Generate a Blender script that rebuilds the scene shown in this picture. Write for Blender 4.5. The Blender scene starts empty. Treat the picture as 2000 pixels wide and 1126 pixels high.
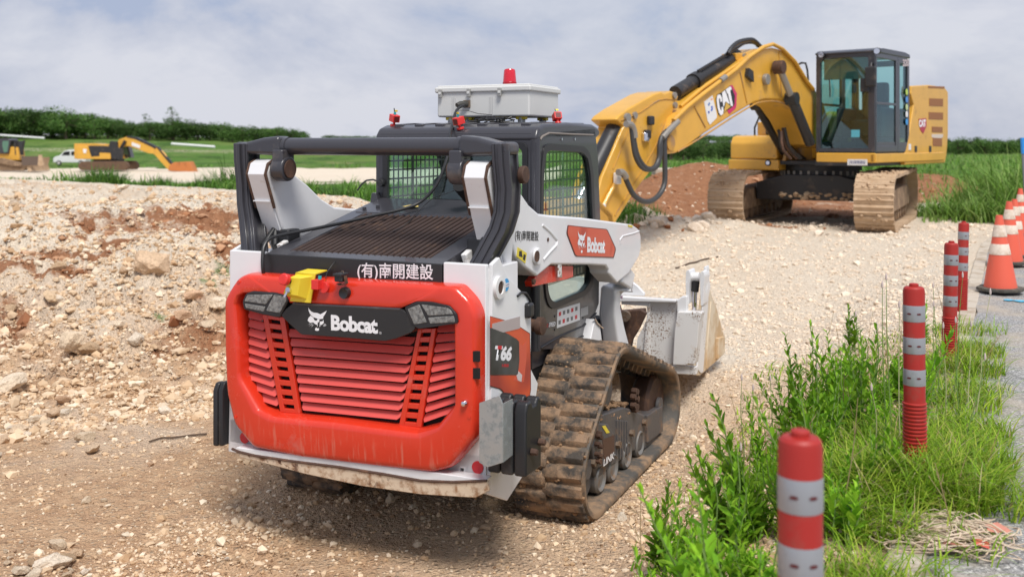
import bpy, math, random
import numpy as np
from mathutils import Vector, Matrix
random.seed(7)
R = math.radians
S = bpy.context.scene
COL = S.collection
F = 1944.44          # focal length in photo pixels
HC = 1.9             # camera height

# ------------------------------------------------------------------ camera
cd = bpy.data.cameras.new('camera'); cam = bpy.data.objects.new('camera', cd); COL.objects.link(cam)
cam.location = (0, 0, HC); cam.rotation_euler = (R(90), 0, 0)
cd.sensor_width = 36; cd.lens = 35; cd.shift_y = -283 / 2000
cd.clip_start = 0.05; cd.clip_end = 6000
cd.dof.use_dof = True; cd.dof.focus_distance = 5.2; cd.dof.aperture_fstop = 2.9
S.camera = cam
# ------------------------------------------------------------------ light
S.view_settings.view_transform = 'Standard'; S.view_settings.look = 'None'
S.view_settings.exposure = 0.38; S.view_settings.gamma = 1
SUN_EL, SUN_AZ = R(58), R(163)     # azimuth: direction towards the sun, from +Y clockwise
W = bpy.data.worlds.new('World'); S.world = W; W.use_nodes = True
nt = W.node_tree; nt.nodes.clear()
def N(t, **k):
    n = nt.nodes.new(t)
    for a, b in k.items(): setattr(n, a, b)
    return n
out = N('ShaderNodeOutputWorld'); bg = N('ShaderNodeBackground'); bg.inputs[1].default_value = 0.12
sky = N('ShaderNodeTexSky', sky_type='NISHITA', sun_disc=False, sun_elevation=SUN_EL, sun_rotation=SUN_AZ)
sky.air_density = 1.3; sky.dust_density = 2.0
tc = N('ShaderNodeTexCoord'); mp = N('ShaderNodeMapping'); mp.inputs['Scale'].default_value = (1.1, 1.1, 2.3); mp.inputs['Location'].default_value = (3.1, 1.3, 0.55)
n1 = N('ShaderNodeTexNoise'); n1.inputs['Scale'].default_value = 2.9; n1.inputs['Detail'].default_value = 8; n1.inputs['Roughness'].default_value = .60; n1.inputs['Distortion'].default_value = .25
n2 = N('ShaderNodeTexNoise'); n2.inputs['Scale'].default_value = 1.3; n2.inputs['Detail'].default_value = 3
r1 = N('ShaderNodeValToRGB'); cr = r1.color_ramp
cr.elements[0].position = .41; cr.elements[0].color = (2.65, 3.08, 4.15, 1)
cr.elements[1].position = .60; cr.elements[1].color = (4.45, 4.55, 5.05, 1)
e = cr.elements.new(.48); e.color = (3.5, 3.72, 4.45, 1)
r2 = N('ShaderNodeValToRGB'); r2.color_ramp.elements[0].position = .25; r2.color_ramp.elements[0].color = (.86, .86, .86, 1)
r2.color_ramp.elements[1].position = .55; r2.color_ramp.elements[1].color = (.97, .97, .97, 1)
mx = N('ShaderNodeMix', data_type='RGBA')
L = nt.links.new
L(tc.outputs['Generated'], mp.inputs[0]); L(mp.outputs[0], n1.inputs[0]); L(mp.outputs[0], n2.inputs[0])
L(n1.outputs[0], r1.inputs[0]); L(n2.outputs[0], r2.inputs[0])
L(r2.outputs[0], mx.inputs[0]); L(sky.outputs[0], mx.inputs[6]); L(r1.outputs[0], mx.inputs[7])
L(mx.outputs[2], bg.inputs[0]); L(bg.outputs[0], out.inputs[0])
sd = bpy.data.lights.new('sun', 'SUN'); sd.energy = 2.9; sd.angle = R(20); sd.color = (1, .96, .9)
sun = bpy.data.objects.new('sun', sd); COL.objects.link(sun)
_d = Vector((math.sin(SUN_AZ) * math.cos(SUN_EL), math.cos(SUN_AZ) * math.cos(SUN_EL), math.sin(SUN_EL)))
sun.rotation_euler = _d.to_track_quat('Z', 'Y').to_euler(); sun.location = (-5, -5, 12)

# ------------------------------------------------------------------ helpers: frames
class Fr:
    """an upright local frame; solve() finds the local point on a known plane that lies on a sight line"""
    def __init__(s, ox, oy, oz, deg): s.o = (ox, oy, oz); s.th = R(deg); s.c = math.cos(s.th); s.s = math.sin(s.th)
    def solve(s, px, py, x=None, y=None, z=None):
        u = (px - 1000) / F; v = (280 - py) / F; ox, oy, oz = s.o
        if x is not None: Y = (x + ox * s.c + oy * s.s) / (u * s.c + s.s)
        elif y is not None: Y = (y - ox * s.s + oy * s.c) / (-u * s.s + s.c)
        else: Y = (z + oz - HC) / v
        X = u * Y
        return Vector(((X - ox) * s.c + (Y - oy) * s.s, -(X - ox) * s.s + (Y - oy) * s.c, HC + v * Y - oz))
    def side(s, pts, x): return [s.solve(a, b, x=x).yz[:] for a, b in pts]
    def rear(s, pts, y): return [s.solve(a, b, y=y).xz[:] for a, b in pts]
    def world(s, p): return Vector((s.o[0] + p[0] * s.c - p[1] * s.s, s.o[1] + p[0] * s.s + p[1] * s.c, s.o[2] + p[2]))
def zm(ox, oy, k): return lambda *pts: [(ox + a / k, oy + b / k) for a, b in pts]
Z1 = zm(440, 500, 2.2516); Z2 = zm(440, 240, 3.2258); Z3 = zm(740, 100, 3.1286); Z4 = zm(960, 400, 3.127)
Z5 = zm(940, 640, 2.745); Z6 = zm(1130, 660, 3.752); Z7 = zm(1180, 500, 4.504); ZL = zm(590, 590, 11.765); ZD = zm(940, 600, 5.633)
ZS = zm(540, 500, 9.381); E1 = zm(1140, 60, 2.964); E2 = zm(1380, 60, 2.681); E3 = zm(1240, 240, 4.6925); EC = zm(1360, 150, 11.26); F1 = zm(0, 250, 4.762)

# ------------------------------------------------------------------ helpers: mesh
class MB:
    def __init__(s): s.v = []; s.f = []
    def add(s, vs, fs):
        b = len(s.v); s.v += [tuple(p) for p in vs]; s.f += [tuple(i + b for i in f) for f in fs]; return s
    def box(s, x0, x1, y0, y1, z0, z1):
        return s.add([(x0,y0,z0),(x1,y0,z0),(x1,y1,z0),(x0,y1,z0),(x0,y0,z1),(x1,y0,z1),(x1,y1,z1),(x0,y1,z1)],
                     [(0,3,2,1),(4,5,6,7),(0,1,5,4),(1,2,6,5),(2,3,7,6),(3,0,4,7)])
    def prism(s, poly, ax, a, b):
        f = {'x': lambda p, t: (t, p[0], p[1]), 'y': lambda p, t: (p[0], t, p[1]), 'z': lambda p, t: (p[0], p[1], t)}[ax]
        n = len(poly); A = sum(poly[i][0]*poly[(i+1)%n][1]-poly[(i+1)%n][0]*poly[i][1] for i in range(n))
        if A < 0: poly = poly[::-1]
        if ax == 'y': poly = poly[::-1]
        if b < a: a, b = b, a
        return s.add([f(p, a) for p in poly] + [f(p, b) for p in poly],
                     [tuple(range(n))[::-1], tuple(range(n, 2*n))] + [(i, (i+1)%n, n+(i+1)%n, n+i) for i in range(n)])
    def rings(s, loops, closed=True, caps=True):
        n = len(loops[0]); vs = [p for l in loops for p in l]; fs = []
        for k in range(len(loops) - 1):
            for i in range(n if closed else n - 1):
                j = (i + 1) % n; fs.append((k*n+i, k*n+j, (k+1)*n+j, (k+1)*n+i))
        if caps: fs += [tuple(range(n))[::-1], tuple(range((len(loops)-1)*n, len(loops)*n))]
        return s.add(vs, fs)
    def tube(s, pts, r, n=10, caps=True, flat=1.0):
        pts = [Vector(p) for p in pts]; rs = r if isinstance(r, (list, tuple)) else [r] * len(pts); loops = []; u = None
        for i, p in enumerate(pts):
            t = (pts[min(i+1, len(pts)-1)] - pts[max(i-1, 0)]).normalized()
            if u is None: u = t.orthogonal().normalized() if abs(t.z) > .9 else t.cross(Vector((0,0,1))).normalized()
            u = (u - t * u.dot(t)).normalized(); w = t.cross(u)
            loops.append([p + (u * math.cos(2*math.pi*k/n) + w * math.sin(2*math.pi*k/n) * flat) * rs[i] for k in range(n)])
        return s.rings(loops, caps=caps)
    def bar(s, pts, w, h, side=(1,0,0)):
        """rectangular section w along 'side' and h across, swept along pts (w, h may be lists)"""
        pts = [Vector(p) for p in pts]; sd_ = Vector(side).normalized(); loops = []
        ws = w if isinstance(w, (list, tuple)) else [w]*len(pts); hs = h if isinstance(h, (list, tuple)) else [h]*len(pts)
        for i, p in enumerate(pts):
            t = (pts[min(i+1, len(pts)-1)] - pts[max(i-1, 0)]).normalized(); a = (sd_ - t * sd_.dot(t)).normalized(); b = t.cross(a)
            loops.append([p + a*ws[i]/2*i1 + b*hs[i]/2*j1 for i1, j1 in ((-1,-1),(1,-1),(1,1),(-1,1))])
        return s.rings(loops)
    def lathe(s, prof, o=(0,0,0), ax='z', n=24, cap=True):
        o = Vector(o); g = {'z': lambda r, h, a: (r*math.cos(a), r*math.sin(a), h), 'x': lambda r, h, a: (h, r*math.cos(a), r*math.sin(a)),
                            'y': lambda r, h, a: (r*math.sin(a), h, r*math.cos(a))}[ax]
        return s.rings([[o + Vector(g(r, h, 2*math.pi*k/n)) for k in range(n)] for r, h in prof], caps=cap)
    def disc(s, o, ax, r, t, n=24): return s.lathe([(r, 0), (r, t)], o, ax, n)
    def obj(s, name, m, parent=None, bevel=0, seg=2, smooth=True, ang=35, parts=True):
        me = bpy.data.meshes.new(name); me.from_pydata(s.v, [], s.f); me.validate(); me.update()
        if smooth:
            me.polygons.foreach_set('use_smooth', [True]*len(me.polygons)); me.set_sharp_from_angle(angle=R(ang))
        o = bpy.data.objects.new(name, me); COL.objects.link(o); me.materials.append(m)
        if parent: o.parent = parent
        if bevel:
            b = o.modifiers.new('bevel', 'BEVEL'); b.width = bevel; b.segments = seg; b.limit_method = 'ANGLE'; b.angle_limit = R(32); b.harden_normals = True
        return o
def tag(o, label=None, cat=None, group=None, kind=None):
    for k, v in (('label', label), ('category', cat), ('group', group), ('kind', kind)):
        if v: o[k] = v
    return o
def thing(name, label, cat, loc=(0,0,0), rz=0, group=None):
    o = bpy.data.objects.new(name, None); COL.objects.link(o); o.location = loc; o.rotation_euler = (0,0,rz); o.empty_display_size = .2
    return tag(o, label, cat, group)
def kids(o, tab=None): return [c for c in bpy.data.objects if c.parent == o]
def copy_tree(o, parent=None):
    c = o.copy(); COL.objects.link(c); c.parent = parent
    for ch in kids(o): copy_tree(ch, c)
    return c
def polar(outer, inner, n=48, c=None):
    """match two outlines point by point by angle about a centre"""
    if c is None: c = (sum(p[0] for p in inner)/len(inner), sum(p[1] for p in inner)/len(inner))
    an = sorted({round(math.atan2(p[1]-c[1], p[0]-c[0]), 4) for p in list(outer)+list(inner)} | {round(-math.pi + 2*math.pi*(k+.5)/n, 4) for k in range(n)})
    def hit(poly, a):
        dx, dy = math.cos(a), math.sin(a); best = None
        for i in range(len(poly)):
            x0, y0 = poly[i][0]-c[0], poly[i][1]-c[1]; x1, y1 = poly[(i+1)%len(poly)][0]-c[0], poly[(i+1)%len(poly)][1]-c[1]
            ex, ey = x1-x0, y1-y0; den = dx*ey - dy*ex
            if abs(den) < 1e-12: continue
            t = (x0*ey - y0*ex)/den; q = (x0*dy - y0*dx)/den
            if t > 0 and -1e-6 <= q <= 1+1e-6 and (best is None or t > best): best = t
        best = best or 0.001
        return (c[0]+dx*best, c[1]+dy*best)
    return [hit(outer, a) for a in an], [hit(inner, a) for a in an]
def ringplate(mb, outer, inner, ax, a, b, prof=None):
    """a plate with an opening; prof = [(t 0 outer..1 inner, depth)] for a moulded section"""
    O_, I_ = polar(outer, inner)
    g = {'x': lambda p, t: (t, p[0], p[1]), 'y': lambda p, t: (p[0], t, p[1])}[ax]
    if prof is None: prof = [(0, b), (0, a), (1, a), (1, b)]
    loops = [[g((o[0]*(1-t)+i[0]*t, o[1]*(1-t)+i[1]*t), d) for o, i in zip(O_, I_)] for t, d in prof]
    loops.append(loops[0]); mb.rings(loops, caps=False); return mb
def rnd_poly(p, r, k=3):
    """round the corners of an outline"""
    o = []; n = len(p)
    for i in range(n):
        a = Vector(p[i-1]); b = Vector(p[i]); c = Vector(p[(i+1) % n]); u = (a-b); w = (c-b); d = min(r, u.length*.45, w.length*.45)
        u = b + u.normalized()*d; w = b + w.normalized()*d
        for q in range(k+1):
            t = q/k; o.append(tuple((1-t)**2*u + 2*t*(1-t)*b + t*t*w))
    return o
def lettering(name, body, p0, U, V, m, parent, bold=.0, shear=0, squeeze=1, spacing=1.0):
    cu = bpy.data.curves.new('tmp', 'FONT'); cu.body = body; cu.offset = bold; cu.shear = shear; cu.resolution_u = 3; cu.space_character = spacing
    t = bpy.data.objects.new('tmp', cu); COL.objects.link(t)
    me = bpy.data.meshes.new_from_object(t.evaluated_get(bpy.context.evaluated_depsgraph_get())); bpy.data.objects.remove(t); bpy.data.curves.remove(cu)
    n = len(me.vertices); co = np.empty(n*3); me.vertices.foreach_get('co', co); co = co.reshape(-1, 3)
    mn = co.min(0); w = co.max(0) - mn; a = (co[:, 0]-mn[0])/w[0]; b = (co[:, 1]-mn[1])/w[1]
    q = np.array(p0)[None] + a[:, None]*np.array(U)[None] + b[:, None]*np.array(V)[None]
    me.vertices.foreach_set('co', q.ravel()); me.name = name; me.materials.clear(); me.materials.append(m); me.update()
    o = bpy.data.objects.new(name, me); COL.objects.link(o); o.parent = parent; return o

# ------------------------------------------------------------------ helpers: materials
def mat(name, col, rough=.5, metal=0, dirt=None, amt=0, dscale=6, det=8, bump=0, bscale=40, var=0, vscale=3, coat=0, spots=None, spamt=0, spscale=30, trans=0, alpha=1, emis=0, sub=None, thin=0):
    m = bpy.data.materials.new(name); m.use_nodes = True; t = m.node_tree; p = t.nodes['Principled BSDF']; lk = t.links.new
    c4 = lambda c: (c[0], c[1], c[2], 1)
    p.inputs['Base Color'].default_value = c4(col); p.inputs['Roughness'].default_value = rough; p.inputs['Metallic'].default_value = metal
    p.inputs['Coat Weight'].default_value = coat; p.inputs['Transmission Weight'].default_value = trans; p.inputs['Alpha'].default_value = alpha
    if emis: p.inputs['Emission Color'].default_value = c4(col); p.inputs['Emission Strength'].default_value = emis
    tc = t.nodes.new('ShaderNodeTexCoord'); cur = None
    def noise(sc, d=6, rg=.6):
        n = t.nodes.new('ShaderNodeTexNoise'); n.inputs['Scale'].default_value = sc; n.inputs['Detail'].default_value = d; n.inputs['Roughness'].default_value = rg
        lk(tc.outputs['Object'], n.inputs[0]); return n
    def ramp(src, a, b, inv=False):
        r = t.nodes.new('ShaderNodeMapRange'); r.inputs[1].default_value = a; r.inputs[2].default_value = b; lk(src, r.inputs[0]); return r.outputs[0]
    def mix(fac, a, b):
        x = t.nodes.new('ShaderNodeMix'); x.data_type = 'RGBA'; lk(fac, x.inputs[0])
        for s_, v in ((6, a), (7, b)):
            if isinstance(v, tuple) or isinstance(v, list): x.inputs[s_].default_value = c4(v)
            else: lk(v, x.inputs[s_])
        return x.outputs[2]
    cur = tuple(col)
    if var:
        cur = mix(ramp(noise(vscale, 4).outputs[0], .35, .65), tuple(c*(1-var) for c in col), tuple(min(1, c*(1+var)) for c in col))
    if dirt is not None:
        th = .72 - .40*amt
        f = ramp(noise(dscale, det, .68).outputs[0], th, th+.16)
        cur = mix(f, cur, dirt)
        rr = t.nodes.new('ShaderNodeMapRange'); rr.inputs[3].default_value = rough; rr.inputs[4].default_value = max(rough, .85); lk(f, rr.inputs[0]); lk(rr.outputs[0], p.inputs['Roughness'])
    if spots is not None:
        th = .76 - .3*spamt; f = ramp(noise(spscale, 4, .6).outputs[0], th, th+.04); g_ = ramp(noise(spscale*.06, 3, .5).outputs[0], .49, .62)
        h_ = t.nodes.new('ShaderNodeMath'); h_.operation = 'MULTIPLY'; lk(f, h_.inputs[0]); lk(g_, h_.inputs[1]); cur = mix(h_.outputs[0], cur, spots)
    if not isinstance(cur, tuple): lk(cur, p.inputs['Base Color'])
    if bump:
        b = t.nodes.new('ShaderNodeBump'); b.inputs['Strength'].default_value = bump; b.inputs['Distance'].default_value = .01
        lk(noise(bscale, 6, .7).outputs[0], b.inputs['Height']); lk(b.outputs[0], p.inputs['Normal'])
    return m
def glassmat(name, tint=(.55,.62,.6), alpha=.5, rough=.03, fm=1.0):
    m = bpy.data.materials.new(name); m.use_nodes = True; t = m.node_tree; t.nodes.clear(); lk = t.links.new
    o = t.nodes.new('ShaderNodeOutputMaterial'); tr = t.nodes.new('ShaderNodeBsdfTransparent'); gl = t.nodes.new('ShaderNodeBsdfGlossy'); mx = t.nodes.new('ShaderNodeMixShader')
    tr.inputs[0].default_value = (*tint, 1); gl.inputs['Roughness'].default_value = rough; gl.inputs[0].default_value = (.9,.95,.95,1)
    ge = t.nodes.new('ShaderNodeNewGeometry'); dt = t.nodes.new('ShaderNodeVectorMath'); dt.operation = 'DOT_PRODUCT'; lk(ge.outputs['Normal'], dt.inputs[0]); lk(ge.outputs['Incoming'], dt.inputs[1])
    def mth(op, a_, b_):
        n = t.nodes.new('ShaderNodeMath'); n.operation = op
        for i, v in ((0, a_), (1, b_)):
            if v is None: continue
            if isinstance(v, (int, float)): n.inputs[i].default_value = v
            else: lk(v, n.inputs[i])
        return n
    ab = mth('ABSOLUTE', dt.outputs['Value'], None); om = mth('SUBTRACT', 1.0, ab.outputs[0]); fr = mth('POWER', om.outputs[0], 5.0)
    a = mth('MULTIPLY', fr.outputs[0], .9*fm); fr = a; a = t.nodes.new('ShaderNodeMath'); a.operation = 'ADD'; a.inputs[1].default_value = .035 + alpha
    lk(fr.outputs[0], a.inputs[0]); lk(a.outputs[0], mx.inputs[0]); lk(tr.outputs[0], mx.inputs[1]); lk(gl.outputs[0], mx.inputs[2]); lk(mx.outputs[0], o.inputs[0]); return m

MUD = (.30, .17, .085); DUST = (.42, .30, .19); CLAY = (.33, .12, .045)
white = mat('white_paint', (.74,.74,.75), .34, dirt=(.50,.42,.33), amt=.18, dscale=5, coat=.3, var=.03)
white_dirty = mat('white_paint_muddy', (.70,.69,.68), .42, dirt=(.50,.38,.26), amt=.30, dscale=9, spots=(.20,.11,.055), spamt=.75, spscale=75)
tan_paint = mat('dusty_white_paint', (.66,.56,.42), .6, dirt=(.52,.36,.20), amt=.75, dscale=4, spots=(.2,.1,.05), spamt=.3, spscale=26)
rusty = mat('rusty_white_edge', (.62,.50,.37), .6, dirt=(.30,.16,.08), amt=.62, dscale=22, spots=(.10,.04,.02), spamt=.7, spscale=50, bump=.3)
dark = mat('charcoal_paint', (.042,.041,.048), .30, dirt=(.13,.11,.10), amt=.30, dscale=5, coat=.25, spots=(.22,.2,.18), spamt=.12, spscale=60)
black = mat('black_plastic', (.018,.018,.020), .42, dirt=(.07,.06,.055), amt=.3, dscale=7)
panelblk = mat('black_panel', (.020,.020,.021), .40, dirt=(.05,.045,.045), amt=.25, dscale=9)
void = mat('engine_dark', (.006,.006,.006), .8)
red = mat('red_paint', (.64,.036,.014), .27, dirt=(.55,.15,.12), amt=.34, dscale=3.1, coat=.4, var=.05)
def streaks(m, zc, zr, col):
    t = m.node_tree; lk = t.links.new; p = t.nodes['Principled BSDF']; src = p.inputs['Base Color'].links[0].from_socket
    tc = t.nodes.new('ShaderNodeTexCoord'); mp = t.nodes.new('ShaderNodeMapping'); mp.inputs['Scale'].default_value = (55, 55, 5); n = t.nodes.new('ShaderNodeTexNoise'); n.inputs['Scale'].default_value = 1; n.inputs['Detail'].default_value = 3
    lk(tc.outputs['Object'], mp.inputs[0]); lk(mp.outputs[0], n.inputs[0]); sp = t.nodes.new('ShaderNodeSeparateXYZ'); lk(tc.outputs['Object'], sp.inputs[0])
    a = t.nodes.new('ShaderNodeMapRange'); a.inputs[1].default_value = .54; a.inputs[2].default_value = 1.0; lk(n.outputs[0], a.inputs[0])
    b = t.nodes.new('ShaderNodeMapRange'); b.inputs[1].default_value = zc+zr; b.inputs[2].default_value = zc; lk(sp.outputs[2], b.inputs[0])
    c = t.nodes.new('ShaderNodeMath'); c.operation = 'MULTIPLY'; lk(a.outputs[0], c.inputs[0]); lk(b.outputs[0], c.inputs[1]); x = t.nodes.new('ShaderNodeMix'); x.data_type = 'RGBA'; lk(c.outputs[0], x.inputs[0]); lk(src, x.inputs[6]); x.inputs[7].default_value = (*col, 1); lk(x.outputs[2], p.inputs['Base Color'])
streaks(red, .52, .14, (.62,.30,.22))
redslat = mat('faded_red_slat', (.66,.085,.072), .42, dirt=(.50,.19,.15), amt=.2, dscale=8)
redflat = mat('red_sticker', (.55,.02,.03), .5)
rustmat = mat('brown_rust', (.07,.035,.022), .7, dirt=(.16,.08,.045), amt=.5, dscale=14, bump=.4)
rubber = mat('rubber_muddy', (.060,.050,.042), .78, dirt=(.28,.18,.11), amt=.74, dscale=9, det=12, bump=.9, bscale=26, spots=(.45,.30,.18), spamt=.55, spscale=60)
rubber_c = mat('rubber_clean', (.075,.068,.060), .7, dirt=(.27,.175,.105), amt=.72, dscale=6, bump=.2, bscale=30)
greyu = mat('undercarriage_grey', (.085,.080,.082), .50, dirt=(.27,.165,.10), amt=.44, dscale=6, bump=.25)
mudm = mat('caked_mud', (.30,.18,.10), .95, var=.3, vscale=30, bump=1.0, bscale=45, spots=(.42,.30,.2), spamt=.3, spscale=60)
steel = mat('galvanised_steel', (.42,.44,.44), .42, metal=.6, dirt=(.30,.32,.32), amt=.6, dscale=26, det=3)
chrome = mat('chrome', (.75,.75,.8), .12, metal=1)
bolt = mat('bolt_steel', (.20,.15,.11), .6, metal=.4, dirt=(.16,.08,.04), amt=.6, dscale=40)
yel = mat('yellow_plastic', (.80,.62,.04), .45)
yel2 = mat('yellow_sticker', (.75,.60,.05), .5)
pink = mat('red_plastic', (.70,.035,.03), .35)
teal = mat('teal_plastic', (.02,.35,.38), .4)
whitet = mat('white_lettering', (.80,.80,.82), .5)
blackt = mat('black_lettering', (.02,.02,.02), .5)
boxgrey = mat('light_grey_plastic', (.60,.60,.58), .5, var=.02)
glass = glassmat('cab_glass', (.84,.94,.90), .03)
glasst = glassmat('window_glass', (.86,.96,.92), .07)
guardm = mat('guard_grey', (.05,.055,.052), .5)
cable = mat('black_cable', (.02,.02,.021), .4)
led = mat('lamp_lens', (.19,.19,.18), .12, var=.45, vscale=70, bump=.5, bscale=110, coat=.6)
graydark = mat('dark_gradient_sticker', (.05,.052,.055), .35, var=.45, vscale=5)
redgrad = mat('red_gradient_sticker', (.64,.085,.032), .35, dirt=(.34,.045,.025), amt=.45, dscale=3, det=1, coat=.2)
white_st = mat('white_sticker', (.72,.72,.72), .5)
# ------------------------------------------------------------------ terrain
rng = np.random.default_rng(11)
_perm = rng.random((256, 256))
def vnoise(x, y):
    xi = np.floor(x).astype(int); yi = np.floor(y).astype(int); fx = x - xi; fy = y - yi
    fx = fx*fx*(3-2*fx); fy = fy*fy*(3-2*fy); g = lambda a, b: _perm[a & 255, b & 255]
    return (g(xi, yi)*(1-fx)+g(xi+1, yi)*fx)*(1-fy) + (g(xi, yi+1)*(1-fx)+g(xi+1, yi+1)*fx)*fy
def fbm(x, y, sc, o=4, rg=.5):
    a = 1; t = 0; s_ = 0
    for k in range(o):
        t = t + a*vnoise(x*sc+17.3*k, y*sc-9.1*k); s_ += a; a *= rg; sc *= 2.03
    return t/s_ - .5
def ss(a, b, x): t = np.clip((x-a)/(b-a), 0, 1); return t*t*(3-2*t)
def ridge(x, y, sc, o=3): 
    return 1 - 2*np.abs(fbm(x, y, sc, o))*2
def edge_x(y): return .5*y - .35 + .10*np.maximum(0, y-13.5)**1.5
def dline(x, y): return (x - edge_x(y))*.894          # signed distance to the road edge, + on the road
def edge_y(x): return np.interp(x, [-26, -12.6, -2.2, 4], [33, 25, 16.2, 13.5])   # rim of the gravel bench
def masks(x, y):
    d = dline(x, y); n = fbm(x, y, .5, 4)
    left = ss(1.2, -1.6, x + .12*(y-6))                    # 1 on the left bank
    ey = edge_y(x)
    return d, n, left, ey
def height(x, y, rough=True):
    x = np.asarray(x, float); y = np.asarray(y, float); d, n, left, ey = masks(x, y)
    h1 = .5*ss(6.6, 13.5, y) * ss(-2, 1, x)
    h1 = np.maximum(h1, .21*ss(6.45, 7.3, y)*ss(.1, .9, x))
    h = h1 + (.5-h1)*ss(-1.35, -.15, d)
    foot = 6.3 + .55*(x+4)*(x > -4)
    lh = 1.0*ss(foot, foot+7.5, y)
    lh = lh + .10*np.exp(-((y-foot-.6)/.45)**2)*(left > .3)
    h = h*(1-left) + np.maximum(h, lh)*left
    # left lip pushed up nearest the camera
    h = h + .16*np.exp(-((x+1.95+.6*(y-4.0))/.30)**2)*ss(4.9, 3.8, y)*ss(1.5, 2.6, y)*.6
    # behind the rim the land drops to the lower haul road
    drop = ss(0, 9, y-ey)
    low = -.95 + .30*fbm(x, y, .15, 3) + 1.3*ss(125, 200, y)*ss(-12, -95, x*200/np.maximum(y, 1)) + 3.5*ss(122, 235, y) + 1.0*ss(235, 600, y)
    lowr = .42 - .2*ss(40, 90, y) + 1.0*ss(90, 220, y) + .9*ss(220, 600, y) + .15*fbm(x, y, .15, 3)
    side = ss(-2.0, 3.0, x - .05*y)
    far = low*(1-side) + lowr*side
    dr = drop*(1-side) + ss(0, 6, y-24)*side
    h = h*(1-dr) + far*dr
    # red soil heaps behind the big digger
    h = h + .95*np.exp(-((x-4.7)/1.9)**2 - ((y-23.5)/1.6)**2) + .45*np.exp(-((x-2.8)/1.2)**2 - ((y-21.8)/1.3)**2)
    h = h + .62*np.exp(-((x-10.2)/1.3)**2 - ((y-24.5)/1.6)**2) + .28*np.exp(-((x-2.1)/.9)**2 - ((y-15.5)/.7)**2) + .16*np.exp(-((x-3.4)/.8)**2 - ((y-16.3)/.6)**2)
    if rough:
        h = h + .30*fbm(x, y, 1.4, 4, .6)*(np.exp(-((x-4.7)/2.6)**2 - ((y-23.0)/2.4)**2) + np.exp(-((x-10.2)/1.6)**2 - ((y-24.5)/1.8)**2))
        nearl = left*ss(foot-.4, foot+1.2, y)*(1-drop)*(1-.75*ss(-2.2, -.4, y-ey))
        rub = .20*fbm(x, y, .9, 5, .62) + .07*(1-np.abs(fbm(x+9, y, 3.6, 3))*5) - .03 + .05*fbm(x-7, y+5, 7, 3, .6)
        flat = .016*fbm(x, y, 2.3, 5, .68) + .010*fbm(x, y, 11, 3, .7)
        road = ss(-.12, .02, d)*(1-left)
        rr = (nearl*rub*1.5 + (1-nearl)*flat*(1+1.2*ss(.3, .1, np.abs(y-23)/60)))*(1-road)*np.clip(1.6-y/60, .3, 1)
        h = h + rr
        # rutted strip in front of the near track, caterpillar cleat marks
        w = np.exp(-(((x+1.05+.47*(5.0-y)))/.36)**2)*ss(5.3, 4.6, y)
        h = h - .035*w + w*.03*np.maximum(0, np.sin((y*.9+x*.42)*math.tau/.16))*ss(-.2, .15, fbm(x, y, 1.3, 2))
        h = h - .012*road - .03*ss(.0, .5, fbm(x+3, y, .9, 3)+.1)*ss(7, 4.5, y)*(1-left)*(1-road)
    return h
# fan-shaped sheet: fine near the camera, coarse at the horizon
def terrain():
    nr, nc = 980, 860
    r = 1.2*(2600/1.2)**(np.linspace(0, 1, nr)**1.12)
    t = np.linspace(-1, 1, nc); t = 1.15*(t*.62 + .38*t**3) 
    X = (r[:, None])*t[None]; Y = r[:, None]*np.ones(nc)[None] - 1.6
    X = X*1.25
    Zh = height(X, Y)
    co = np.stack([X, Y, Zh], -1).reshape(-1, 3)
    i = np.arange(nr-1)[:, None]*nc + np.arange(nc-1)[None]; q = np.stack([i, i+1, i+nc+1, i+nc], -1).reshape(-1, 4)
    me = bpy.data.meshes.new('ground'); me.vertices.add(len(co)); me.vertices.foreach_set('co', co.ravel())
    me.loops.add(q.size); me.loops.foreach_set('vertex_index', q.ravel().astype(np.int32)); me.polygons.add(len(q))
    me.polygons.foreach_set('loop_start', np.arange(0, q.size, 4, dtype=np.int32)); me.polygons.foreach_set('use_smooth', np.ones(len(q), bool)); me.update()
    x, y = co[:, 0], co[:, 1]; red_, green, brown = soil(x, y)
    a = me.color_attributes.new('soil', 'FLOAT_COLOR', 'POINT')
    a.data.foreach_set('color', np.stack([red_, green, brown, np.ones_like(x)], -1).ravel())
    o = bpy.data.objects.new('ground', me); COL.objects.link(o); o['kind'] = 'structure'; return o
def blob(x, y, cx, cy, rx, ry, e=.35, sc=.9):
    q = ((x-cx)/rx)**2 + ((y-cy)/ry)**2 + 1.9*fbm(x, y, sc, 4, .65); return ss(1+e, 1-e, q)
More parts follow.
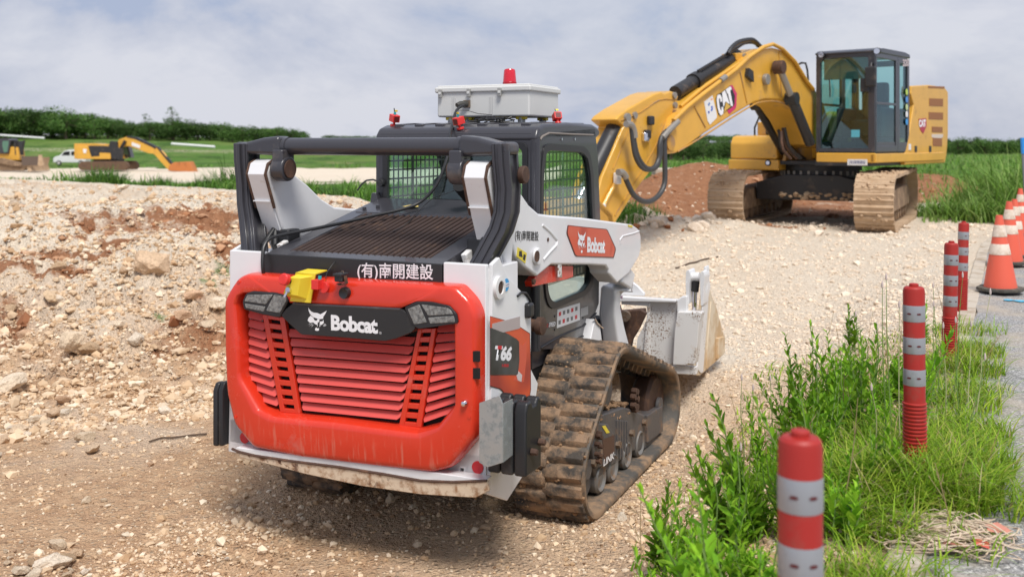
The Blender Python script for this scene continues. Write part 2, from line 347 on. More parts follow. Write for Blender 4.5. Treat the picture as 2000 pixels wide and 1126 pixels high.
def soil(x, y):
    d, n, left, ey = masks(x, y); n2 = fbm(x+40, y-13, .35, 4)
    br = ss(-.06, .08, fbm(x+5, y+3, 1.6, 4, .65))
    red_ = np.maximum.reduce([blob(x, y, -4.0, 12.3, 1.5, 1.9)*br, blob(x, y, -4.8, 10.7, .8, .9)*br, blob(x, y, -3.0, 14.3, .9, 1.0)*br, blob(x, y, -3.2, 11.0, .6, .35)*.8*br,
                              blob(x, y, 4.0, 22.3, 4.2, 4.6, .3, .5), blob(x, y, 10.3, 24.6, 2.6, 2.6, .3, .5), blob(x, y, -2.3, 21.0, 2.2, 3, .3, .4)*.8, blob(x, y, 4.1, 16.6, 1.3, .5)*.7*br])
    beyond = ss(.3, 1.6, y-ey)
    side = ss(-2.0, 3.0, x-.05*y)
    haul = ss(66, 74, y+16*n2)*ss(119, 112, y + 14*n2)
    far2 = ss(158, 162, y)*ss(172, 168, y)*.5
    gl = beyond*(1-np.clip(haul + far2, 0, 1))
    gr = ss(24.3, 26, y + 2*n2)
    gr = np.maximum(gr, ss(.2, 1.0, d)*ss(17.2, 19, y)*ss(7, 9, x))
    green = gl*(1-side) + gr*side
    verge = ss(-1.25, -.75, d + .35*n)*ss(.28, .02, d+.2*n)*ss(9.5, 7.5, y)
    green = np.maximum(green, verge*.25)
    green = np.maximum(green, left*.5*ss(.20, .28, fbm(x, y, 1.3, 3))*ss(8, 9.5, y)*ss(14, 12, y))
    foot = 6.3 + .55*(x+4)*(x > -4)
    brown = ss(7.6, 5.4, y + 2.2*n)*.75 + .25*ss(-.05, .2, n2)*ss(14, 6, y)
    brown = np.maximum(brown, left*ss(foot+6, foot+.5, y)*(.92+1.2*n+1.3*fbm(x, y, 2.2, 3)))
    brown = np.maximum(brown, .62*np.exp(-(((x+1.05+.47*(5.0-y)))/.5)**2)*ss(5.3, 4.6, y)+.0)
    brown = np.maximum(brown, .75*ss(-2.2, -1.4, d)*ss(8.2, 6.2, y))
    red_ = np.maximum(red_, .55*left*ss(.10, .2, fbm(x+60, y+20, .8, 4))*ss(foot, foot+2, y)*ss(16, 12, y))
    brown = np.maximum(brown, .5*ss(-.1, -.9, y-ey)*left*np.exp(-((fbm(x, y, .35, 3)-.13)/.06)**2)*ss(10, 12, y))
    green = green*(1-.9*red_)
    return np.clip(red_, 0, 1), np.clip(green, 0, 1), np.clip(brown, 0, 1)
ground = terrain()
def groundmat():
    m = bpy.data.materials.new('ground_soil'); m.use_nodes = True; t = m.node_tree; p = t.nodes['Principled BSDF']; lk = t.links.new; p.inputs['Roughness'].default_value = .95
    p.inputs['Specular IOR Level'].default_value = .15
    at = t.nodes.new('ShaderNodeVertexColor'); at.layer_name = 'soil'; sp = t.nodes.new('ShaderNodeSeparateColor'); lk(at.outputs[0], sp.inputs[0])
    tc = t.nodes.new('ShaderNodeTexCoord')
    def noise(sc, d=6, rg=.6):
        n = t.nodes.new('ShaderNodeTexNoise'); n.inputs['Scale'].default_value = sc; n.inputs['Detail'].default_value = d; n.inputs['Roughness'].default_value = rg; lk(tc.outputs['Object'], n.inputs[0]); return n.outputs[0]
    def vor(sc, out='Distance'):
        n = t.nodes.new('ShaderNodeTexVoronoi'); n.inputs['Scale'].default_value = sc; n.inputs['Randomness'].default_value = 1; lk(tc.outputs['Object'], n.inputs[0]); return n
    def mr(src, a, b, c=0, d=1):
        r = t.nodes.new('ShaderNodeMapRange'); r.inputs[1].default_value = a; r.inputs[2].default_value = b; r.inputs[3].default_value = c; r.inputs[4].default_value = d; lk(src, r.inputs[0]); return r.outputs[0]
    def mix(f, a, b, bt='MIX'):
        x = t.nodes.new('ShaderNodeMix'); x.data_type = 'RGBA'; x.blend_type = bt
        if isinstance(f, float): x.inputs[0].default_value = f
        else: lk(f, x.inputs[0])
        for s_, v in ((6, a), (7, b)):
            if isinstance(v, tuple): x.inputs[s_].default_value = (*v, 1)
            else: lk(v, x.inputs[s_])
        return x.outputs[2]
    def mul(a, b, op='MULTIPLY'):
        x = t.nodes.new('ShaderNodeMath'); x.operation = op; lk(a, x.inputs[0])
        if isinstance(b, float): x.inputs[1].default_value = b
        else: lk(b, x.inputs[1])
        return x.outputs[0]
    big = noise(.7, 5); mid = noise(6, 6, .7); fine = noise(60, 5, .7)
    v1 = vor(34); v2 = vor(90); v3 = vor(13)
    cream = mix(mr(big, .35, .65), (.73,.60,.46), (.79,.69,.56))
    cream = mix(mr(mid, .25, .48), (.54,.39,.26), cream)
    cream = mix(mr(fine, .35, .7), cream, (.78,.69,.56))
    brown = mix(mr(mid, .35, .65), (.45,.265,.150), (.64,.44,.275))
    peb = mr(v1.outputs['Distance'], .10, .42, 1, 0); keep = t.nodes.new('ShaderNodeSeparateColor'); lk(v1.outputs['Color'], keep.inputs[0])
    peb2 = mul(peb, mr(keep.outputs[0], .55, .6)); brown = mix(peb2, brown, (.62,.47,.32))
    redc = mix(mr(mid, .3, .7), (.28,.125,.062), (.43,.215,.115))
    gre = mix(mr(noise(1.3, 6, .7), .35, .65), (.045,.115,.018), (.10,.20,.032)); gre = mix(mr(noise(9, 5, .7), .4, .75), gre, (.13,.24,.045))
    gre = mix(mr(noise(.035, 5, .65), .44, .60), gre, (.13,.20,.045)); gre = mix(mr(noise(.13, 6, .75), .50, .60), gre, (.045,.10,.02)); gre = mix(mr(noise(.21, 6, .75), .56, .66), gre, (.27,.23,.12))
    c = mix(mul(sp.outputs[2], mr(mid, .2, .6, .75, 1.15)), cream, brown)
    c = mix(mr(mul(sp.outputs[0], mr(noise(3.5, 7, .75), .28, .62, .3, 1.6)), .35, .75), c, redc)
    c = mix(mr(mul(sp.outputs[1], mr(noise(2.5, 6, .7), .3, .6, .55, 1.5)), .30, .6), c, gre)
    lk(c, p.inputs['Base Color'])
    h = mul(mr(v1.outputs['Distance'], 0, .5, 1, 0), 1.0); h = mul(h, mul(mr(v2.outputs['Distance'], 0, .5, 1, 0), .5), 'ADD'); h = mul(h, mul(mr(v3.outputs['Distance'], 0, .5, 1, 0), .8), 'ADD'); h = mul(h, mul(fine, .8), 'ADD')
    b = t.nodes.new('ShaderNodeBump'); b.inputs['Strength'].default_value = .85; b.inputs['Distance'].default_value = .026; lk(h, b.inputs['Height']); lk(b.outputs[0], p.inputs['Normal'])
    return m
ground.data.materials.append(groundmat())
# asphalt road on the right, laid on the terrace
def road():
    ys = np.linspace(-1.4, 24, 120); mb = MB(); n = 14; loops = []
    for y in ys:
        e = float(edge_x(y)) + .05 + .05*(float(vnoise(np.array(y*1.7), np.array(3.3)))-.5)*2
        loops.append([(e + 5.5*(k/(n-1))**1.6, float(y), .505 + .004*math.sin(y+k) - .0*k) for k in range(n)])
    mb.rings(loops, closed=False, caps=False); mb.f = [f[::-1] for f in mb.f]
    m = bpy.data.materials.new('asphalt'); m.use_nodes = True; t = m.node_tree; p = t.nodes['Principled BSDF']; lk = t.links.new; p.inputs['Roughness'].default_value = .85
    tc = t.nodes.new('ShaderNodeTexCoord')
    def nz(sc, d=4, rg=.6):
        a = t.nodes.new('ShaderNodeTexNoise'); a.inputs['Scale'].default_value = sc; a.inputs['Detail'].default_value = d; a.inputs['Roughness'].default_value = rg; lk(tc.outputs['Object'], a.inputs[0]); return a.outputs[0]
    def rp(src, st):
        r = t.nodes.new('ShaderNodeValToRGB'); lk(src, r.inputs[0]); el = r.color_ramp.elements
        el[0].position, el[0].color = st[0][0], (*st[0][1], 1); el[1].position, el[1].color = st[-1][0], (*st[-1][1], 1)
        for q, c in st[1:-1]: e_ = el.new(q); e_.color = (*c, 1)
        return r.outputs[0]
    v = t.nodes.new('ShaderNodeTexVoronoi'); v.inputs['Scale'].default_value = 120; lk(tc.outputs['Object'], v.inputs[0]); sc_ = t.nodes.new('ShaderNodeSeparateColor'); lk(v.outputs['Color'], sc_.inputs[0])
    a = rp(sc_.outputs[0], [(.0, (.13,.13,.13)), (.5, (.27,.265,.26)), (.8, (.36,.355,.35)), (1, (.62,.61,.59))])
    dust = rp(nz(1.6, 5, .7), [(.45, (0,0,0)), (.68, (.9,.9,.9))]); mx = t.nodes.new('ShaderNodeMix'); mx.data_type = 'RGBA'; lk(dust, mx.inputs[0]); lk(a, mx.inputs[6]); mx.inputs[7].default_value = (.44,.37,.29,1)
    cr_ = rp(nz(2.2, 8, .8), [(.494, (0,0,0)), (.5, (.8,.8,.8)), (.506, (0,0,0))]); m2 = t.nodes.new('ShaderNodeMix'); m2.data_type = 'RGBA'; lk(cr_, m2.inputs[0]); lk(mx.outputs[2], m2.inputs[6]); m2.inputs[7].default_value = (.08,.08,.08,1)
    lk(m2.outputs[2], p.inputs['Base Color'])
    b = t.nodes.new('ShaderNodeBump'); b.inputs['Strength'].default_value = .6; b.inputs['Distance'].default_value = .006; lk(sc_.outputs[0], b.inputs['Height']); lk(b.outputs[0], p.inputs['Normal'])
    tag(mb.obj('road', m), kind='structure')
road()
# pale concrete kerb between the verge and the asphalt
conc = mat('kerb_concrete', (.50,.44,.36), .9, dirt=(.30,.22,.14), amt=.6, dscale=4, bump=.5, bscale=30)
kb = MB()
for k in range(26):
    y0 = -.9 + k*.92; y1 = y0 + .90; ex = lambda y: float(edge_x(y))
    o_ = random.uniform(-.008, .008)
    pts = [(ex(y0)-.07, y0), (ex(y1)-.07, y1), (ex(y1)+.07, y1), (ex(y0)+.07, y0)]
    kb.prism(pts, 'z', .30, .516+o_)
tag(kb.obj('kerb', conc, bevel=.012), kind='structure')
# ------------------------------------------------------------------ compact track loader
B = Fr(-.746, 4.568, 0, -25)
T = thing('compact_track_loader', 'white tracked skid loader with red louvred tailgate and black cab in the middle foreground', 'track loader', B.o, B.th)
def P(name, mb, m, parent=None, **k): return mb.obj(name, m, parent or T, **k)
def px1(*p): return Z1(*p)
# dark machinery mass inside
mb = MB(); mb.box(-.47, .47, .03, 1.02, .45, 1.33); mb.box(-.46, .46, 1.0, 2.2, .3, .8); mb.box(-.60, .60, .05, .62, .42, .95)
P('engine_bay', mb, void, bevel=.01)
# --- side towers (white uprights) right and left
towR = B.side([(962,516),(976,502),(992,541),(1038,589),(1037,720),(1051,748),(1042,811),(1026,922),(991,977),(957,966)], .715)
towR = [(max(a, 0.0), b) for a, b in towR]
for s in (1, -1):
    w = P('side_upright', MB().prism(towR, 'x', s*.695, s*.715), white, bevel=.004)
    mb = MB().box(s*.49 if s > 0 else -.70, .70 if s > 0 else s*.49, 0.0, .03, .44, 1.38)
    P('rear_post', mb, white, w, bevel=.006)
    mb = MB().box(min(s*.50, s*.70), max(s*.50, s*.70), .03, .33, .95, 1.36); P('inner_box', mb, white, w, bevel=.006)
    hole = B.solve(972, 561, x=.715)
    mb = MB(); mb.lathe([(.050,0),(.050,.016),(.030,.018),(.028,.004)], (s*.715, hole.y, hole.z), 'x', 24, cap=False)
    if s < 0: mb.v = [(2*s*.715 - v[0], v[1], v[2]) for v in mb.v]; mb.f = [f[::-1] for f in mb.f]
    P('pin_boss', mb, white_dirty, w)
    mb = MB().disc((s*.715+(.002 if s > 0 else -.012), hole.y, hole.z), 'x', .028, .010); P('pivot_hole', mb, rustmat, w)
# --- hood with the slatted top grille
def hz(y): return 1.372 + .215*y
mb = MB()
rimo = [(-.486,.0),(.486,.0),(.486,.92),(-.486,.92)]; rimi = [(-.39,.07),(.385,.07),(.385,.70),(-.39,.70)]
O_, I_ = polar(rimo, rimi, 8, c=(0,.38))
mb.rings([[(p[0], p[1], hz(p[1])-.10) for p in O_], [(p[0], p[1], hz(p[1])) for p in O_], [(p[0], p[1], hz(p[1])) for p in I_], [(p[0], p[1], hz(p[1])-.07) for p in I_]], caps=False)
hood = P('hood', mb, dark, bevel=.006)
P('grille_floor', MB().add([(p[0], p[1], hz(p[1])-.05) for p in rimi], [(0,1,2,3)]), void, hood)
barm = mat('grille_bar_brown', (.050,.030,.024), .6, dirt=(.10,.058,.038), amt=.4, dscale=10)
for k in range(23):
    x = -.375 + .745*k/22; bars_ = MB().tube([(x, .06, hz(.06)-.008), (x, .71, hz(.71)-.008)], .0095, 8); P('grille_bar', bars_, barm, hood)
plate = MB().add([(-.45,.715,hz(.715)+.004),(.45,.715,hz(.715)+.004),(.46,.99,hz(.93)+.02),(-.46,.99,hz(.93)+.02),(-.45,.715,hz(.7)-.02),(.45,.715,hz(.7)-.02),(.46,.99,hz(.9)-.02),(-.46,.99,hz(.9)-.02)],[(0,1,2,3),(7,6,5,4),(0,4,5,1),(1,5,6,2),(2,6,7,3),(3,7,4,0)])
P('hood_top_plate', plate, dark, hood, bevel=.004)
for x, y in ((-.42,.76),(-.36,.80),(.40,.76),(.25,.74)): P('bolt', MB().disc((x, y, hz(y)+.004), 'z', .012, .014, 6), dark, hood)
lf = B.solve(805, 412, y=.82)
P('fallen_leaf', MB().add([(lf.x-.05,.80,hz(.82)+.012),(lf.x-.01,.775,hz(.8)+.016),(lf.x+.05,.80,hz(.82)+.012),(lf.x+.02,.85,hz(.85)+.018),(lf.x-.03,.86,hz(.85)+.012)],[(0,1,2,3,4)]), mat('yellow_leaf', (.65,.50,.15), .6), hood)
# rear name panel under the hood
pan = B.rear([(517,498),(864,513),(865,556),(520,540)], 0.0)
np_ = P('name_panel', MB().prism([(-.486,1.20),(.486,1.20),(.486,1.372),(-.486,1.372)], 'y', -.004, .03), panelblk, bevel=.004)
a, b, c = B.solve(698, 546, y=-.006), B.solve(846, 551, y=-.006), B.solve(697, 512, y=-.006)
lettering('lettering', '(有)南開建設', a, b-a, Vector((0,0,(c-a).z)), whitet, np_, bold=.012)
# --- tailgate
yd = -.035
to = B.rear(px1((22,190),(75,90),(112,72),(240,80),(420,92),(640,104),(860,115),(1040,125),(1100,190),(1127,250),(1127,420),(1127,640),(1118,790),(1010,922),(930,944),(590,907),(350,878),(140,835),(60,730),(30,600),(22,400)), yd)
ti = B.rear(px1((80,205),(92,168),(120,156),(215,162),(268,176),(296,206),(420,216),(600,226),(770,236),(800,222),(842,203),(905,203),(985,220),(1018,256),(1024,300),(1026,420),(1027,640),(950,730),(860,754),(500,708),(245,686),(180,660),(100,520),(95,400)), yd)
to = rnd_poly(to, .022, 3)
tg = thing_t = MB(); prof = [(0,.05),(0,.0),(.02,-.022),(.06,-.038),(.12,-.046),(.20,-.049),(.80,-.058),(.88,-.055),(.95,-.042),(.985,-.022),(1,.0),(1,.05)]
ringplate(tg, to, ti, 'y', 0, 0, [(t, yd+d) for t, d in prof])
gate = P('tailgate', tg, red, ang=60)
P('tailgate_back', MB().prism(to, 'y', .0, .012), void, gate)
P('tailgate_bolt', MB().lathe([(.0,-.03),(.010,-.026),(.014,-.015),(.014,0)], B.solve(*px1((1058,643))[0], y=-.085), 'y', 12), chrome, gate)
for yy in (440, 515):
    q = B.solve(*px1((1102,yy))[0], y=-.08); P('latch_slot', MB().box(q.x-.012, q.x+.016, q.y-.004, q.y+.01, q.z-.022, q.z+.022), void, gate)
for zz_ in ((60,700),(1085,700),(75,110)):
    q = B.solve(*px1(zz_)[0], y=-.06); P('tailgate_bolt', MB().disc((q.x, -.088, q.z), 'y', .008, .02, 12), red, gate)
# ladder columns of the grille
def lerp(a, b, t): return (a[0]+(b[0]-a[0])*t, a[1]+(b[1]-a[1])*t)
colL = [(165,255),(262,268),(330,692),(243,684)]; colR = [(848,318),(928,316),(862,752),(765,742)]
for cl, ns in ((colL, 10), (colR, 10)):
    q = [B.solve(*px1(c_)[0], y=-.028) for c_ in cl]; f = lambda u, v: ((q[0]*(1-u)+q[1]*u)*(1-v) + (q[3]*(1-u)+q[2]*u)*v)
    mb = MB()
    def cell(u0, u1, v0, v1):
        a = [f(u0,v0), f(u1,v0), f(u1,v1), f(u0,v1)]; mb.add([(p.x, -.032, p.z) for p in a] + [(p.x, -.008, p.z) for p in a], [(0,1,2,3),(7,6,5,4),(0,4,5,1),(1,5,6,2),(2,6,7,3),(3,7,4,0)])
    cell(0, .24, 0, 1); cell(.76, 1, 0, 1)
    for k in range(ns+1): v = .015 + k*.97/ns; cell(.235, .765, max(0, v-.028), min(1, v+.028))
    mb.f = [g[::-1] for g in mb.f]
    P('grille_column', mb, red, gate, bevel=.003)
# louvre slats
def slat(pa, pb, pc, pd, n):
    """corner pixels: top-left, top-right, bottom-right, bottom-left of a louvre panel in zoom-1 pixels"""
    for k in range(n):
        t0, t1 = (k+.02)/n, (k+.79)/n
        a, b = lerp(pa, pd, t0), lerp(pb, pc, t0); c, d = lerp(pb, pc, t1), lerp(pa, pd, t1)
        qa, qb, qc, qd = [B.solve(*px1(x_)[0], y=-.03) for x_ in (a, b, c, d)]
        dz = (qa.z-qd.z); c_ = .010
        fr_ = [(qa.x, -.012, qa.z), (qb.x, -.012, qb.z), (qb.x+(qc.x-qb.x)*.6, -.026, qc.z+dz*.32), (qc.x-c_, -.034, qc.z), (qd.x+c_, -.034, qd.z), (qa.x+(qd.x-qa.x)*.6, -.026, qd.z+dz*.32)]
        bk_ = [(p[0], p[1]+.009, p[2]) for p in fr_]
        mb = MB().add(fr_ + bk_, [(5,4,3,2,1,0),(6,7,8,9,10,11)] + [(i, (i+1) % 6, 6+(i+1) % 6, 6+i) for i in range(6)])
        P('louvre_slat', mb, redslat, gate, bevel=.002)
slat((272,322),(828,358),(762,728),(338,684),9)
slat((97,240),(160,252),(236,668),(100,625),10)
slat((932,300),(1026,300),(1026,690),(866,738),10)
# logo panel
lp = B.rear(px1((243,262),(262,235),(298,205),(420,214),(770,232),(800,250),(838,312),(820,335),(752,362),(700,374),(520,358),(332,345)), -.10)
logop = P('logo_panel', MB().prism(rnd_poly(lp, .012), 'y', -.098, -.05), panelblk, gate, bevel=.008)
P('panel_edge', MB().tube([B.solve(*px1(c_)[0], y=-.094) for c_ in ((300,207),(420,216),(600,225),(770,234))], .006, 8), dark, logop)
CAT_HEAD = [[(145,115),(150,190),(180,260),(215,310),(270,345),(330,368),(400,385),(460,380),(487,372),(484,335),(530,270),(568,190),(500,232),(422,275),(345,242),(270,238),(205,205),(165,160)],
 [(195,305),(150,355),(127,415),(175,468),(260,462),(300,500),(335,515),(365,490),(355,462),(395,448),(398,388),(355,380),(345,415),(310,422),(280,405),(258,350)],
 [(402,440),(440,440),(478,430),(490,392),(500,470),(455,515),(415,518),(400,490),(415,462)],
 [(330,575),(345,595),(365,598),(390,590),(388,645),(340,655),(297,640),(300,600)],[(340,512),(362,518),(352,560)],[(403,520),(427,528),(400,566)],
 [(228,468),(216,476),(130,518),(180,486)],[(260,480),(240,495),(160,552),(215,500)],[(285,512),(265,515),(198,582),(250,515)],
 [(500,488),(540,505),(560,537),(525,512)],[(492,500),(525,530),(545,552),(510,540)],[(478,512),(500,545),(517,565),(490,545)]]
def cathead(mapf, off):
    mb = MB()
    for poly in CAT_HEAD: mb.add([mapf(x, y) for x, y in poly], [tuple(range(len(poly)))])
    return mb
P('wildcat_head_emblem', cathead(lambda x, y: tuple(B.solve(590+x/11.765, 590+y/11.765, y=-.0995)), 0), whitet, logop, smooth=False)
a, b, c = [B.solve(590+x/11.765, 590+y/11.765, y=-.0995) for x, y in ((667,645),(1745,728),(660,285))]
bobo = lettering('lettering', 'Bobcat', a, b-a, c-a, whitet, logop, bold=.042, spacing=.93)
a = B.solve(590+1775/11.765, 590+728/11.765, y=-.0995); lettering('registered_mark', '®', a, Vector((.011,0,0)), Vector((0,0,.011)), whitet, logop)
# tail lamps
for lens, dv in (([(75,200),(90,165),(120,153),(215,160),(265,172),(278,197),(240,272),(160,256),(82,234)], [((82,198),(96,170),(210,168),(178,212)),((84,208),(175,222),(168,244),(90,228)),((214,168),(264,180),(268,196),(238,250),(178,240))]),
                 ([(788,225),(840,200),(905,200),(985,218),(1018,255),(1024,295),(850,320),(822,300)], [((800,232),(842,216),(852,212),(886,292),(830,300)),((860,212),(980,228),(1004,255),(892,262)),((890,270),(1004,262),(1010,290),(900,297)),])):
    L_ = B.rear(px1(*lens), -.10); lamp = P('tail_lamp', MB().prism(rnd_poly(L_, .01), 'y', -.102, -.045), black, gate, bevel=.006)
    for d in dv: P('lamp_lens', MB().prism(rnd_poly(B.rear(px1(*d), -.105), .005, 2), 'y', -.1045, -.095), led, lamp, bevel=.002)
# horn/camera hole and its camera
q = B.solve(*px1((519,163))[0], y=-.11)
P('round_socket', MB().lathe([(.004,-.004),(.016,-.006),(.024,-.010),(.026,-.004),(.026,.02)], (q.x, -.102, q.z), 'y', 24), black, gate)
# --- white body behind / below the gate
P('rear_skirt', MB().box(-.70, .70, .0, .03, .395, .56), white, bevel=.004)
for x, y in ((478,854),(933,912)):
    q = B.solve(x, y, y=-.002); P('reflector', MB().lathe([(.027,-.005),(.027,.0)], (q.x, 0, q.z), 'y', 24), redflat)
q = B.solve(903, 916, y=-.002); P('small_label', MB().box(q.x-.012, q.x+.012, -.002, .001, q.z-.012, q.z+.012), white_st)
for k in range(4): P('label_mark', MB().box(q.x-.009+.004*k, q.x-.006+.0045*k, -.003, -.0019, q.z-.008+.002*(k%2), q.z+.006), blackt)
rim = B.rear(px1((28,845),(60,858),(130,875),(300,900),(500,925),(690,955),(860,985),(1000,992),(1150,985),(1160,1030),(1100,1062),(860,1047),(600,1010),(350,957),(200,917),(70,885)), -.085)
skid = P('belly_skid', MB().prism(rim, 'y', -.085, -.07), rusty, bevel=.004)
top = B.rear(px1((60,835),(500,893),(930,945),(1150,978),(1150,990),(860,988),(500,928),(130,878),(40,852)), -.05)
mb = MB().prism(top, 'y', -.066, .0); P('skid_ledge', mb, white, skid, bevel=.004)
P('rust_lip', MB().tube([Vector((a, -.085, b)) for a, b in B.rear(px1((30,846),(60,859),(130,876),(300,901),(500,926),(690,956),(860,986),(1000,992),(1150,986)), -.085)], .007, 6, flat=.8), rustmat, skid)
P('belly_plate', MB().add([(-.60,.0,.44),(.60,.0,.44),(.46,.75,.42),(-.46,.75,.42)],[(0,1,2,3)]), rusty, skid)
# heap of earth caught on the ledge
mb = MB(); rr = random.Random(3)
def clod(mb, c, r, rr, sq=.7):
    import mathutils
    ico = [(0,0,1),(.89,0,.45),(.28,.85,.45),(-.72,.53,.45),(-.72,-.53,.45),(.28,-.85,.45),(.72,.53,-.45),(-.28,.85,-.45),(-.89,0,-.45),(-.28,-.85,-.45),(.72,-.53,-.45),(0,0,-1)]
    fs = [(0,1,2),(0,2,3),(0,3,4),(0,4,5),(0,5,1),(1,6,2),(2,7,3),(3,8,4),(4,9,5),(5,10,1),(6,7,2),(7,8,3),(8,9,4),(9,10,5),(10,6,1),(11,7,6),(11,8,7),(11,9,8),(11,10,9),(11,6,10)]
    mb.add([(c[0]+p[0]*r*rr.uniform(.7,1.2), c[1]+p[1]*r*rr.uniform(.7,1.2), c[2]+p[2]*r*sq*rr.uniform(.7,1.2)) for p in ico], fs)
for k in range(170):
    x = rr.gauss(.47, .075) if k % 3 else rr.uniform(.3, .69); h = max(0, .032*math.exp(-((x-.47)/.07)**2) + .012*math.exp(-((x-.62)/.04)**2))
    clod(mb, (x, rr.uniform(-.07, -.01), .395 + rr.uniform(0, h)), rr.uniform(.005, .013), rr)
P('caked_earth', mb, mat('dark_earth', (.16,.095,.055), .95, var=.4, vscale=50), skid, smooth=False)
# --- counterweights and the galvanised guard
cwo = [(.0,.49),(.0,.76),(.02,.80),(.06,.80),(.075,.775),(.11,.775),(.125,.80),(.15,.80),(.165,.77),(.165,.49)]
for s in (1, -1):
    mb = MB()
    for j in range(3):
        a = .72 + .062*j; b = a + .058
        zz = [(y_-.03, z_ + (.012 if s > 0 else .02)) for y_, z_ in cwo]; mb.prism(zz, 'x', s*a, s*b)
    if s < 0: mb = MB().prism([(y_-.03, z_-.065) for y_, z_ in cwo], 'x', -.717, -.748).prism([(y_-.03, z_-.07) for y_, z_ in cwo], 'x', -.751, -.782)
    cw = P('counterweight', mb, black, bevel=.012, seg=3)
    if s > 0:
        for yy, z_ in ((.02,.60),(.10,.62)): P('bolt', MB().lathe([(.0,.03),(.013,.028),(.016,.0)], (.905, yy, z_), 'x', 8), rustmat, cw)
gp = B.rear([(937,786),(976,772),(983,788),(983,902),(953,911),(937,902)], -.13)
P('galvanised_guard', MB().prism(gp, 'y', -.135, -.129), steel, bevel=.001)
P('guard_flange', MB().prism([(gp[0][0]-.0,gp[0][1]-.02),(gp[0][0]+.004,gp[0][1]-.02),(gp[5][0]+.004,gp[5][1]+.01),(gp[5][0],gp[5][1]+.01)], 'y', -.13, -.09), steel)
g1, g2 = B.solve(983, 788, y=-.13), B.solve(983, 902, y=-.13)
P('guard_return', MB().prism([(-.13, g2.z), (-.13, g1.z), (-.04, g1.z+.0), (-.04, g2.z+.005)], 'x', g1.x-.003, g1.x+.001), steel)
# --- decals on the right side plate
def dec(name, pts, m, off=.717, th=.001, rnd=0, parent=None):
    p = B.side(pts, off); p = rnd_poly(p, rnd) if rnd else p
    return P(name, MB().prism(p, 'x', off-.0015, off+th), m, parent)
dec('side_decal', ZD((100,95),(260,140),(430,215),(535,285),(543,560),(545,900),(520,1080),(293,1054),(235,925),(200,895),(100,868)), mat('maroon_edge', (.09,.015,.012), .4), .7165)
dec('side_decal', ZD((102,102),(260,147),(428,222),(529,290),(537,560),(539,895),(515,1085),(300,1064),(238,915),(205,888),(102,860)), redgrad, .7175)
dec('dark_decal', ZD((102,222),(250,270),(300,295),(385,345),(414,375),(418,580),(402,730),(385,743),(102,743)), graydark, .7185, rnd=.004)
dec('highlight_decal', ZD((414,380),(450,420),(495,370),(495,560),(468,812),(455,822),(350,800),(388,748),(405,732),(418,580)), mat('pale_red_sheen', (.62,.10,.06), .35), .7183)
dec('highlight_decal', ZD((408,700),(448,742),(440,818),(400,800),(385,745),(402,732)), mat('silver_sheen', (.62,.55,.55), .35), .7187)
dec('clear_film', ZD((120,180),(425,98),(425,230),(240,275),(120,230)), mat('film_grey', (.42,.36,.36), .3), .7189)
def side_text(name, s, bl, br, tl, m, off, bold=.02, shear=0, parent=None, sp=1.0):
    a, b, c = B.solve(*bl, x=off), B.solve(*br, x=off), B.solve(*tl, x=off); return lettering(name, s, a, b-a, c-a, m, parent or T, bold=bold, shear=shear, spacing=sp)
q = ZD((148,585),(342,585),(165,412),(155,580),(160,415),(235,590),(183,418),(183,455),(222,420),(222,460))
side_text('model_lettering', 'T66', ZD((150,582))[0], ZD((338,590))[0], ZD((150,412))[0], whitet, .7202, bold=.05, shear=.28, sp=.95)
dec('red_stroke', ZD((185,420),(228,420),(222,462),(182,458)), redflat, .7208)
side_text('series_lettering', 'R SERIES', ZD((225,652))[0], ZD((303,654))[0], ZD((225,620))[0], redflat, .7202, bold=.04, shear=.3)
q = B.solve(989, 556, x=.717); mb = MB().lathe([(.028,0),(.028,.0025)], (.7155, q.y, q.z), 'x', 28); P('round_sticker', mb, mat('blue_sticker', (.03,.30,.62), .4))
P('sticker_band', MB().box(.7180, .7192, q.y-.024, q.y+.024, q.z-.010, q.z+.008), white_st)
lettering('sticker_text', '二防止装置', Vector((.7196, q.y-.02, q.z-.006)), Vector((0,.04,0)), Vector((0,0,.011)), mat('blue_ink', (.02,.06,.35), .5), T)
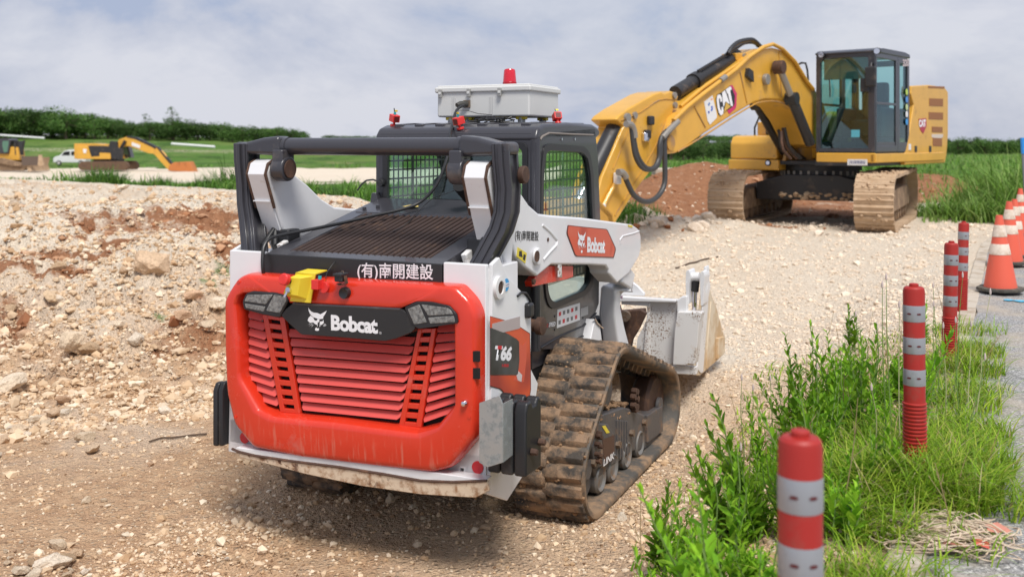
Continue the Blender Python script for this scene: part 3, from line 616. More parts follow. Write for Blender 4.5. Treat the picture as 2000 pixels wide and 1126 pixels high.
# --- lift arms
armo = B.side([(1013.5,370),(1034,400),(1053,417)], .665) + B.side([(1075,420),(1139,425),(1235,438),(1247,446),(1252,458),(1252.6,483),(1249,500),(1240,516),(1229,534),(1206,553),(1190,535),(1189,527),(1184,519),(1150,517),(1077,517),(1050,540),(1021,518),(1008,502),(1003,483)], .665)
arm = [(.085,1.76),(.11,1.80),(.16,1.815),(.21,1.79)] + armo + [(.33,1.27),(.24,1.42),(.16,1.58)]
print('ARM', [(round(a,2), round(b,2)) for a, b in arm])
for s in (1, -1):
    la = P('lift_arm', MB().prism(arm, 'x', s*.54, s*.665), white, bevel=.014, seg=3)
    # dirty inner flange seen from behind, folded into the arm's rear edge
    pts = [(s*.602, .15, 1.818), (s*.602, .105, 1.798), (s*.602, .085, 1.75), (s*.602, .155, 1.58), (s*.602, .235, 1.42), (s*.602, .325, 1.27)]
    P('rear_flange', MB().bar([(a, b-.004, c) for a, b, c in pts], .10, .012), white, la, bevel=.003)
    P('weld_seam', MB().bar([(s*.552, .125, 1.615), (s*.653, .125, 1.615)], .006, .012, side=(0,0,1)), white, la)
    for dx in (-.055, .055): P('rust_edge', MB().tube([(a+dx*1.02, b-.006, c) for a, b, c in pts[:4]], .008, 6), rustmat, la)
    # front leg that drops to the bucket coupler
    c0 = [B.solve(*p, x=.52) for p in ((1206,545),(1190,566),(1191,607),(1198,650),(1204,690),(1207,705))]
    wd = [.16,.105,.10,.11,.15,.16]
    pts = [(s*.597, 1.98, 1.12), (s*.590, c0[0].y-.05, c0[0].z+.01), (s*.53, c0[1].y, c0[1].z)] + [(s*.52, p.y, p.z) for p in c0[2:]]
    P('arm_front_leg', MB().bar(pts, [.11,.11,.11,.11,.115,.12,.12], [.15,.13]+[.12,.12,.14,.20,.23]), white, la, bevel=.018, seg=3)
    P('arm_pin', MB().lathe([(.045,-.02),(.045,.012),(.028,.02),(.026,.0)], (s*.69, 0, 0), 'x', 24) if False else MB().disc((s*.665-(.0 if s > 0 else .02), B.solve(1046,500,x=.665).y, B.solve(1046,500,x=.665).z), 'x', .042, .02), white, la, bevel=.006)
    P('pin_hole', MB().disc((s*.686-(.0 if s > 0 else .004), B.solve(1046,500,x=.68).y, B.solve(1046,500,x=.68).z), 'x', .027, .004), rustmat, la)
    if s > 0:
        RA = la
        z = .6665
        side_text('lettering', '(有)南開建設', (1006,472), (1052,473.5), (1006,449), blackt, z, bold=.012, parent=la)
        d = B.side(ZD() if False else Z4((160,258),(215,294),(206,357),(154,316)), z); P('warning_sticker', MB().prism(d, 'x', z-.002, z+.001), yel2, la)
        d = B.side(Z4((168,282),(182,280),(188,320),(166,312)), z); P('warning_pictogram', MB().prism(d, 'x', z+.0005, z+.002), blackt, la)
        d = B.side(Z4((195,300),(208,306),(202,340),(190,332)), z); P('warning_pictogram', MB().prism(d, 'x', z+.0005, z+.002), blackt, la)
        o6 = [(100,105),(520,150),(940,190),(975,215),(1150,600),(1155,660),(1110,825),(290,795),(250,760),(75,300),(80,230)]
        ZB = zm(1100, 430, 11.2625)
        P('brand_plate', MB().prism(rnd_poly(B.side(ZB(*o6), z), .006), 'x', z-.002, z+.0012), mat('maroon_edge', (.09,.015,.012), .4), la)
        o7 = [(115,122),(520,165),(930,205),(962,228),(1128,600),(1132,650),(1095,805),(300,780),(262,748),(95,300),(98,230)]
        P('brand_plate_face', MB().prism(rnd_poly(B.side(ZB(*o7), z), .006), 'x', z, z+.002), redgrad, la)
        def hm(x, y):     # the emblem on the plate: its own box on the arm
            u = (x-127)/(568-127); v = (y-115)/540 - u*.14
            tx = 318 + u*182; ty = 222 + v*520 + u*30 + .0*x
            return tuple(B.solve(1100+tx/11.2625, 430+ty/11.2625, x=z+.0035))
        P('wildcat_head_emblem', cathead(hm, 0), whitet, la, smooth=False)
        side_text('lettering', 'Bobcat', ZB((525,708))[0], ZB((918,728))[0], ZB((532,362))[0], whitet, z+.0035, bold=.045, parent=la, sp=.93)
        # small fold lines and hole of the pressed arm
        q = B.solve(*Z4((345,212))[0], x=z); P('drain_hole', MB().disc((z-.001, q.y, q.z), 'x', .010, .003, 14), rustmat, la)
        P('pressed_rib', MB().tube([B.solve(*p, x=z-.002) for p in Z4((310,122),(352,160),(400,215),(395,245),(352,290),(315,335))], .007, 8), white, la)
        P('pressed_rib', MB().tube([B.solve(*p, x=z-.002) for p in Z4((900,160),(870,172),(800,190),(782,215),(785,240))], .005, 8), white, la)
        P('corner_sticker', MB().prism(B.side(Z4((832,120),(862,126),(862,137),(838,134)), z+.001), 'x', z, z+.0015), yel2, la)
        # red lock bracket and cylinder under the arm
        br = P('lock_bracket', MB().prism(B.side(Z4((245,470),(268,440),(345,372),(500,372),(500,440),(460,455),(250,500)), .64), 'x', .60, .64), red, la, bevel=.004)
        P('bracket_strap', MB().prism(B.side(Z4((408,340),(428,335),(432,445),(408,440)), .66), 'x', .655, .66), white_dirty, br, bevel=.002)
        q = B.solve(*Z4((262,468))[0], x=.65); P('bolt', MB().disc((.64, q.y, q.z), 'x', .014, .012, 8), rustmat, br)
# lift cylinders behind the uprights
for s in (1, -1):
    P('lift_cylinder', MB().tube([(s*.62, .40, .75), (s*.62, .44, 1.12)], .034, 14), dark)
    P('cylinder_rod', MB().tube([(s*.62, .44, 1.10), (s*.62, .45, 1.24)], .018, 14), chrome)
# --- black rear frame: two ribbed legs and the cross tube
for s in (1, -1):
    pts = [(s*.722,.15,1.90),(s*.724,.155,1.82),(s*.727,.175,1.70),(s*.722,.175,1.60),(s*.70,.165,1.52),(s*.67,.14,1.45),(s*.635,.11,1.37),(s*.625,.10,1.28)]
    leg = P('frame_leg', MB().bar(pts, .052, .075), dark, bevel=.008)
    for dy in (-.045, .040):
        P('leg_flange', MB().bar([(a - s*.004, b+dy, c) for a, b, c in pts], .084, .018), dark, leg, bevel=.004)
    P('leg_rib', MB().bar([(a, b-.058, c) for a, b, c in pts], .020, .018), dark, leg, bevel=.004)
    P('leg_rib', MB().bar([(a - s*.034, b-.056, c) for a, b, c in pts], .010, .012), dark, leg, bevel=.003)
    P('top_bracket', MB().bar([(s*.766,.15,1.878),(s*.70,.155,1.875),(s*.60,.17,1.885),(s*.50,.18,1.888)], [.11,.11,.12,.12], [.06,.06,.085,.10], side=(0,1,0)), dark, leg, bevel=.022, seg=4)
    P('pin_boss', MB().disc((s*.762 if s > 0 else -.792, .22, 1.76), 'x', .04, .03), rustmat, leg, bevel=.006)
    P('arm_lug', MB().disc((min(s*.455, s*.53), .15, 1.775), 'x', .062, .075), dark, leg, bevel=.01)
    P('lug_web', MB().box(min(s*.46, s*.525), max(s*.46, s*.525), .10, .20, 1.78, 1.87), dark, leg, bevel=.01)
    P('rust_ring', MB().disc((s*.452-(.0 if s > 0 else 0.0)-(.006 if s > 0 else 0), .15, 1.775), 'x', .045, .006), rustmat, leg)
    P('inner_link', MB().prism([(.14,1.40),(.20,1.42),(.30,1.25),(.26,1.20)], 'x', s*.50, s*.53), white_dirty, leg, bevel=.006)
P('cross_tube', MB().lathe([(.0,-.56),(.040,-.56),(.040,-.50),(.046,-.50),(.046,-.475),(.042,-.475),(.042,.475),(.046,.475),(.046,.50),(.040,.50),(.040,.56),(0,.56)], (0,.175,1.885), 'x', 28), dark)
# hoses and dark links between leg and tower
for s in (1, -1):
    P('hydraulic_hose', MB().tube([(s*.56,.22,1.30),(s*.57,.18,1.40),(s*.585,.2,1.46),(s*.60,.30,1.42),(s*.60,.42,1.3)], .017, 10), cable)
    P('hydraulic_hose', MB().tube([(s*.60,.13,1.30),(s*.60,.13,1.40),(s*.59,.20,1.47),(s*.60,.33,1.40),(s*.6,.46,1.2)], .014, 10), cable)
    P('hose_block', MB().box(min(s*.50, s*.58), max(s*.50, s*.58), .20, .30, 1.33, 1.47), black, bevel=.01)
# --- cab
cab_o = B.side([(1052,290),(1056,270),(1066,260),(1160,252),(1166,300),(1171,430),(1169,521),(1168,592),(1161,611),(1152,676),(1120,681),(1049,681),(1050,500)], .5)
cab_i = B.side([(1062,294),(1072,290),(1135,294),(1146,306),(1152,340),(1156,430),(1154,521),(1151,552),(1139,569),(1080,594),(1071,588),(1066,572),(1060,500),(1056,430),(1057,340)], .5)
co_ = [(max(a, .99), b) for a, b in cab_o]
cc = (sum(p[0] for p in cab_i)/len(cab_i), sum(p[1] for p in cab_i)/len(cab_i))
cabg = None
for s in (1, -1):
    mb = MB(); ringplate(mb, co_, rnd_poly(cab_i, .03), 'x', s*.47, s*.505)
    sd_ = P('cab_side', mb, dark, bevel=.005)
    mb = MB(); gi = [(cc[0]+(a-cc[0])*1.04, cc[1]+(b-cc[1])*1.04) for a, b in rnd_poly(cab_i, .03)]
    gi2 = [(cc[0]+(a-cc[0])*.93, cc[1]+(b-cc[1])*.93) for a, b in rnd_poly(cab_i, .03)]
    ringplate(mb, [(cc[0]+(a-cc[0])*1.07, cc[1]+(b-cc[1])*1.06) for a, b in rnd_poly(cab_i, .03)], [(cc[0]+(a-cc[0])*.965, cc[1]+(b-cc[1])*.975) for a, b in rnd_poly(cab_i, .03)], 'x', s*.503, s*.513); P('window_seal', mb, black, sd_, bevel=.003)
    P('window_glass', MB().prism(gi, 'x', s*.492, s*.495), glasst, sd_)
    ya, yb = min(p[0] for p in cab_i), max(p[0] for p in cab_i); zb, zt_ = min(p[1] for p in cab_i), max(p[1] for p in cab_i)
    P('sliding_bar', MB().box(min(s*.486, s*.491), max(s*.486, s*.491), (ya+yb)/2-.06, (ya+yb)/2-.045, zb+.15, zt_), chrome if s > 0 else dark, sd_)
    mb = MB()
    k = ya+.03
    while k < yb-.02: mb.box(min(s*.468, s*.472), max(s*.468, s*.472), k, k+.010, zb+.1, zt_); k += .052
    k = zb+.1
    while k < zt_: mb.box(min(s*.4685, s*.4715), max(s*.4685, s*.4715), ya, yb, k, k+.010); k += .052
    P('window_guard', mb, guardm, sd_)
    # the solid lower door area behind the ring: inner panel
    P('lower_panel', MB().prism([(1.0,.70),(1.75,.70),(1.80,.98),(1.0,.95)], 'x', s*.44, s*.468), dark, sd_)
# rear wall with window opening
mb = MB(); ro = [(-.50,1.36),(.50,1.36),(.50,1.90),(.47,1.955),(-.47,1.955),(-.50,1.90)]; ri = rnd_poly([(-.43,1.55),(.43,1.55),(.43,1.885),(-.43,1.885)], .03)
ringplate(mb, ro, ri, 'y', 1.0, 1.03); bw = P('cab_rear_wall', mb, dark, bevel=.006)
mb = MB(); ringplate(mb, rnd_poly([(-.45,1.53),(.45,1.53),(.45,1.905),(-.45,1.905)], .04), rnd_poly([(-.42,1.56),(.42,1.56),(.42,1.875),(-.42,1.875)], .03), 'y', .99, 1.001); P('window_seal', mb, black, bw, bevel=.003)
P('rear_window', MB().box(-.435, .435, 1.010, 1.013, 1.545, 1.89), glass, bw)
for s in (1, -1): P('cab_corner', MB().tube([(s*.478,1.028,.8),(s*.478,1.028,1.93)], .032, 14), dark, bw)
P('rear_tab', MB().prism([(1.36,0),(1.36,0)] if False else [(-.52,1.50),(-.44,1.50),(-.45,1.56),(-.47,1.62),(-.50,1.62)], 'y', .95, .99), dark, bw, bevel=.006)
# front frame, floor, interior
mb = MB(); ringplate(mb, [(-.5,.8),(.5,.8),(.5,1.95),(-.5,1.95)], [(-.44,.9),(.44,.9),(.44,1.9),(-.44,1.9)], 'y', 1.86, 1.90); P('front_door_frame', mb, dark, bevel=.006)
P('cab_floor', MB().box(-.46,.46,1.0,1.9,.70,.76), void)
seat = P('seat', MB().box(-.25,.25,1.25,1.7,1.05,1.17), black, bevel=.04, seg=3)
P('seat_backrest', MB().prism([(1.22,1.12),(1.32,1.12),(1.24,1.72),(1.15,1.70)], 'x', -.23, .23), black, seat, bevel=.035, seg=3)
P('joystick', MB().tube([(.33,1.6,1.1),(.33,1.62,1.32)], .018, 8), pink, seat); P('armrest', MB().box(.27,.36,1.3,1.62,1.28,1.32), black, seat, bevel=.01)
P('bulkhead_post', MB().box(.02, .30, 1.03, 1.10, 1.4, 1.9), black)
# roof
rp_ = [(.99,1.915),(1.0,1.95),(1.03,1.985),(1.10,2.005),(1.45,2.02),(1.85,2.015),(1.93,2.0),(1.965,1.985),(1.965,1.945),(1.90,1.925)]
roof = P('cab_roof', MB().prism(rp_, 'x', -.505, .505), dark, bevel=.024, seg=3)
for k in range(7):
    x = -.40 + .133*k; P('roof_rib', MB().bar([(x, 1.08, 2.002), (x+.0, 1.22, 2.012), (x, 1.9, 2.018)], .055, .014), dark, roof, bevel=.005)
P('roof_seal', MB().tube([B.solve(*p, x=.508) for p in Z3((985,540),(1000,520),(1040,500),(1180,508),(1310,512))], .006, 6), mat('cracked_seal', (.22,.19,.17), .8), roof)
for x in (1115,1195):
    q = B.solve(*Z3((x,537))[0], x=.507); P('roof_bolt', MB().disc((.504,q.y,q.z), 'x', .008, .008, 10), chrome, roof)
# stickers on the door
dd = P('operator_sticker', MB().prism(B.side(Z4((403,640),(540,597),(540,702),(400,752)), .5065), 'x', .5045, .5065), white_st)
for r_ in range(2):
    for k in range(5):
        x0 = 412 + k*25; y0 = 655 - k*8 + r_*56
        if r_ == 1: x0, y0 = 410+k*25, 706-k*8
        P('pictogram', MB().prism(B.side(Z4((x0,y0),(x0+14,y0-4),(x0+13,y0+20),(x0,y0+24)), .5075), 'x', .5063, .5072), redflat if (k+r_*2) % 3 == 0 else mat('grey_ink', (.15,.15,.15), .5), dd)
P('grey_sticker', MB().prism(B.side(Z4((546,632),(590,616),(590,668),(544,684)), .5065), 'x', .5045, .5065), mat('grey_sticker', (.35,.35,.35), .5))
side_text('lettering', 'SPEED', Z4((350,745))[0], Z4((391,738))[0], Z4((350,718))[0], whitet, .507, bold=.03, shear=.2)
side_text('lettering', 'TWO', Z4((326,752))[0], Z4((347,747))[0], Z4((326,728))[0], redflat, .507, bold=.03, shear=.2)
for p in ((388,680),(388,760),(572,800),(560,690)):
    q = B.solve(*Z4(p)[0], x=.506); P('rivet', MB().disc((.504,q.y,q.z), 'x', .007, .005, 10), dark)
# lower door seam & bottom sill details
P('door_crease', MB().tube([B.solve(*p, x=.508) for p in Z4((300,872),(420,800),(560,740),(640,660))], .005, 6), black)
P('door_crease', MB().tube([B.solve(*p, x=.508) for p in Z4((430,872),(560,800),(620,735))], .005, 6), black)
# front white fender wedge & step
P('fender', MB().prism(B.side(Z4((632,695),(665,740),(683,885),(595,882)), .56), 'x', .5, .56), white, bevel=.006)
P('handhold', MB().tube([B.solve(*p, x=.565) for p in Z4((628,690),(645,720),(668,742),(680,750))], .006, 8), chrome)
# horn-like valve and plug on the side post
q = B.solve(1052, 636, x=.72)
P('coupler', MB().lathe([(.030,0),(.030,.05),(.042,.055),(.042,.085),(.02,.09)], (q.x-.06, q.y, q.z), 'x', 18), rustmat)
q = B.solve(1037, 605, x=.73); P('rubber_cap', MB().box(q.x-.03,q.x+.012,q.y-.04,q.y+.02,q.z-.035,q.z+.035), black, bevel=.014, seg=3)
P('cap_lead', MB().tube([B.solve(*p, x=.72) for p in ((1011,578),(1018,571),(1027,572),(1035,585),(1038,598))], .006, 8), cable)
# exhaust outlet in front of the rear window
P('exhaust_pipe', MB().tube([(.285,.86,1.50),(.285,.86,1.72),(.285,.83,1.78)], [.038,.034,.034], 16), dark)
q = B.solve(912, 365, y=.80)
P('exhaust_mouth', MB().tube([(q.x,.83,q.z-.06),(q.x+.005,.80,q.z-.03),(q.x,.74,q.z+.02)], [.035,.045,.05], 18), void)
# little whip on the cab corner
q = B.solve(747, 357, y=.99); P('washer_nozzle', MB().disc((q.x,.96,q.z), 'y', .022, .03, 14), black, bevel=.004)
P('nozzle_whip', MB().tube([B.solve(*p, y=.94) for p in Z2((985,375),(930,357),(890,362),(860,385),(832,425))], .005, 8), cable)
# --- tracks
def hull(pts):
    pts = sorted(set(pts)); cr = lambda o, a, b: (a[0]-o[0])*(b[1]-o[1])-(a[1]-o[1])*(b[0]-o[0]); lo = []; up = []
    for p in pts:
        while len(lo) > 1 and cr(lo[-2], lo[-1], p) <= 0: lo.pop()
        lo.append(p)
    for p in pts[::-1]:
        while len(up) > 1 and cr(up[-2], up[-1], p) <= 0: up.pop()
        up.append(p)
    return lo[:-1] + up[:-1]
def belt(circs, off, step):
    pts = []
    for cx, cz, r in circs: pts += [(cx + (r-off)*math.cos(a*math.pi/36), cz + (r-off)*math.sin(a*math.pi/36)) for a in range(72)]
    h = hull([(round(a, 5), round(b, 5)) for a, b in pts]); L_ = [0]
    for i in range(len(h)): L_.append(L_[-1] + math.dist(h[i], h[(i+1) % len(h)]))
    n = round(L_[-1]/step); o = []
    for k in range(n):
        d = L_[-1]*k/n; i = max(j for j in range(len(h)) if L_[j] <= d+1e-9); t = (d-L_[i])/max(1e-9, (L_[i+1]-L_[i])); a, b = h[i], h[(i+1) % len(h)]
        tx, tz = (b[0]-a[0]), (b[1]-a[1]); m_ = math.hypot(tx, tz) or 1; o.append(((a[0]+(b[0]-a[0])*t, a[1]+(b[1]-a[1])*t), (tx/m_, tz/m_)))
    return o
circs = [(.955,.235,.235), (1.345,.545,.245), (2.24,.255,.235)]
rollm = mat('roller_steel', (.20,.195,.19), .5, metal=.3, dirt=(.24,.15,.09), amt=.5, dscale=12)
def loader_track(s):
    x0, x1 = s*.475, s*.875
    root = None
    pl = belt(circs, .026, .043); n = len(pl)
    prof = [(.0,.0),(0,.022),(.04,.026),(.96,.026),(1,.022),(1,0),(.97,-.012),(.03,-.012)]
    loops = []
    for (p, t) in pl:
        nx, nz = t[1], -t[0]
        loops.append([(x0+(x1-x0)*u, p[0]+nx*d, p[1]+nz*d) for u, d in prof])
    loops.append(loops[0]); mb = MB().rings(loops, caps=False)
    # drive nubs on the inside
    nb = mb
    for k, (p, t) in enumerate(belt(circs, .045, .086)):
        nx, nz = t[1], -t[0]
        for u in (.36, .62):
            X = x0+(x1-x0)*u; w = .016
            nb.add([(X+dx, p[0]+t[0]*a+nx*b, p[1]+t[1]*a+nz*b) for dx, a, b in ((-.03,-w,.01),(.03,-w,.01),(.03,w,.01),(-.03,w,.01),(-.02,-w*.5,-.03),(.02,-w*.5,-.03),(.02,w*.5,-.03),(-.02,w*.5,-.03))], [(0,1,2,3),(7,6,5,4),(0,4,5,1),(1,5,6,2),(2,6,7,3),(3,7,4,0)])
    root = P('rubber_track', mb, rubber_c, ang=50)
    lg = MB(); rr = random.Random(5)
    nl = n//2; pl2 = belt(circs, .0, .086); nl = len(pl2)
    for k, (p, t) in enumerate(pl2):
        for half in (0, 1):
            q = pl2[k]; tt = t; nx, nz = t[1], -t[0]
            sh = .043 if half else 0.0
            # shift along the belt for the staggered half
            pp = ((p[0]+pl2[(k+1) % nl][0][0])/2, (p[1]+pl2[(k+1) % nl][0][1])/2) if half else p
            ua, ub = ((.03,.50) if half == 0 else (.46,.97))
            segs = 5; loops = []
            for j in range(segs+1):
                u = ua + (ub-ua)*j/segs; w = .034 + .006*math.sin(math.pi*j/segs) + rr.uniform(-.002,.002)
                if (half == 0 and j >= 4) or (half == 1 and j <= 1): w += .008
                hgt = .026*(1 if 0 < j < segs else .8) + rr.uniform(-.0035,.002)
                X = x0+(x1-x0)*u; base = -.004
                loops.append([(X, pp[0]+tt[0]*a+nx*b, pp[1]+tt[1]*a+nz*b) for a, b in ((-w,base),(-w*.72,hgt-.006),(-w*.55,hgt),(w*.55,hgt),(w*.72,hgt-.006),(w,base))])
            lg.rings(loops, caps=True)
    P('tread_lug', lg, rubber, root, ang=40); bpy.data.objects[-1] if False else None
    md = MB(); rr = random.Random(8+s)
    for k in range(1300):
        p, t = pl2[rr.randrange(nl)]; nx, nz = t[1], -t[0]
        if p[1] < .06: continue
        u = min(.97, max(.03, rr.gauss(.45, .22))); a = rr.uniform(-.043,.043); d = rr.uniform(-.004, .006)
        clod(md, (x0+(x1-x0)*u, p[0]+t[0]*a+nx*d, p[1]+t[1]*a+nz*d), rr.uniform(.005,.017), rr, .8)
    P('mud_clod', md, mudm, root, smooth=False)['kind'] = 'stuff'
    if s < 0: root.location = (0, -.13, -.035)
    # undercarriage
    xo = s*.80; xi = s*.56
    ubeam = B.side([p for p in Z6((130,1040),(255,930),(300,905),(400,830),(480,820),(560,760),(600,700),(620,660),(620,495),(505,560),(480,560),(400,520),(330,505),(170,560),(160,610),(110,760),(90,900))], .80)
    uf = P('track_frame', MB().prism(ubeam, 'x', xi, xo), greyu, root if False else None, bevel=.012, seg=2)
    P('frame_box', MB().prism(B.side(Z6((505,565),(615,495),(620,680),(508,770)), .815), 'x', s*.60, s*.815), greyu, uf, bevel=.006)
    P('motor_cover', MB().prism(B.side(Z6((130,620),(215,625),(262,700),(262,900),(130,960),(100,800)), .825), 'x', s*.70, s*.825), greyu, uf, bevel=.01)
    for k in range(5): 
        x_ = 285 + k*18; P('cover_rib', MB().prism(B.side(Z6((x_,600+k*2),(x_+9,598+k*2),(x_+9,885-k*9),(x_,893-k*9)), .808), 'x', s*.79, s*.808), greyu, uf, bevel=.003)
    mt = MB(); 
    for k in range(420):
        u, v = rr.random(), rr.random(); xx = s*(.60+.19*v); yy = 1.12 + .62*u; zz = .50 - .13*u + rr.uniform(-.01,.015)
        clod(mt, (xx, yy, zz-.05*(v > .9)), rr.uniform(.008,.022), rr, .6)
    P('caked_mud', mt, mudm, uf, smooth=False)
    P('drive_sprocket', MB().lathe([(.05,0),(.17,0),(.17,.03),(.12,.05),(.09,.09),(.05,.10)], (s*.68 if s > 0 else -.78, 1.345, .545), 'x', 30), greyu, uf, bevel=.004)
    for a in range(12):
        aa = a*math.tau/12; P('sprocket_tooth', MB().box(min(s*.66,s*.70), max(s*.66,s*.70), 1.345+.185*math.cos(aa)-.015, 1.345+.185*math.cos(aa)+.015, .545+.185*math.sin(aa)-.015, .545+.185*math.sin(aa)+.015), greyu, uf)
    for cy, cz, r_, m_ in ((2.24,.255,.185,rustmat),(.955,.235,.185,greyu)):
        wheel = P('idler_wheel', MB().lathe([(.03,0),(r_*.9,0),(r_,.02),(r_,.10),(r_*.9,.12),(.03,.12)], (min(s*.66,s*.78), cy, cz), 'x', 36), m_, uf, bevel=.004)
        P('hub_cap', MB().disc((s*.79-(.0 if s > 0 else .02), cy, cz), 'x', .05, .02), greyu, wheel)
    for k, y_ in enumerate((1.16,1.36,1.60,1.84)):
        rl = P('track_roller', MB().lathe([(.02,0),(.070,0),(.078,.015),(.078,.075),(.066,.09),(.05,.075),(.02,.075)], (min(s*.72,s*.81), y_, .125), 'x', 28), rollm, uf, bevel=.003)
        P('roller_bolt', MB().disc((s*.80-(.0 if s > 0 else .025), y_+.06, .235), 'x', .020, .025, 6), bolt, rl)
    for y_ in (.98, 1.05): P('roller_bolt', MB().disc((s*.80-(.0 if s > 0 else .03), y_+.03, .255), 'x', .022, .03, 6), bolt, uf)
    q = B.solve(*Z6((395,450))[0], x=.80); 
    for k in range(7): a = k*math.tau/7; P('hose_fitting', MB().disc((s*.80-(.0 if s > 0 else .03), q.y+.05*math.cos(a)*.6, q.z+.055*math.sin(a)), 'x', .018, .03, 8), rustmat, uf)
    q = B.solve(*Z6((138,800))[0], x=.83)
    for k in range(9): a = k*math.tau/9; P('motor_bolt', MB().disc((s*.825-(.0 if s > 0 else .03), q.y+.024*math.cos(a), q.z+.075*math.sin(a)), 'x', .012, .028, 8), rustmat, uf)
    if s > 0:
        P('yellow_label', MB().prism(B.side(Z6((172,645),(195,638),(228,690),(205,697)), .8265), 'x', .824, .8275), yel2, uf)
        P('brown_panel', MB().prism(B.side(Z6((175,742),(262,708),(262,838),(190,905)), .8265), 'x', .824, .8270), mat('maroon_panel', (.06,.022,.018), .4), uf)
        side_text('lettering', 'LINK', Z6((182,940))[0], Z6((262,878))[0], Z6((182,890))[0], whitet, .828, bold=.03, shear=.15, parent=uf)
loader_track(1); loader_track(-1)
# --- coupler frame and bucket
fr = P('coupler_frame', MB().prism(B.rear(Z7((0,420),(150,420),(160,470),(375,450),(372,520),(270,700),(240,850),(0,860)), 2.62), 'y', 2.55, 2.62), rustmat, bevel=.01)
P('coupler_lever', MB().bar([B.solve(*p, y=2.54) for p in Z7((350,480),(290,610),(200,760))], .05, .03, side=(1,0,0)), rustmat, fr, bevel=.008)
P('coupler_pin', MB().disc(B.solve(*Z7((182,530))[0], y=2.50), 'y', .035, .03), bolt, fr)
bk = P('bucket', MB().prism(B.rear(Z7((376,405),(400,400),(640,378),(640,640),(605,960),(610,1032),(340,1000),(345,950),(372,600)), 2.80), 'y', 2.80, 2.83), white_dirty, bevel=.004)
yb_ = 2.80
P('bucket_top_lip', MB().prism(B.rear(Z7((130,348),(645,378),(642,400),(380,395),(150,392)), yb_-.01), 'y', yb_-.05, yb_+.02), white, bk, bevel=.006)
P('bucket_frame_edge', MB().prism(B.rear(Z7((150,395),(400,405),(385,440),(150,425)), yb_-.03), 'y', yb_-.03, yb_+.0), white, bk, bevel=.004)
P('bucket_frame_edge', MB().prism(B.rear(Z7((385,405),(405,412),(372,960),(340,940),(352,760)), yb_-.03), 'y', yb_-.03, yb_+.0), white_dirty, bk, bevel=.004)
P('bucket_slotted_rib', MB().prism(B.rear(Z7((372,560),(350,930),(272,900),(290,720)), yb_-.02), 'y', yb_-.012, yb_+.01), white_dirty, bk)
P('bucket_top_plate', MB().prism(B.rear(Z7((205,195),(290,260),(352,325),(352,352),(125,345),(135,330)), yb_+.02), 'y', yb_+.02, yb_+.05), white, bk, bevel=.006)
P('bucket_corner_box', MB().prism(B.rear(Z7((645,488),(845,490),(860,500),(838,600),(812,900),(800,950),(745,945),(720,958),(605,952),(622,640)), yb_-.06), 'y', yb_-.07, yb_+.02), white_dirty, bk, bevel=.012)
P('bucket_corner_gusset', MB().prism(B.rear(Z7((645,385),(690,350),(735,345),(738,488),(645,488)), yb_-.02), 'y', yb_-.04, yb_), white, bk, bevel=.008)
P('bucket_bottom_box', MB().prism(B.rear(Z7((605,960),(700,965),(810,975),(812,1040),(608,1030)), yb_-.03), 'y', yb_-.04, yb_+.02), white_dirty, bk, bevel=.004)
P('bucket_floor', MB().prism([(yb_,B.solve(*Z7((600,1030))[0], y=yb_).z), (yb_+.03, B.solve(*Z7((600,1030))[0], y=yb_).z+.02), (yb_+.70, B.solve(*Z7((600,1030))[0], y=yb_).z+.02), (yb_+.70, B.solve(*Z7((600,1030))[0], y=yb_).z), (yb_+.05, B.solve(*Z7((600,1030))[0], y=yb_).z-.01)], 'x', -.87, .83), tan_paint, bk)
# right end cheek of the bucket and left one
ck = B.side(Z7((880,285),(920,260),(945,350),(980,430),(1035,640),(1058,710),(1060,850),(1010,900),(840,1050),(800,1045),(812,960),(845,560)), .86)
for s in (1, -1):
    c_ = P('bucket_cheek', MB().prism(ck, 'x', s*.835, s*.865), tan_paint, bk, bevel=.008)
    P('cheek_band', MB().prism(B.side(Z7((880,300),(905,262),(912,400),(890,700),(868,1020),(850,1030),(815,990),(850,600)), .868), 'x', s*.86, s*.872), white_dirty, c_, bevel=.004)
    P('cheek_crease', MB().tube([Vector((s*.866, *p)) for p in B.side(Z7((940,400),(925,560),(905,800),(900,980)), .868)], .006, 6), tan_paint, c_)
    P('corner_wear_block', MB().prism(B.side(Z7((1010,720),(1058,705),(1062,850),(1008,905)), .89), 'x', s*.862, s*.89), tan_paint, c_, bevel=.006)
    if s > 0:
        for cx_ in ((735,120),(860,130)):
            x_, y_ = cx_
            P('cylinder_lug', MB().prism(rnd_poly(B.rear(Z7((x_+2,y_+10),(x_+12,y_-5),(x_+30,y_-2),(x_+42,y_+40),(x_+30,y_+150),(x_+30,y_+290),(x_+5,y_+300),(x_-2,y_+100)), yb_+.03), .01), 'y', yb_-.02, yb_+.12), white, c_, bevel=.006)
        P('outer_lug', MB().prism(B.rear(Z7((888,90),(905,80),(916,110),(912,200),(925,270),(895,430),(868,440),(872,300),(885,200)), yb_+.1), 'y', yb_+.06, yb_+.14), white, c_, bevel=.006)
        a, b = B.solve(*Z7((770,182))[0], y=yb_+.04), B.solve(*Z7((840,182))[0], y=yb_+.04); P('lug_pin', MB().tube([a, b], .032, 18), white, c_)
        a, b = B.solve(*Z7((808,215))[0], y=yb_+.04), B.solve(*Z7((797,310))[0], y=yb_+.04); P('clamp_cylinder', MB().tube([a, b], .026, 16), black, c_)
        P('clamp_rod', MB().tube([b, B.solve(*Z7((792,500))[0], y=yb_+.04)], .017, 16), chrome, c_)
P('bucket_back_sheet', MB().prism([(-.86,.30),(.3,.30),(.3,.95),(-.86,.95)], 'y', yb_+.0, yb_+.025), white, bk)
P('pink_tape', MB().prism(B.rear(Z7((118,275),(142,275),(138,345),(165,350),(160,378),(118,350)), 2.40), 'y', 2.395, 2.40), mat('pink_tape', (.72,.50,.62), .6), bk)

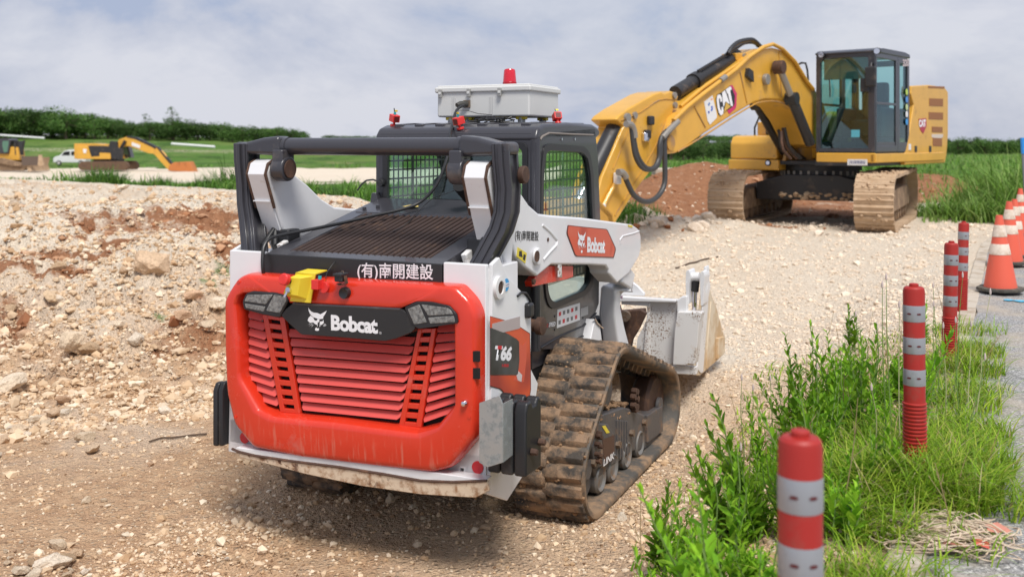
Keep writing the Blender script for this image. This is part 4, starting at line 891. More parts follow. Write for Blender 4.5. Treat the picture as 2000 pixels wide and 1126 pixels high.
# ------------------------------------------------------------------ things mounted on the loader
def BT(name, label, cat, p, group=None, rz=0): return thing(name, label, cat, B.world(p), B.th + rz, group)
e = BT('control_box', 'light grey plastic equipment box on short yellow feet on top of the cab roof', 'equipment box', (0, 1.355, 2.02))
mb = MB().box(-.30, .30, 0, .44, .035, .19); bx = P('enclosure', mb, boxgrey, e, bevel=.012, seg=3)
P('lid', MB().box(-.312, .312, -.012, .452, .178, .212), boxgrey, e, bevel=.010, seg=3)
P('lid_step', MB().box(-.30, .30, .0, .44, .205, .222), boxgrey, e, bevel=.008, seg=3)
for x in (-.27, -.08, .12): 
    lt = P('latch', MB().box(x-.012, x+.012, -.024, -.010, .150, .200), mat('latch_grey', (.42,.41,.38), .35, metal=.5), e, bevel=.004)
for x in (-.27, -.08, .12): P('latch_hook', MB().box(x-.008, x+.008, -.030, -.022, .168, .182), boxgrey, e, bevel=.002)
for x in (-.20,-.19,-.18,.045,.055,.065): P('moulded_line', MB().box(x, x+.003, -.0015, .0, .04, .15), mat('box_shadow_line', (.45,.45,.45), .6), e)
q = B.solve(912, 203, y=1.35); P('connector', MB().box(q.x-.022, q.x+.022, -.012, .0, q.z-2.02-.022, q.z-2.02+.022), bolt, e, bevel=.003)
P('plug', MB().tube([(q.x,-.01,q.z-2.02),(q.x-.02,-.05,q.z-2.02-.003),(q.x-.03,-.075,q.z-2.02-.01)], [.018,.018,.013], 12), mat('plug_metal', (.07,.068,.06), .4, metal=.3), e)
for x, y in ((-.23,.05),(-.13,.08),(.10,.05),(.22,.07),(-.23,.38),(.22,.38)):
    P('mount_foot', MB().lathe([(.0,.0),(.022,.0),(.022,.030),(0,.030)], (x, y, 0), 'z', 14), steel, e)
    P('foot_clamp', MB().box(x-.03, x+.03, y-.02, y+.02, .018, .037), yel, e, bevel=.004)
bcn = BT('warning_beacon', 'red rotating beacon lamp standing on the grey roof box', 'beacon', (.052, 1.62, 2.243))
redglass = mat('red_lens', (.70,.01,.03), .12, coat=.6, trans=.25)
P('lens', MB().lathe([(.040,.012),(.0405,.03),(.038,.06),(.035,.095),(.030,.104),(.018,.108),(0,.108)], (0,0,0), 'z', 28), redglass, bcn)
P('lens_band', MB().lathe([(.042,.010),(.0425,.024),(.040,.028)], (0,0,0), 'z', 28, cap=False), mat('deep_red', (.32,.006,.012), .3), bcn); P('base', MB().lathe([(0,0),(.040,0),(.040,.012),(0,.012)], (0,0,0), 'z', 28), void, bcn)
def sensor(name, label, p, rz, tilt=0, grp=None):
    e = BT(name, label, 'sensor', p, grp, R(rz)); e.rotation_euler[0] = R(tilt); e.scale = (.86,.86,.86)
    P('magnet_base', MB().disc((0,0,0), 'z', .024, .014, 20), pink, e, bevel=.002); P('stalk', MB().tube([(0,0,.01),(0,-.005,.035)], .008, 8), pink, e)
    hs = P('housing', MB().box(-.026,.026,-.030,.030,.032,.080), pink, e, bevel=.003); P('sensor_face', MB().box(-.018,.018,-.0315,-.0305,.038,.072), mat('sensor_dark', (.12,.01,.01), .4), hs)
    P('cable_gland', MB().tube([(0,.0,.08),(0,.004,.098)], .008, 10), teal, e)
    P('yellow_tag', MB().box(-.003,.016,-.002,.002,.100,.112), yel, e); P('lead', MB().tube([(0,.004,.098),(0,.02,.12),(.02,.06,.11),(.06,.12,.07),(.1,.2,.04)], .0025, 6), cable, e)
G = 'red sensors on magnet feet'
sensor('proximity_sensor', 'small red sensor on the left rear corner of the cab roof', (-.445, 1.10, 1.998), 60, 14, G)
sensor('proximity_sensor', 'small red sensor at the rear middle of the cab roof below the grey box', (.03, 1.03, 1.978), -22, 16, G)
sensor('proximity_sensor', 'small red sensor leaning outward at the right edge of the cab roof', (.45, 1.42, 2.008), 40, -24, G)
# bits on the gate
q = B.solve(588, 563, y=-.115)
e = BT('emergency_stop_box', 'yellow switch box with red stop button and key clipped onto the red tailgate', 'switch box', (q.x, -.113, q.z))
P('bracket', MB().prism([(-.062,-.062),(.052,-.062),(.078,.066),(-.030,.072)], 'y', -.002, .004), yel, e)
P('bracket_fold', MB().prism([(-.002,.066),(-.002,.071),(.09,.078),(.09,.073)], 'x', -.03, .078), yel, e)
mb = MB().add([(-.068,-.045,-.022),(.010,-.045,-.028),(.032,0,-.048),(-.066,0,-.045),(-.028,-.052,.055),(.030,-.045,.055),(.066,0,.060),(-.028,0,.062)], [(0,1,5,4),(1,2,6,5),(0,3,2,1),(4,5,6,7),(0,4,7,3),(3,7,6,2)])
P('box', mb, yel, e, bevel=.003)
bt = P('collar', MB().tube([(-.035,-.045,.040),(-.037,-.062,.044)], .018, 18), black, e); P('stop_button', MB().tube([(-.037,-.060,.044),(-.040,-.080,.050),(-.040,-.085,.051)], [.027,.027,.022], 20), pink, e)
P('key_switch', MB().tube([(-.032,-.044,-.004),(-.034,-.056,-.003)], .014, 16), chrome, e); P('key', MB().prism([(-.05,-.03),(-.04,-.034),(-.026,-.010),(-.034,-.006)], 'y', -.066, -.062), chrome, e)
q = B.solve(627, 556, y=-.11)
e = BT('proximity_sensor', 'small red sensor block stuck on the red tailgate beside the yellow switch box', 'sensor', (q.x, -.10, q.z), G)
P('housing', MB().box(-.030,.008,-.045,.0,-.018,.026), pink, e, bevel=.003); P('magnet_base', MB().disc((.016,-.016,-.010), 'y', .026, .016, 22), pink, e, bevel=.002); P('cable_gland', MB().tube([(0,-.02,.026),(.001,-.018,.042)], .008, 10), teal, e)
q = B.solve(671, 546, y=-.10)
e = BT('reversing_camera', 'small black camera on a bent bracket at the top of the red tailgate', 'camera', (q.x, -.09, q.z))
P('housing', MB().box(-.024,.018,-.05,.0,-.006,.030), black, e, bevel=.006); P('sunshade', MB().box(-.026,.020,-.058,.004,.020,.032), panelblk, e, bevel=.003)
P('bracket', MB().bar([(.022,-.03,.022),(.03,-.03,-.012),(.0,-.03,-.020),(-.02,-.02,-.018)], .02, .004, side=(0,1,0)), rustmat, e)
P('eyelet', MB().tube([(-.008,-.02,.030),(-.004,-.02,.040),(.004,-.02,.040),(.008,-.02,.030)], .0018, 6), bolt, e)
# cables
def smooth(pts, k=6):
    pts = [Vector(p) for p in pts]; o = []
    for i in range(len(pts)-1):
        p0, p1, p2, p3 = pts[max(i-1,0)], pts[i], pts[i+1], pts[min(i+2, len(pts)-1)]
        for j in range(k):
            t = j/k; o.append(.5*((2*p1)+(-p0+p2)*t+(2*p0-5*p1+4*p2-p3)*t*t+(-p0+3*p1-3*p2+p3)*t**3))
    return o + [pts[-1]]
spec = [(906,206,1.27),(893,214,1.20),(885,235,1.10),(880,262,.95),(878,290,.90),(868,325,.85),(850,365,.80),(820,395,.75),(780,410,.66),(720,423,.52),(660,437,.38),(600,449,.24),(550,459,.10),(527,466,.03),(516,480,-.01),(513,500,-.03),(513,522,-.04),(515,535,-.03)]
mb = MB().tube(smooth([B.world(B.solve(a, b, y=c)) for a, b, c in spec]), .0085, 10)
tag(mb.obj('power_cable', cable), 'thick black cable drooping from the grey roof box across the loader hood', 'cable')
spec = [(905,363,.80),(880,375,.78),(845,388,.76),(815,415,.70),(790,440,.5),(745,463,.36),(713,483,.25),(690,487,.2),(672,493,.1),(655,510,-.0),(640,530,-.05),(636,543,-.10)]
mb = MB().tube(smooth([B.world(B.solve(a, b, y=c)) for a, b, c in spec]), .0022, 6)
tag(mb.obj('signal_wire', cable), 'thin grey wire running across the hood grille to the red sensor block on the tailgate', 'wire')
wires = MB(); rr = random.Random(2)
for k in range(6):
    a = Vector((.0+.04*k, 1.33, 2.05)); pts = [a]
    for j in range(5): pts.append(Vector((rr.uniform(-.05,.22), rr.uniform(1.22,1.34), rr.uniform(2.015,2.05))))
    wires.tube(smooth([B.world(p) for p in pts]), .0028, 6)
tag(wires.obj('wire_bundle', cable), 'loose bundle of thin black wires under the rear edge of the grey roof box', 'wires')
# ------------------------------------------------------------------ big yellow excavator
yelp = mat('digger_yellow', (.66,.355,.045), .38, dirt=(.42,.25,.10), amt=.34, dscale=2.2, coat=.2, var=.05, spots=(.30,.15,.05), spamt=.3, spscale=18)
yeldk = mat('digger_yellow_worn', (.50,.26,.04), .5, dirt=(.30,.19,.11), amt=.6, dscale=2.5)
blk = mat('digger_black', (.022,.022,.024), .45, dirt=(.12,.09,.07), amt=.42, dscale=4)
mudtrack = mat('clay_caked_track', (.42,.285,.175), .95, dirt=(.50,.36,.235), amt=.8, dscale=3.5, bump=.9, bscale=14, spots=(.15,.09,.05), spamt=.35, spscale=14)
mudtrack2 = mat('clay_caked_track_dark', (.20,.13,.08), .95, dirt=(.38,.26,.16), amt=.6, dscale=4, bump=.8, bscale=14)
steelg = mat('worn_steel', (.30,.28,.25), .45, metal=.4)
cabtint = glassmat('tinted_glass', (.62,.84,.82), .05, fm=.6)
XO = (5.58, 17.8, .5)
X = Fr(*XO, 140); U = Fr(5.50, 17.8, .5, 153)
XT = thing('excavator', 'large yellow tracked excavator with black cab and raised arched boom at right', 'excavator', XO, X.th)
UT_off = None
def PX(name, mb, m, parent=None, **k): return mb.obj(name, m, parent or XT, **k)
# undercarriage is turned against the upper body: its pieces are rotated inside the parent frame
def PU(name, mb, m, parent=None, **k):
    dth = U.th - X.th; c, s = math.cos(dth), math.sin(dth); dx, dy = U.o[0]-X.o[0], U.o[1]-X.o[1]; lx, ly = dx*X.c+dy*X.s, -dx*X.s+dy*X.c
    mb.v = [(p[0]*c-p[1]*s+lx, p[0]*s+p[1]*c+ly, p[2]) for p in mb.v]
    return mb.obj(name, m, parent or XT, **k)
cx_ = [(1.62,.45,.44),(-1.62,.47,.46),(0,.47,.40)]
for s in (-1, 1):
    x0, x1 = s*.87, s*1.46
    pl = belt(cx_[:2], .06, .0955); loops = []
    for p, t in pl: nx, nz = t[1], -t[0]; loops.append([(X_, p[0]+nx*d, p[1]+nz*d) for X_, d in ((s*1.05,0),(s*1.05,.03),(s*1.28,.03),(s*1.28,0))])
    loops.append(loops[0]); rt = PU('track_chain', MB().rings(loops, caps=False), mudtrack2)
    rr = random.Random(4)
    pl = belt(cx_[:2], .0, .19)
    for p, t in pl[:]:
        nx, nz = t[1], -t[0]; w = .088; j = rr.uniform(-.006,.006)
        loops = []
        for X_ in np.linspace(x0, x1, 6):
            e_ = lambda: rr.uniform(-.008,.008)
            loops.append([(X_, p[0]+t[0]*a+nx*(b+j), p[1]+t[1]*a+nz*(b+j)) for a, b in ((-w,-.045),(-w,-.01+e_()),(-w*.6,.002+e_()),(-w*.35,.022+e_()),(-w*.1,.004+e_()),(w*.4,.006+e_()),(w*.65,.018+e_()),(w+.004,-.008+e_()),(w,-.045))])
        PU('track_shoe', MB().rings(loops), mudtrack, rt, ang=30)
    PU('track_frame', MB().prism([(-1.45,.28),(1.45,.26),(1.50,.42),(1.2,.62),(-1.2,.66),(-1.5,.50)], 'x', s*.98, s*1.36), mudtrack2, bevel=.03)
    for cy in (1.62, -1.62):
        PU('end_wheel', MB().lathe([(.04,0),(.33,0),(.36,.04),(.36,.22),(.33,.26),(.04,.26)], (min(s*1.04,s*1.30), cy, .46), 'x', 28), mudtrack2, bevel=.01)
    for k in range(7): PU('track_roller', MB().lathe([(.02,0),(.10,0),(.10,.3),(.02,.3)], (min(s*1.02,s*1.32), -1.15+.38*k, .20), 'x', 18), mudtrack2)
    cm = MB()
    for k in range(420):
        p, t = pl[rr.randrange(len(pl))]; nx, nz = t[1], -t[0]; a = rr.uniform(-.08,.08); d = rr.uniform(-.008,.016)
        clod(cm, (rr.uniform(min(x0,x1), max(x0,x1)), p[0]+t[0]*a+nx*d, p[1]+t[1]*a+nz*d), rr.uniform(.012,.045), rr, .7)
    PU('mud_clods', cm, mudtrack, rt, smooth=False)['kind'] = 'stuff'
    cl = MB(); 
    for k in range(90): clod(cl, (rr.uniform(min(x0,x1), max(x0,x1)), rr.uniform(-1.6,1.7), .93 + rr.uniform(-.02,.01)), rr.uniform(.02,.05), rr, .5)
    PU('caked_mud', cl, mudtrack, rt, smooth=False)
PU('cross_beam', MB().prism([(-.95,.42),(.95,.42),(.95,.72),(.45,.86),(-.45,.86),(-.95,.72)], 'y', .62, .78), blk, bevel=.02)
PU('cross_beam', MB().prism([(-.95,.42),(.95,.42),(.95,.72),(.45,.86),(-.45,.86),(-.95,.72)], 'y', -.78, -.62), blk, bevel=.02)
PU('car_body', MB().box(-.80,.80,-.62,.62,.52,.80), blk, bevel=.03)
cl = MB(); rr = random.Random(6)
for k in range(60): clod(cl, (rr.uniform(-.85,.55), rr.uniform(.70,.84), .50+rr.uniform(-.06,.05)), rr.uniform(.03,.06), rr, .6)
PU('caked_mud', cl, mudtrack, smooth=False)
PU('slew_ring', MB().lathe([(0,.80),(.66,.80),(.66,.93),(.72,.93),(.72,1.06),(0,1.06)], (0,0,0), 'z', 36), blk)
for k in range(30): a = k*math.tau/30; PU('ring_bolt', MB().box(.66*math.cos(a)-.02,.66*math.cos(a)+.02,.66*math.sin(a)-.02,.66*math.sin(a)+.02,.84,.92), steelg)
# upper structure
PX('deck', MB().prism([(-1.30,1.28),(-.38,1.30),(-.38,.9),(.45,.9),(.45,.85),(1.37,.85),(1.37,-1.9),(.9,-2.35),(-.9,-2.35),(-1.30,-1.9)], 'z', 1.03, 1.10), blk, bevel=.01)
sb = PX('side_sill', MB().prism([(1.30,1.085),(1.30,1.235),(-2.2,1.235),(-2.2,1.085)], 'x', -1.40, -1.30), yelp, bevel=.015)
fsill = PX('front_sill', MB().box(-1.38,-.40,1.22,1.30,1.085,1.245), yelp, bevel=.02)
tb = PX('tool_box', MB().prism([(.92,1.12),(.92,1.40),(.84,1.52),(.72,1.545),(-.6,1.545),(-.6,1.12)], 'x', .47, 1.37), yelp, bevel=.03, seg=3)
PX('tool_box_base', MB().box(.42,1.39,-.6,.96,.93,1.11), yelp, bevel=.02)
q = X.solve(1500, 318, y=.965); PX('work_lamp', MB().disc((q.x,.955,q.z), 'y', .055, .02, 20), blk, bevel=.004); PX('lamp_glass', MB().disc((q.x,.972,q.z), 'y', .034, .008, 20), chrome)
# engine house and counterweight
hs = PX('engine_house', MB().box(-1.33, 1.33, -1.55, -.35, 1.10, 1.90), yelp, bevel=.04)
sp = X.side([(1768,300),(1775,270),(1785,205),(1779,183),(1781,168),(1815,166),(1845,170),(1852,180),(1852,262),(1849,302),(1846,318),(1800,320),(1768,322)], -1.38)
sdp = PX('side_panel', MB().prism(sp, 'x', -1.38, -1.2), yelp, bevel=.02)
PX('counterweight', MB().prism([(-1.37,-1.55),(1.37,-1.55),(1.30,-2.0),(.85,-2.40),(-.85,-2.40),(-1.30,-2.0)], 'z', 1.06, 2.02), yelp, bevel=.08, seg=4)
for (a, b, c, d) in ((1813,168,1845,173),(1815,192,1842,208),(1814,219,1842,234),(1820,247,1841,259),(1822,269,1840,286)):
    PX('vent_louvre', MB().prism(X.side([(a,b),(c,b+1),(c,d),(a,d-1)], -1.384), 'x', -1.386, -1.37), mat('vent_brown', (.28,.12,.05), .8), sdp, bevel=.003)
PX('worn_patch', MB().prism(X.side([(1820,262),(1842,262),(1842,268),(1832,272),(1820,268)], -1.384), 'x', -1.3845, -1.37), mat('pale_scrape', (.6,.52,.45), .8), sdp)
for a, b, m_ in ((1777,281,white_st),(1789,285,blk),(1817,285,blk)):
    PX('panel_latch', MB().prism(X.side([(a-2,b),(a+2,b),(a+2,b+12),(a-2,b+12)], -1.386), 'x', -1.39, -1.37), m_, sdp)
# cab
def rx(pts, x=-1.37): return X.side(pts, x)
cabw = (-1.375, -.40)
fro = X.rear([(1602,104),(1700,98),(1712,104),(1708,306),(1594,306),(1598,200)], 1.30); 
fo = [(-1.375,1.26),(-1.375,2.86),(-1.30,2.90),(-.46,2.90),(-.40,2.84),(-.40,1.26)]
fi = [(-1.27,1.32),(-1.27,2.78),(-1.2,2.80),(-.53,2.80),(-.47,2.74),(-.47,1.32)]
mb = MB(); ringplate(mb, fo, fi, 'y', 1.22, 1.29); cf = PX('cab_front_frame', mb, dark, bevel=.012)
PX('windscreen', MB().box(-1.29,-.45,1.25,1.255,1.30,2.82), cabtint, cf)
so = [(-.35,1.26),(-.35,2.84),(-.25,2.93),(1.15,2.90),(1.28,2.86),(1.285,1.26)]
cab_mid = .55
for x_, nm in ((-1.375,'cab_left_frame'),(-.44,'cab_right_frame')):
    mb = MB(); ringplate(mb, [(.22,1.26),(.22,2.88),(1.285,2.86),(1.285,1.26)], [(.31,1.36),(.31,2.78),(1.19,2.78),(1.19,1.36)], 'x', x_, x_+.04)
    f_ = PX(nm, mb, dark, bevel=.01); PX('side_glass', MB().box(x_+.018,x_+.022,.27,1.22,1.3,2.8), cabtint, f_)
    PX('glass_bar', MB().box(x_+.0,x_+.03,.3,1.2,2.03,2.07), dark, f_)
    mb = MB(); ringplate(mb, [(-.35,1.26),(-.35,2.84),(.215,2.88),(.215,1.26)], [(-.26,1.42),(-.26,2.74),(.13,2.76),(.13,1.42)], 'x', x_, x_+.04)
    f_ = PX('cab_rear_quarter', mb, dark, bevel=.01); PX('side_glass', MB().box(x_+.018,x_+.022,-.3,.17,1.36,2.8), cabtint, f_)
    PX('lower_door', MB().box(x_+.012, x_+.03, -.3, 1.2, 1.26, 1.42), dark, f_)
for zc, cc_ in ((2.28,(.45,.60,.10)),(2.15,(.08,.25,.6)),(2.02,(.5,.6,.3)),(1.90,(.75,.75,.75)),(1.77,(.05,.3,.65))):
    PX('round_sticker', MB().disc((-1.381,-.21,zc), 'x', .055, .004, 18), mat('sticker_dot', cc_, .5), f_)
mb = MB(); ringplate(mb, [(-1.37,1.26),(-1.37,2.84),(-.41,2.84),(-.41,1.26)], [(-1.28,2.0),(-1.28,2.74),(-.50,2.74),(-.50,2.0)], 'y', -.36, -.31)
PX('cab_rear_wall', mb, dark, bevel=.01)
PX('cab_roof', MB().prism([(-.36,2.86),(-.34,2.93),(-.1,2.955),(.9,2.95),(1.22,2.93),(1.32,2.89),(1.32,2.86)], 'x', -1.39,-.39), dark, bevel=.03, seg=3)
PX('cab_floor', MB().box(-1.36,-.42,-.3,1.22,1.24,1.30), blk)
st_ = PX('operator_seat', MB().box(-1.15,-.65,.0,.5,1.5,1.8), black, bevel=.05); PX('seat_back', MB().box(-1.13,-.67,-.12,.02,1.75,2.45), black, st_, bevel=.05)
PX('console', MB().box(-1.28,-1.15,.1,.7,1.5,2.0), black, bevel=.03); PX('console', MB().box(-.62,-.5,.1,.7,1.5,2.0), black, bevel=.03)
PX('windscreen_sticker', MB().box(-1.12,-.98,1.258,1.262,1.50,1.62), mat('sky_sticker', (.1,.4,.5), .5))
PX('roof_blind', MB().box(-1.25,-.5,1.18,1.2,2.45,2.8), mat('blind_grey', (.16,.18,.18), .6))
for (a, b) in ((1605,107),(1714,100)):
    q = X.solve(a, b, y=1.34); lp_ = PX('cab_lamp', MB().lathe([(.02,-.05),(.05,-.03),(.055,.03),(.0,.03)], (q.x,1.34,q.z), 'y', 18), blk); PX('lamp_glass', MB().disc((q.x,1.371,q.z), 'y', .048, .006, 18), chrome, lp_)
q = X.solve(1700, 150, y=1.45)
mr = PX('mirror', MB().box(q.x-.09,q.x+.09,1.42,1.47,q.z-.16,q.z+.16), blk, bevel=.03); PX('mirror_arm', MB().tube([(q.x,1.44,q.z+.1),(q.x+.02,1.36,q.z+.22),(q.x+.03,1.29,q.z+.2)], .015, 8), blk, mr); PX('mirror_glass', MB().box(q.x-.06,q.x+.10,1.395,1.418,q.z-.05,q.z+.15), chrome, mr, bevel=.01)
q = X.solve(1688, 165, y=1.42); PX('mirror', MB().box(q.x-.07,q.x+.07,1.39,1.43,q.z-.12,q.z+.1), blk, mr, bevel=.03)
q = X.solve(1615, 165, y=1.4); PX('wiper', MB().tube([(q.x,1.30,q.z+.1),(q.x-.02,1.32,q.z-.1),(q.x-.01,1.30,q.z-.2)], .012, 6), blk)
PX('grab_rail', MB().tube([X.solve(a, b, y=1.0) for a, b in E1((1245,195),(1260,187),(1285,188),(1295,230),(1300,290))], .018, 8), blk)
PX('grab_rail', MB().tube([X.solve(a, b, y=.7) for a, b in E1((990,610),(990,560),(1020,490),(1080,430))], .018, 8), blk)
# yellow name plates
def xtext(name, s_, bl, br, tl, m, x, **k):
    a, b, c = X.solve(*bl, x=x), X.solve(*br, x=x), X.solve(*tl, x=x); return lettering(name, s_, a, b-a, c-a, m, XT, **k)
a, b, c = [X.solve(*p, y=1.303) for p in ((1655,322),(1694,322),(1655,312))]
PX('name_strip', MB().box(a.x+ (b.x-a.x)-.0 if b.x < a.x else a.x, max(a.x,b.x), 1.298, 1.304, a.z-.005, c.z+.01), white_st)
lettering('lettering', '(有)南開建設', Vector((max(a.x,b.x)-.03,1.306,a.z+.01)), Vector((-(abs(b.x-a.x)-.06),0,0)), Vector((0,0,(c.z-a.z)*.75)), mat('navy_ink', (.03,.04,.2), .5), XT)
# boom and stick, seen on their left side
bx_ = -.30
bo = X.side(E1((478,716),(462,690),(470,655),(500,560),(520,505),(600,440),(700,362),(800,288),(880,232),(940,182),(1000,132),(1050,105),(1095,98),(1150,110),(1210,165),(1275,250),(1335,330),(1390,420),(1420,520),(1430,640),(1380,680),(1330,660),(1310,600),(1270,520),(1215,440),(1140,400),(1050,398),(990,415),(850,497),(700,595),(575,690),(540,708)), bx_)
boom = PX('boom', MB().prism(bo, 'x', -.30, .30), yelp, bevel=.03)
PX('boom_top_pipe', MB().tube([X.solve(a, b, x=-.33) for a, b in E1((520,520),(600,440),(700,360),(800,285),(880,225),(960,150),(1040,95),(1095,78),(1150,105),(1220,175),(1290,290),(1330,340))], .030, 10), yelp, boom)
PX('boom_top_pipe', MB().tube([X.solve(a, b, x=-.22) for a, b in E1((560,440),(690,330),(800,255),(900,190))], .026, 10), yelp, boom)
PX('pipe_clamp', MB().tube([X.solve(a, b, x=-.34) for a, b in E1((792,290),(820,268))], .042, 10), steelg, boom)
sko = X.side(E1((186,515),(205,490),(260,450),(410,365),(450,352),(470,362),(505,348),(540,360),(552,385),(530,420),(512,500),(500,640),(480,715),(400,800),(300,930),(190,1105),(60,1345),(0,1360),(-40,1320),(50,1080),(105,850),(232,555)), -.20)
stick = PX('stick', MB().prism(sko, 'x', -.20, .20), yelp, bevel=.025)
for pts in (((545,700),(700,606),(850,508),(985,428),(1050,410),(1130,412),(1205,452),(1262,535)), ((640,440),(705,560)), ((905,240),(945,420)), ((1130,120),(1145,385))):
    PX('weld_seam', MB().tube(smooth([X.solve(a, b, x=-.303) for a, b in E1(*pts)], 3), .012, 6), yeldk, boom)
for pts in (((215,520),(330,470),(440,400),(530,400)), ((480,520),(400,700),(180,1070)), ((300,480),(170,800))):
    PX('weld_seam', MB().tube(smooth([X.solve(a, b, x=-.202) for a, b in E1(*pts)], 3), .010, 6), yeldk, stick)
# stick cylinder (black) on top of the boom
ca, cb = X.solve(*E1((530,360))[0], x=.0), X.solve(*E1((885,145))[0], x=.0); m1 = ca.lerp(cb, .30)
PX('stick_cylinder', MB().tube([m1, cb], .105, 18), blk); PX('cylinder_collar', MB().tube([ca.lerp(cb,.27), ca.lerp(cb,.34)], .125, 18), blk); PX('cylinder_rod', MB().tube([ca, m1], .10, 16), blk)
PX('cylinder_pipe', MB().tube([ca.lerp(cb,.3)+Vector((-.05,0,.14)), ca.lerp(cb,.95)+Vector((-.05,0,.14))], .022, 8), blk)
PX('hose_bundle', MB().tube(smooth([X.solve(a, b, x=-.1) for a, b in E1((835,135),(860,95),(900,65),(960,52),(990,60),(1025,95))]), .035, 10), blk)
PX('hose_bundle', MB().tube(smooth([X.solve(a, b, x=.05) for a, b in E1((850,140),(880,105),(930,72),(985,70),(1010,90))]), .028, 10), blk)
PX('boom_head_plate', MB().prism(X.side(E1((880,130),(985,125),(975,150),(905,195),(885,170)), -.12), 'x', -.12, .12), yelp, boom, bevel=.015)
q = X.solve(*E1((930,150))[0], x=-.13); PX('head_pin', MB().disc((-.15,q.y,q.z), 'x', .05, .03, 18), steelg, boom)
# bucket cylinder
ca, cb = X.solve(*E1((62,800))[0], x=-.05), X.solve(*E1((205,520))[0], x=-.05)
cb2 = cb; d_ = (ca-cb); PX('bucket_cylinder', MB().tube([cb, ca + d_*.25], .115, 18), blk); PX('cylinder_rod', MB().tube([ca+d_*.2, ca+d_*.7], .06, 14), chrome)
q = X.solve(*E1((250,505))[0], x=-.21); PX('stick_pin', MB().tube([(-.24,q.y,q.z),(.24,q.y,q.z)], .06, 16), steelg)
q = X.solve(*E1((525,375))[0], x=-.21)
for p in ((525,375),(528,432),(295,490),(500,650)): 
    q = X.solve(*E1(p)[0], x=-.21 if p[0] != 500 else -.31); PX('pivot_pin', MB().disc((q.x-.02,q.y,q.z), 'x', .045 if p[0] != 500 else .10, .03, 18), steelg if p[0] != 500 else yeldk)
# boom lift cylinders
for x_, top, bot in ((-.42,(1132,212),(1310,650)),(.42,(1000,420),(1160,700))):
    a = X.solve(*E1(top)[0], x=x_); b = X.solve(*E1(bot)[0], x=x_); f_ = .40 if x_ < 0 else .02
    PX('boom_cylinder', MB().tube([a.lerp(b,f_), b], .085, 18), blk); PX('cylinder_rod', MB().tube([a, a.lerp(b,f_+.03)], .052, 14), steelg)
    PX('cylinder_eye', MB().disc((a.x-.08,a.y,a.z), 'x', .105, .16, 20), rustmat if x_ < 0 else blk, bevel=.01)
    PX('cylinder_end', MB().disc((a.lerp(b,f_).x-.09,a.lerp(b,f_).y,a.lerp(b,f_).z), 'x', .10, .18, 16), blk)
a = X.solve(*E1((1132,212))[0], x=-.34); b = X.solve(*E1((1132,212))[0], x=.4)
# hoses beside the stick
for pts, r_ in ((((285,560),(292,640),(310,720),(340,775),(375,800),(410,790),(435,740),(440,660),(455,610),(480,580)), .034), (((275,560),(285,650),(300,730),(335,790),(380,806),(425,785),(445,720),(448,640)), .028),
                (((215,820),(240,850),(262,900),(290,950),(340,985),(390,985),(440,945),(468,880),(470,780),(468,680),(470,620),(500,575)), .034)):
    PX('hydraulic_hose', MB().tube(smooth([X.solve(a, b, x=-.34) for a, b in E1(*pts)]), r_, 10), mat('hose_grey', (.045,.047,.05), .5))
for pts in (((245,540),(275,545),(290,580),(295,620)), ((455,620),(480,590),(520,550),(545,525)), ((200,820),(225,820),(245,850))):
    PX('hose_fitting', MB().tube(smooth([X.solve(a, b, x=-.35) for a, b in E1(*pts)], 3), .042, 10), steelg)
PX('return_pipe', MB().tube([X.solve(a, b, x=-.23) for a, b in E1((195,860),(140,960),(100,1040))], .028, 10), yelp, stick)
for p in ((195,855),(105,1035)): q = X.solve(*E1(p)[0], x=-.25); PX('pipe_block', MB().box(q.x-.03,q.x+.03,q.y-.05,q.y+.05,q.z-.07,q.z+.07), white_st, stick, bevel=.01)
for p in ((385,520),(355,615),(365,600)): q = X.solve(*E1(p)[0], x=-.22); PX('lamp_bracket', MB().box(q.x-.04,q.x+.02,q.y-.06,q.y+.06,q.z-.06,q.z+.06), blk if p[0] != 355 else chrome, stick, bevel=.02)
q = X.solve(*E1((955,265))[0], x=-.32); PX('bracket', MB().prism([(q.y-.1,q.z-.08),(q.y+.1,q.z),(q.y+.06,q.z+.12),(q.y-.08,q.z+.08)], 'x', -.36,-.30), blk, boom)
q = X.solve(*E1((1052,282))[0], x=-.32); PX('boom_lamp', MB().disc((-.37,q.y,q.z), 'x', .085, .07, 18), steelg, boom, bevel=.01)
# linkage mess at the boom foot
rr = random.Random(9); 
for k in range(9):
    a = X.solve(*E1((1140+rr.uniform(-20,30), 560+rr.uniform(0,60)))[0], x=.1+.05*k-.3); b = X.solve(*E1((1180+rr.uniform(0,140), 740))[0], x=-.3+.07*k)
    PX('foot_hose', MB().tube(smooth([a, a.lerp(b,.5)+Vector((0,.12,-.05)), b]), .022, 8), rustmat if k % 3 == 0 else blk)
PX('foot_frame', MB().prism([(-.2,1.10),(.95,1.10),(.9,1.2),(.5,1.5),(.2,1.75),(-.2,1.75)], 'x', -.36,-.30), yeldk, bevel=.01); PX('foot_frame', MB().prism([(-.2,1.10),(.95,1.10),(.9,1.2),(.5,1.5),(.2,1.75),(-.2,1.75)], 'x', .30,.36), yeldk, bevel=.01)
PX('step_box', MB().box(.45,.9,.0,.5,1.545,1.95), blk, bevel=.04); PX('tank_rail', MB().box(.45,1.3,-.55,.0,1.545,1.8), yeldk, bevel=.03)
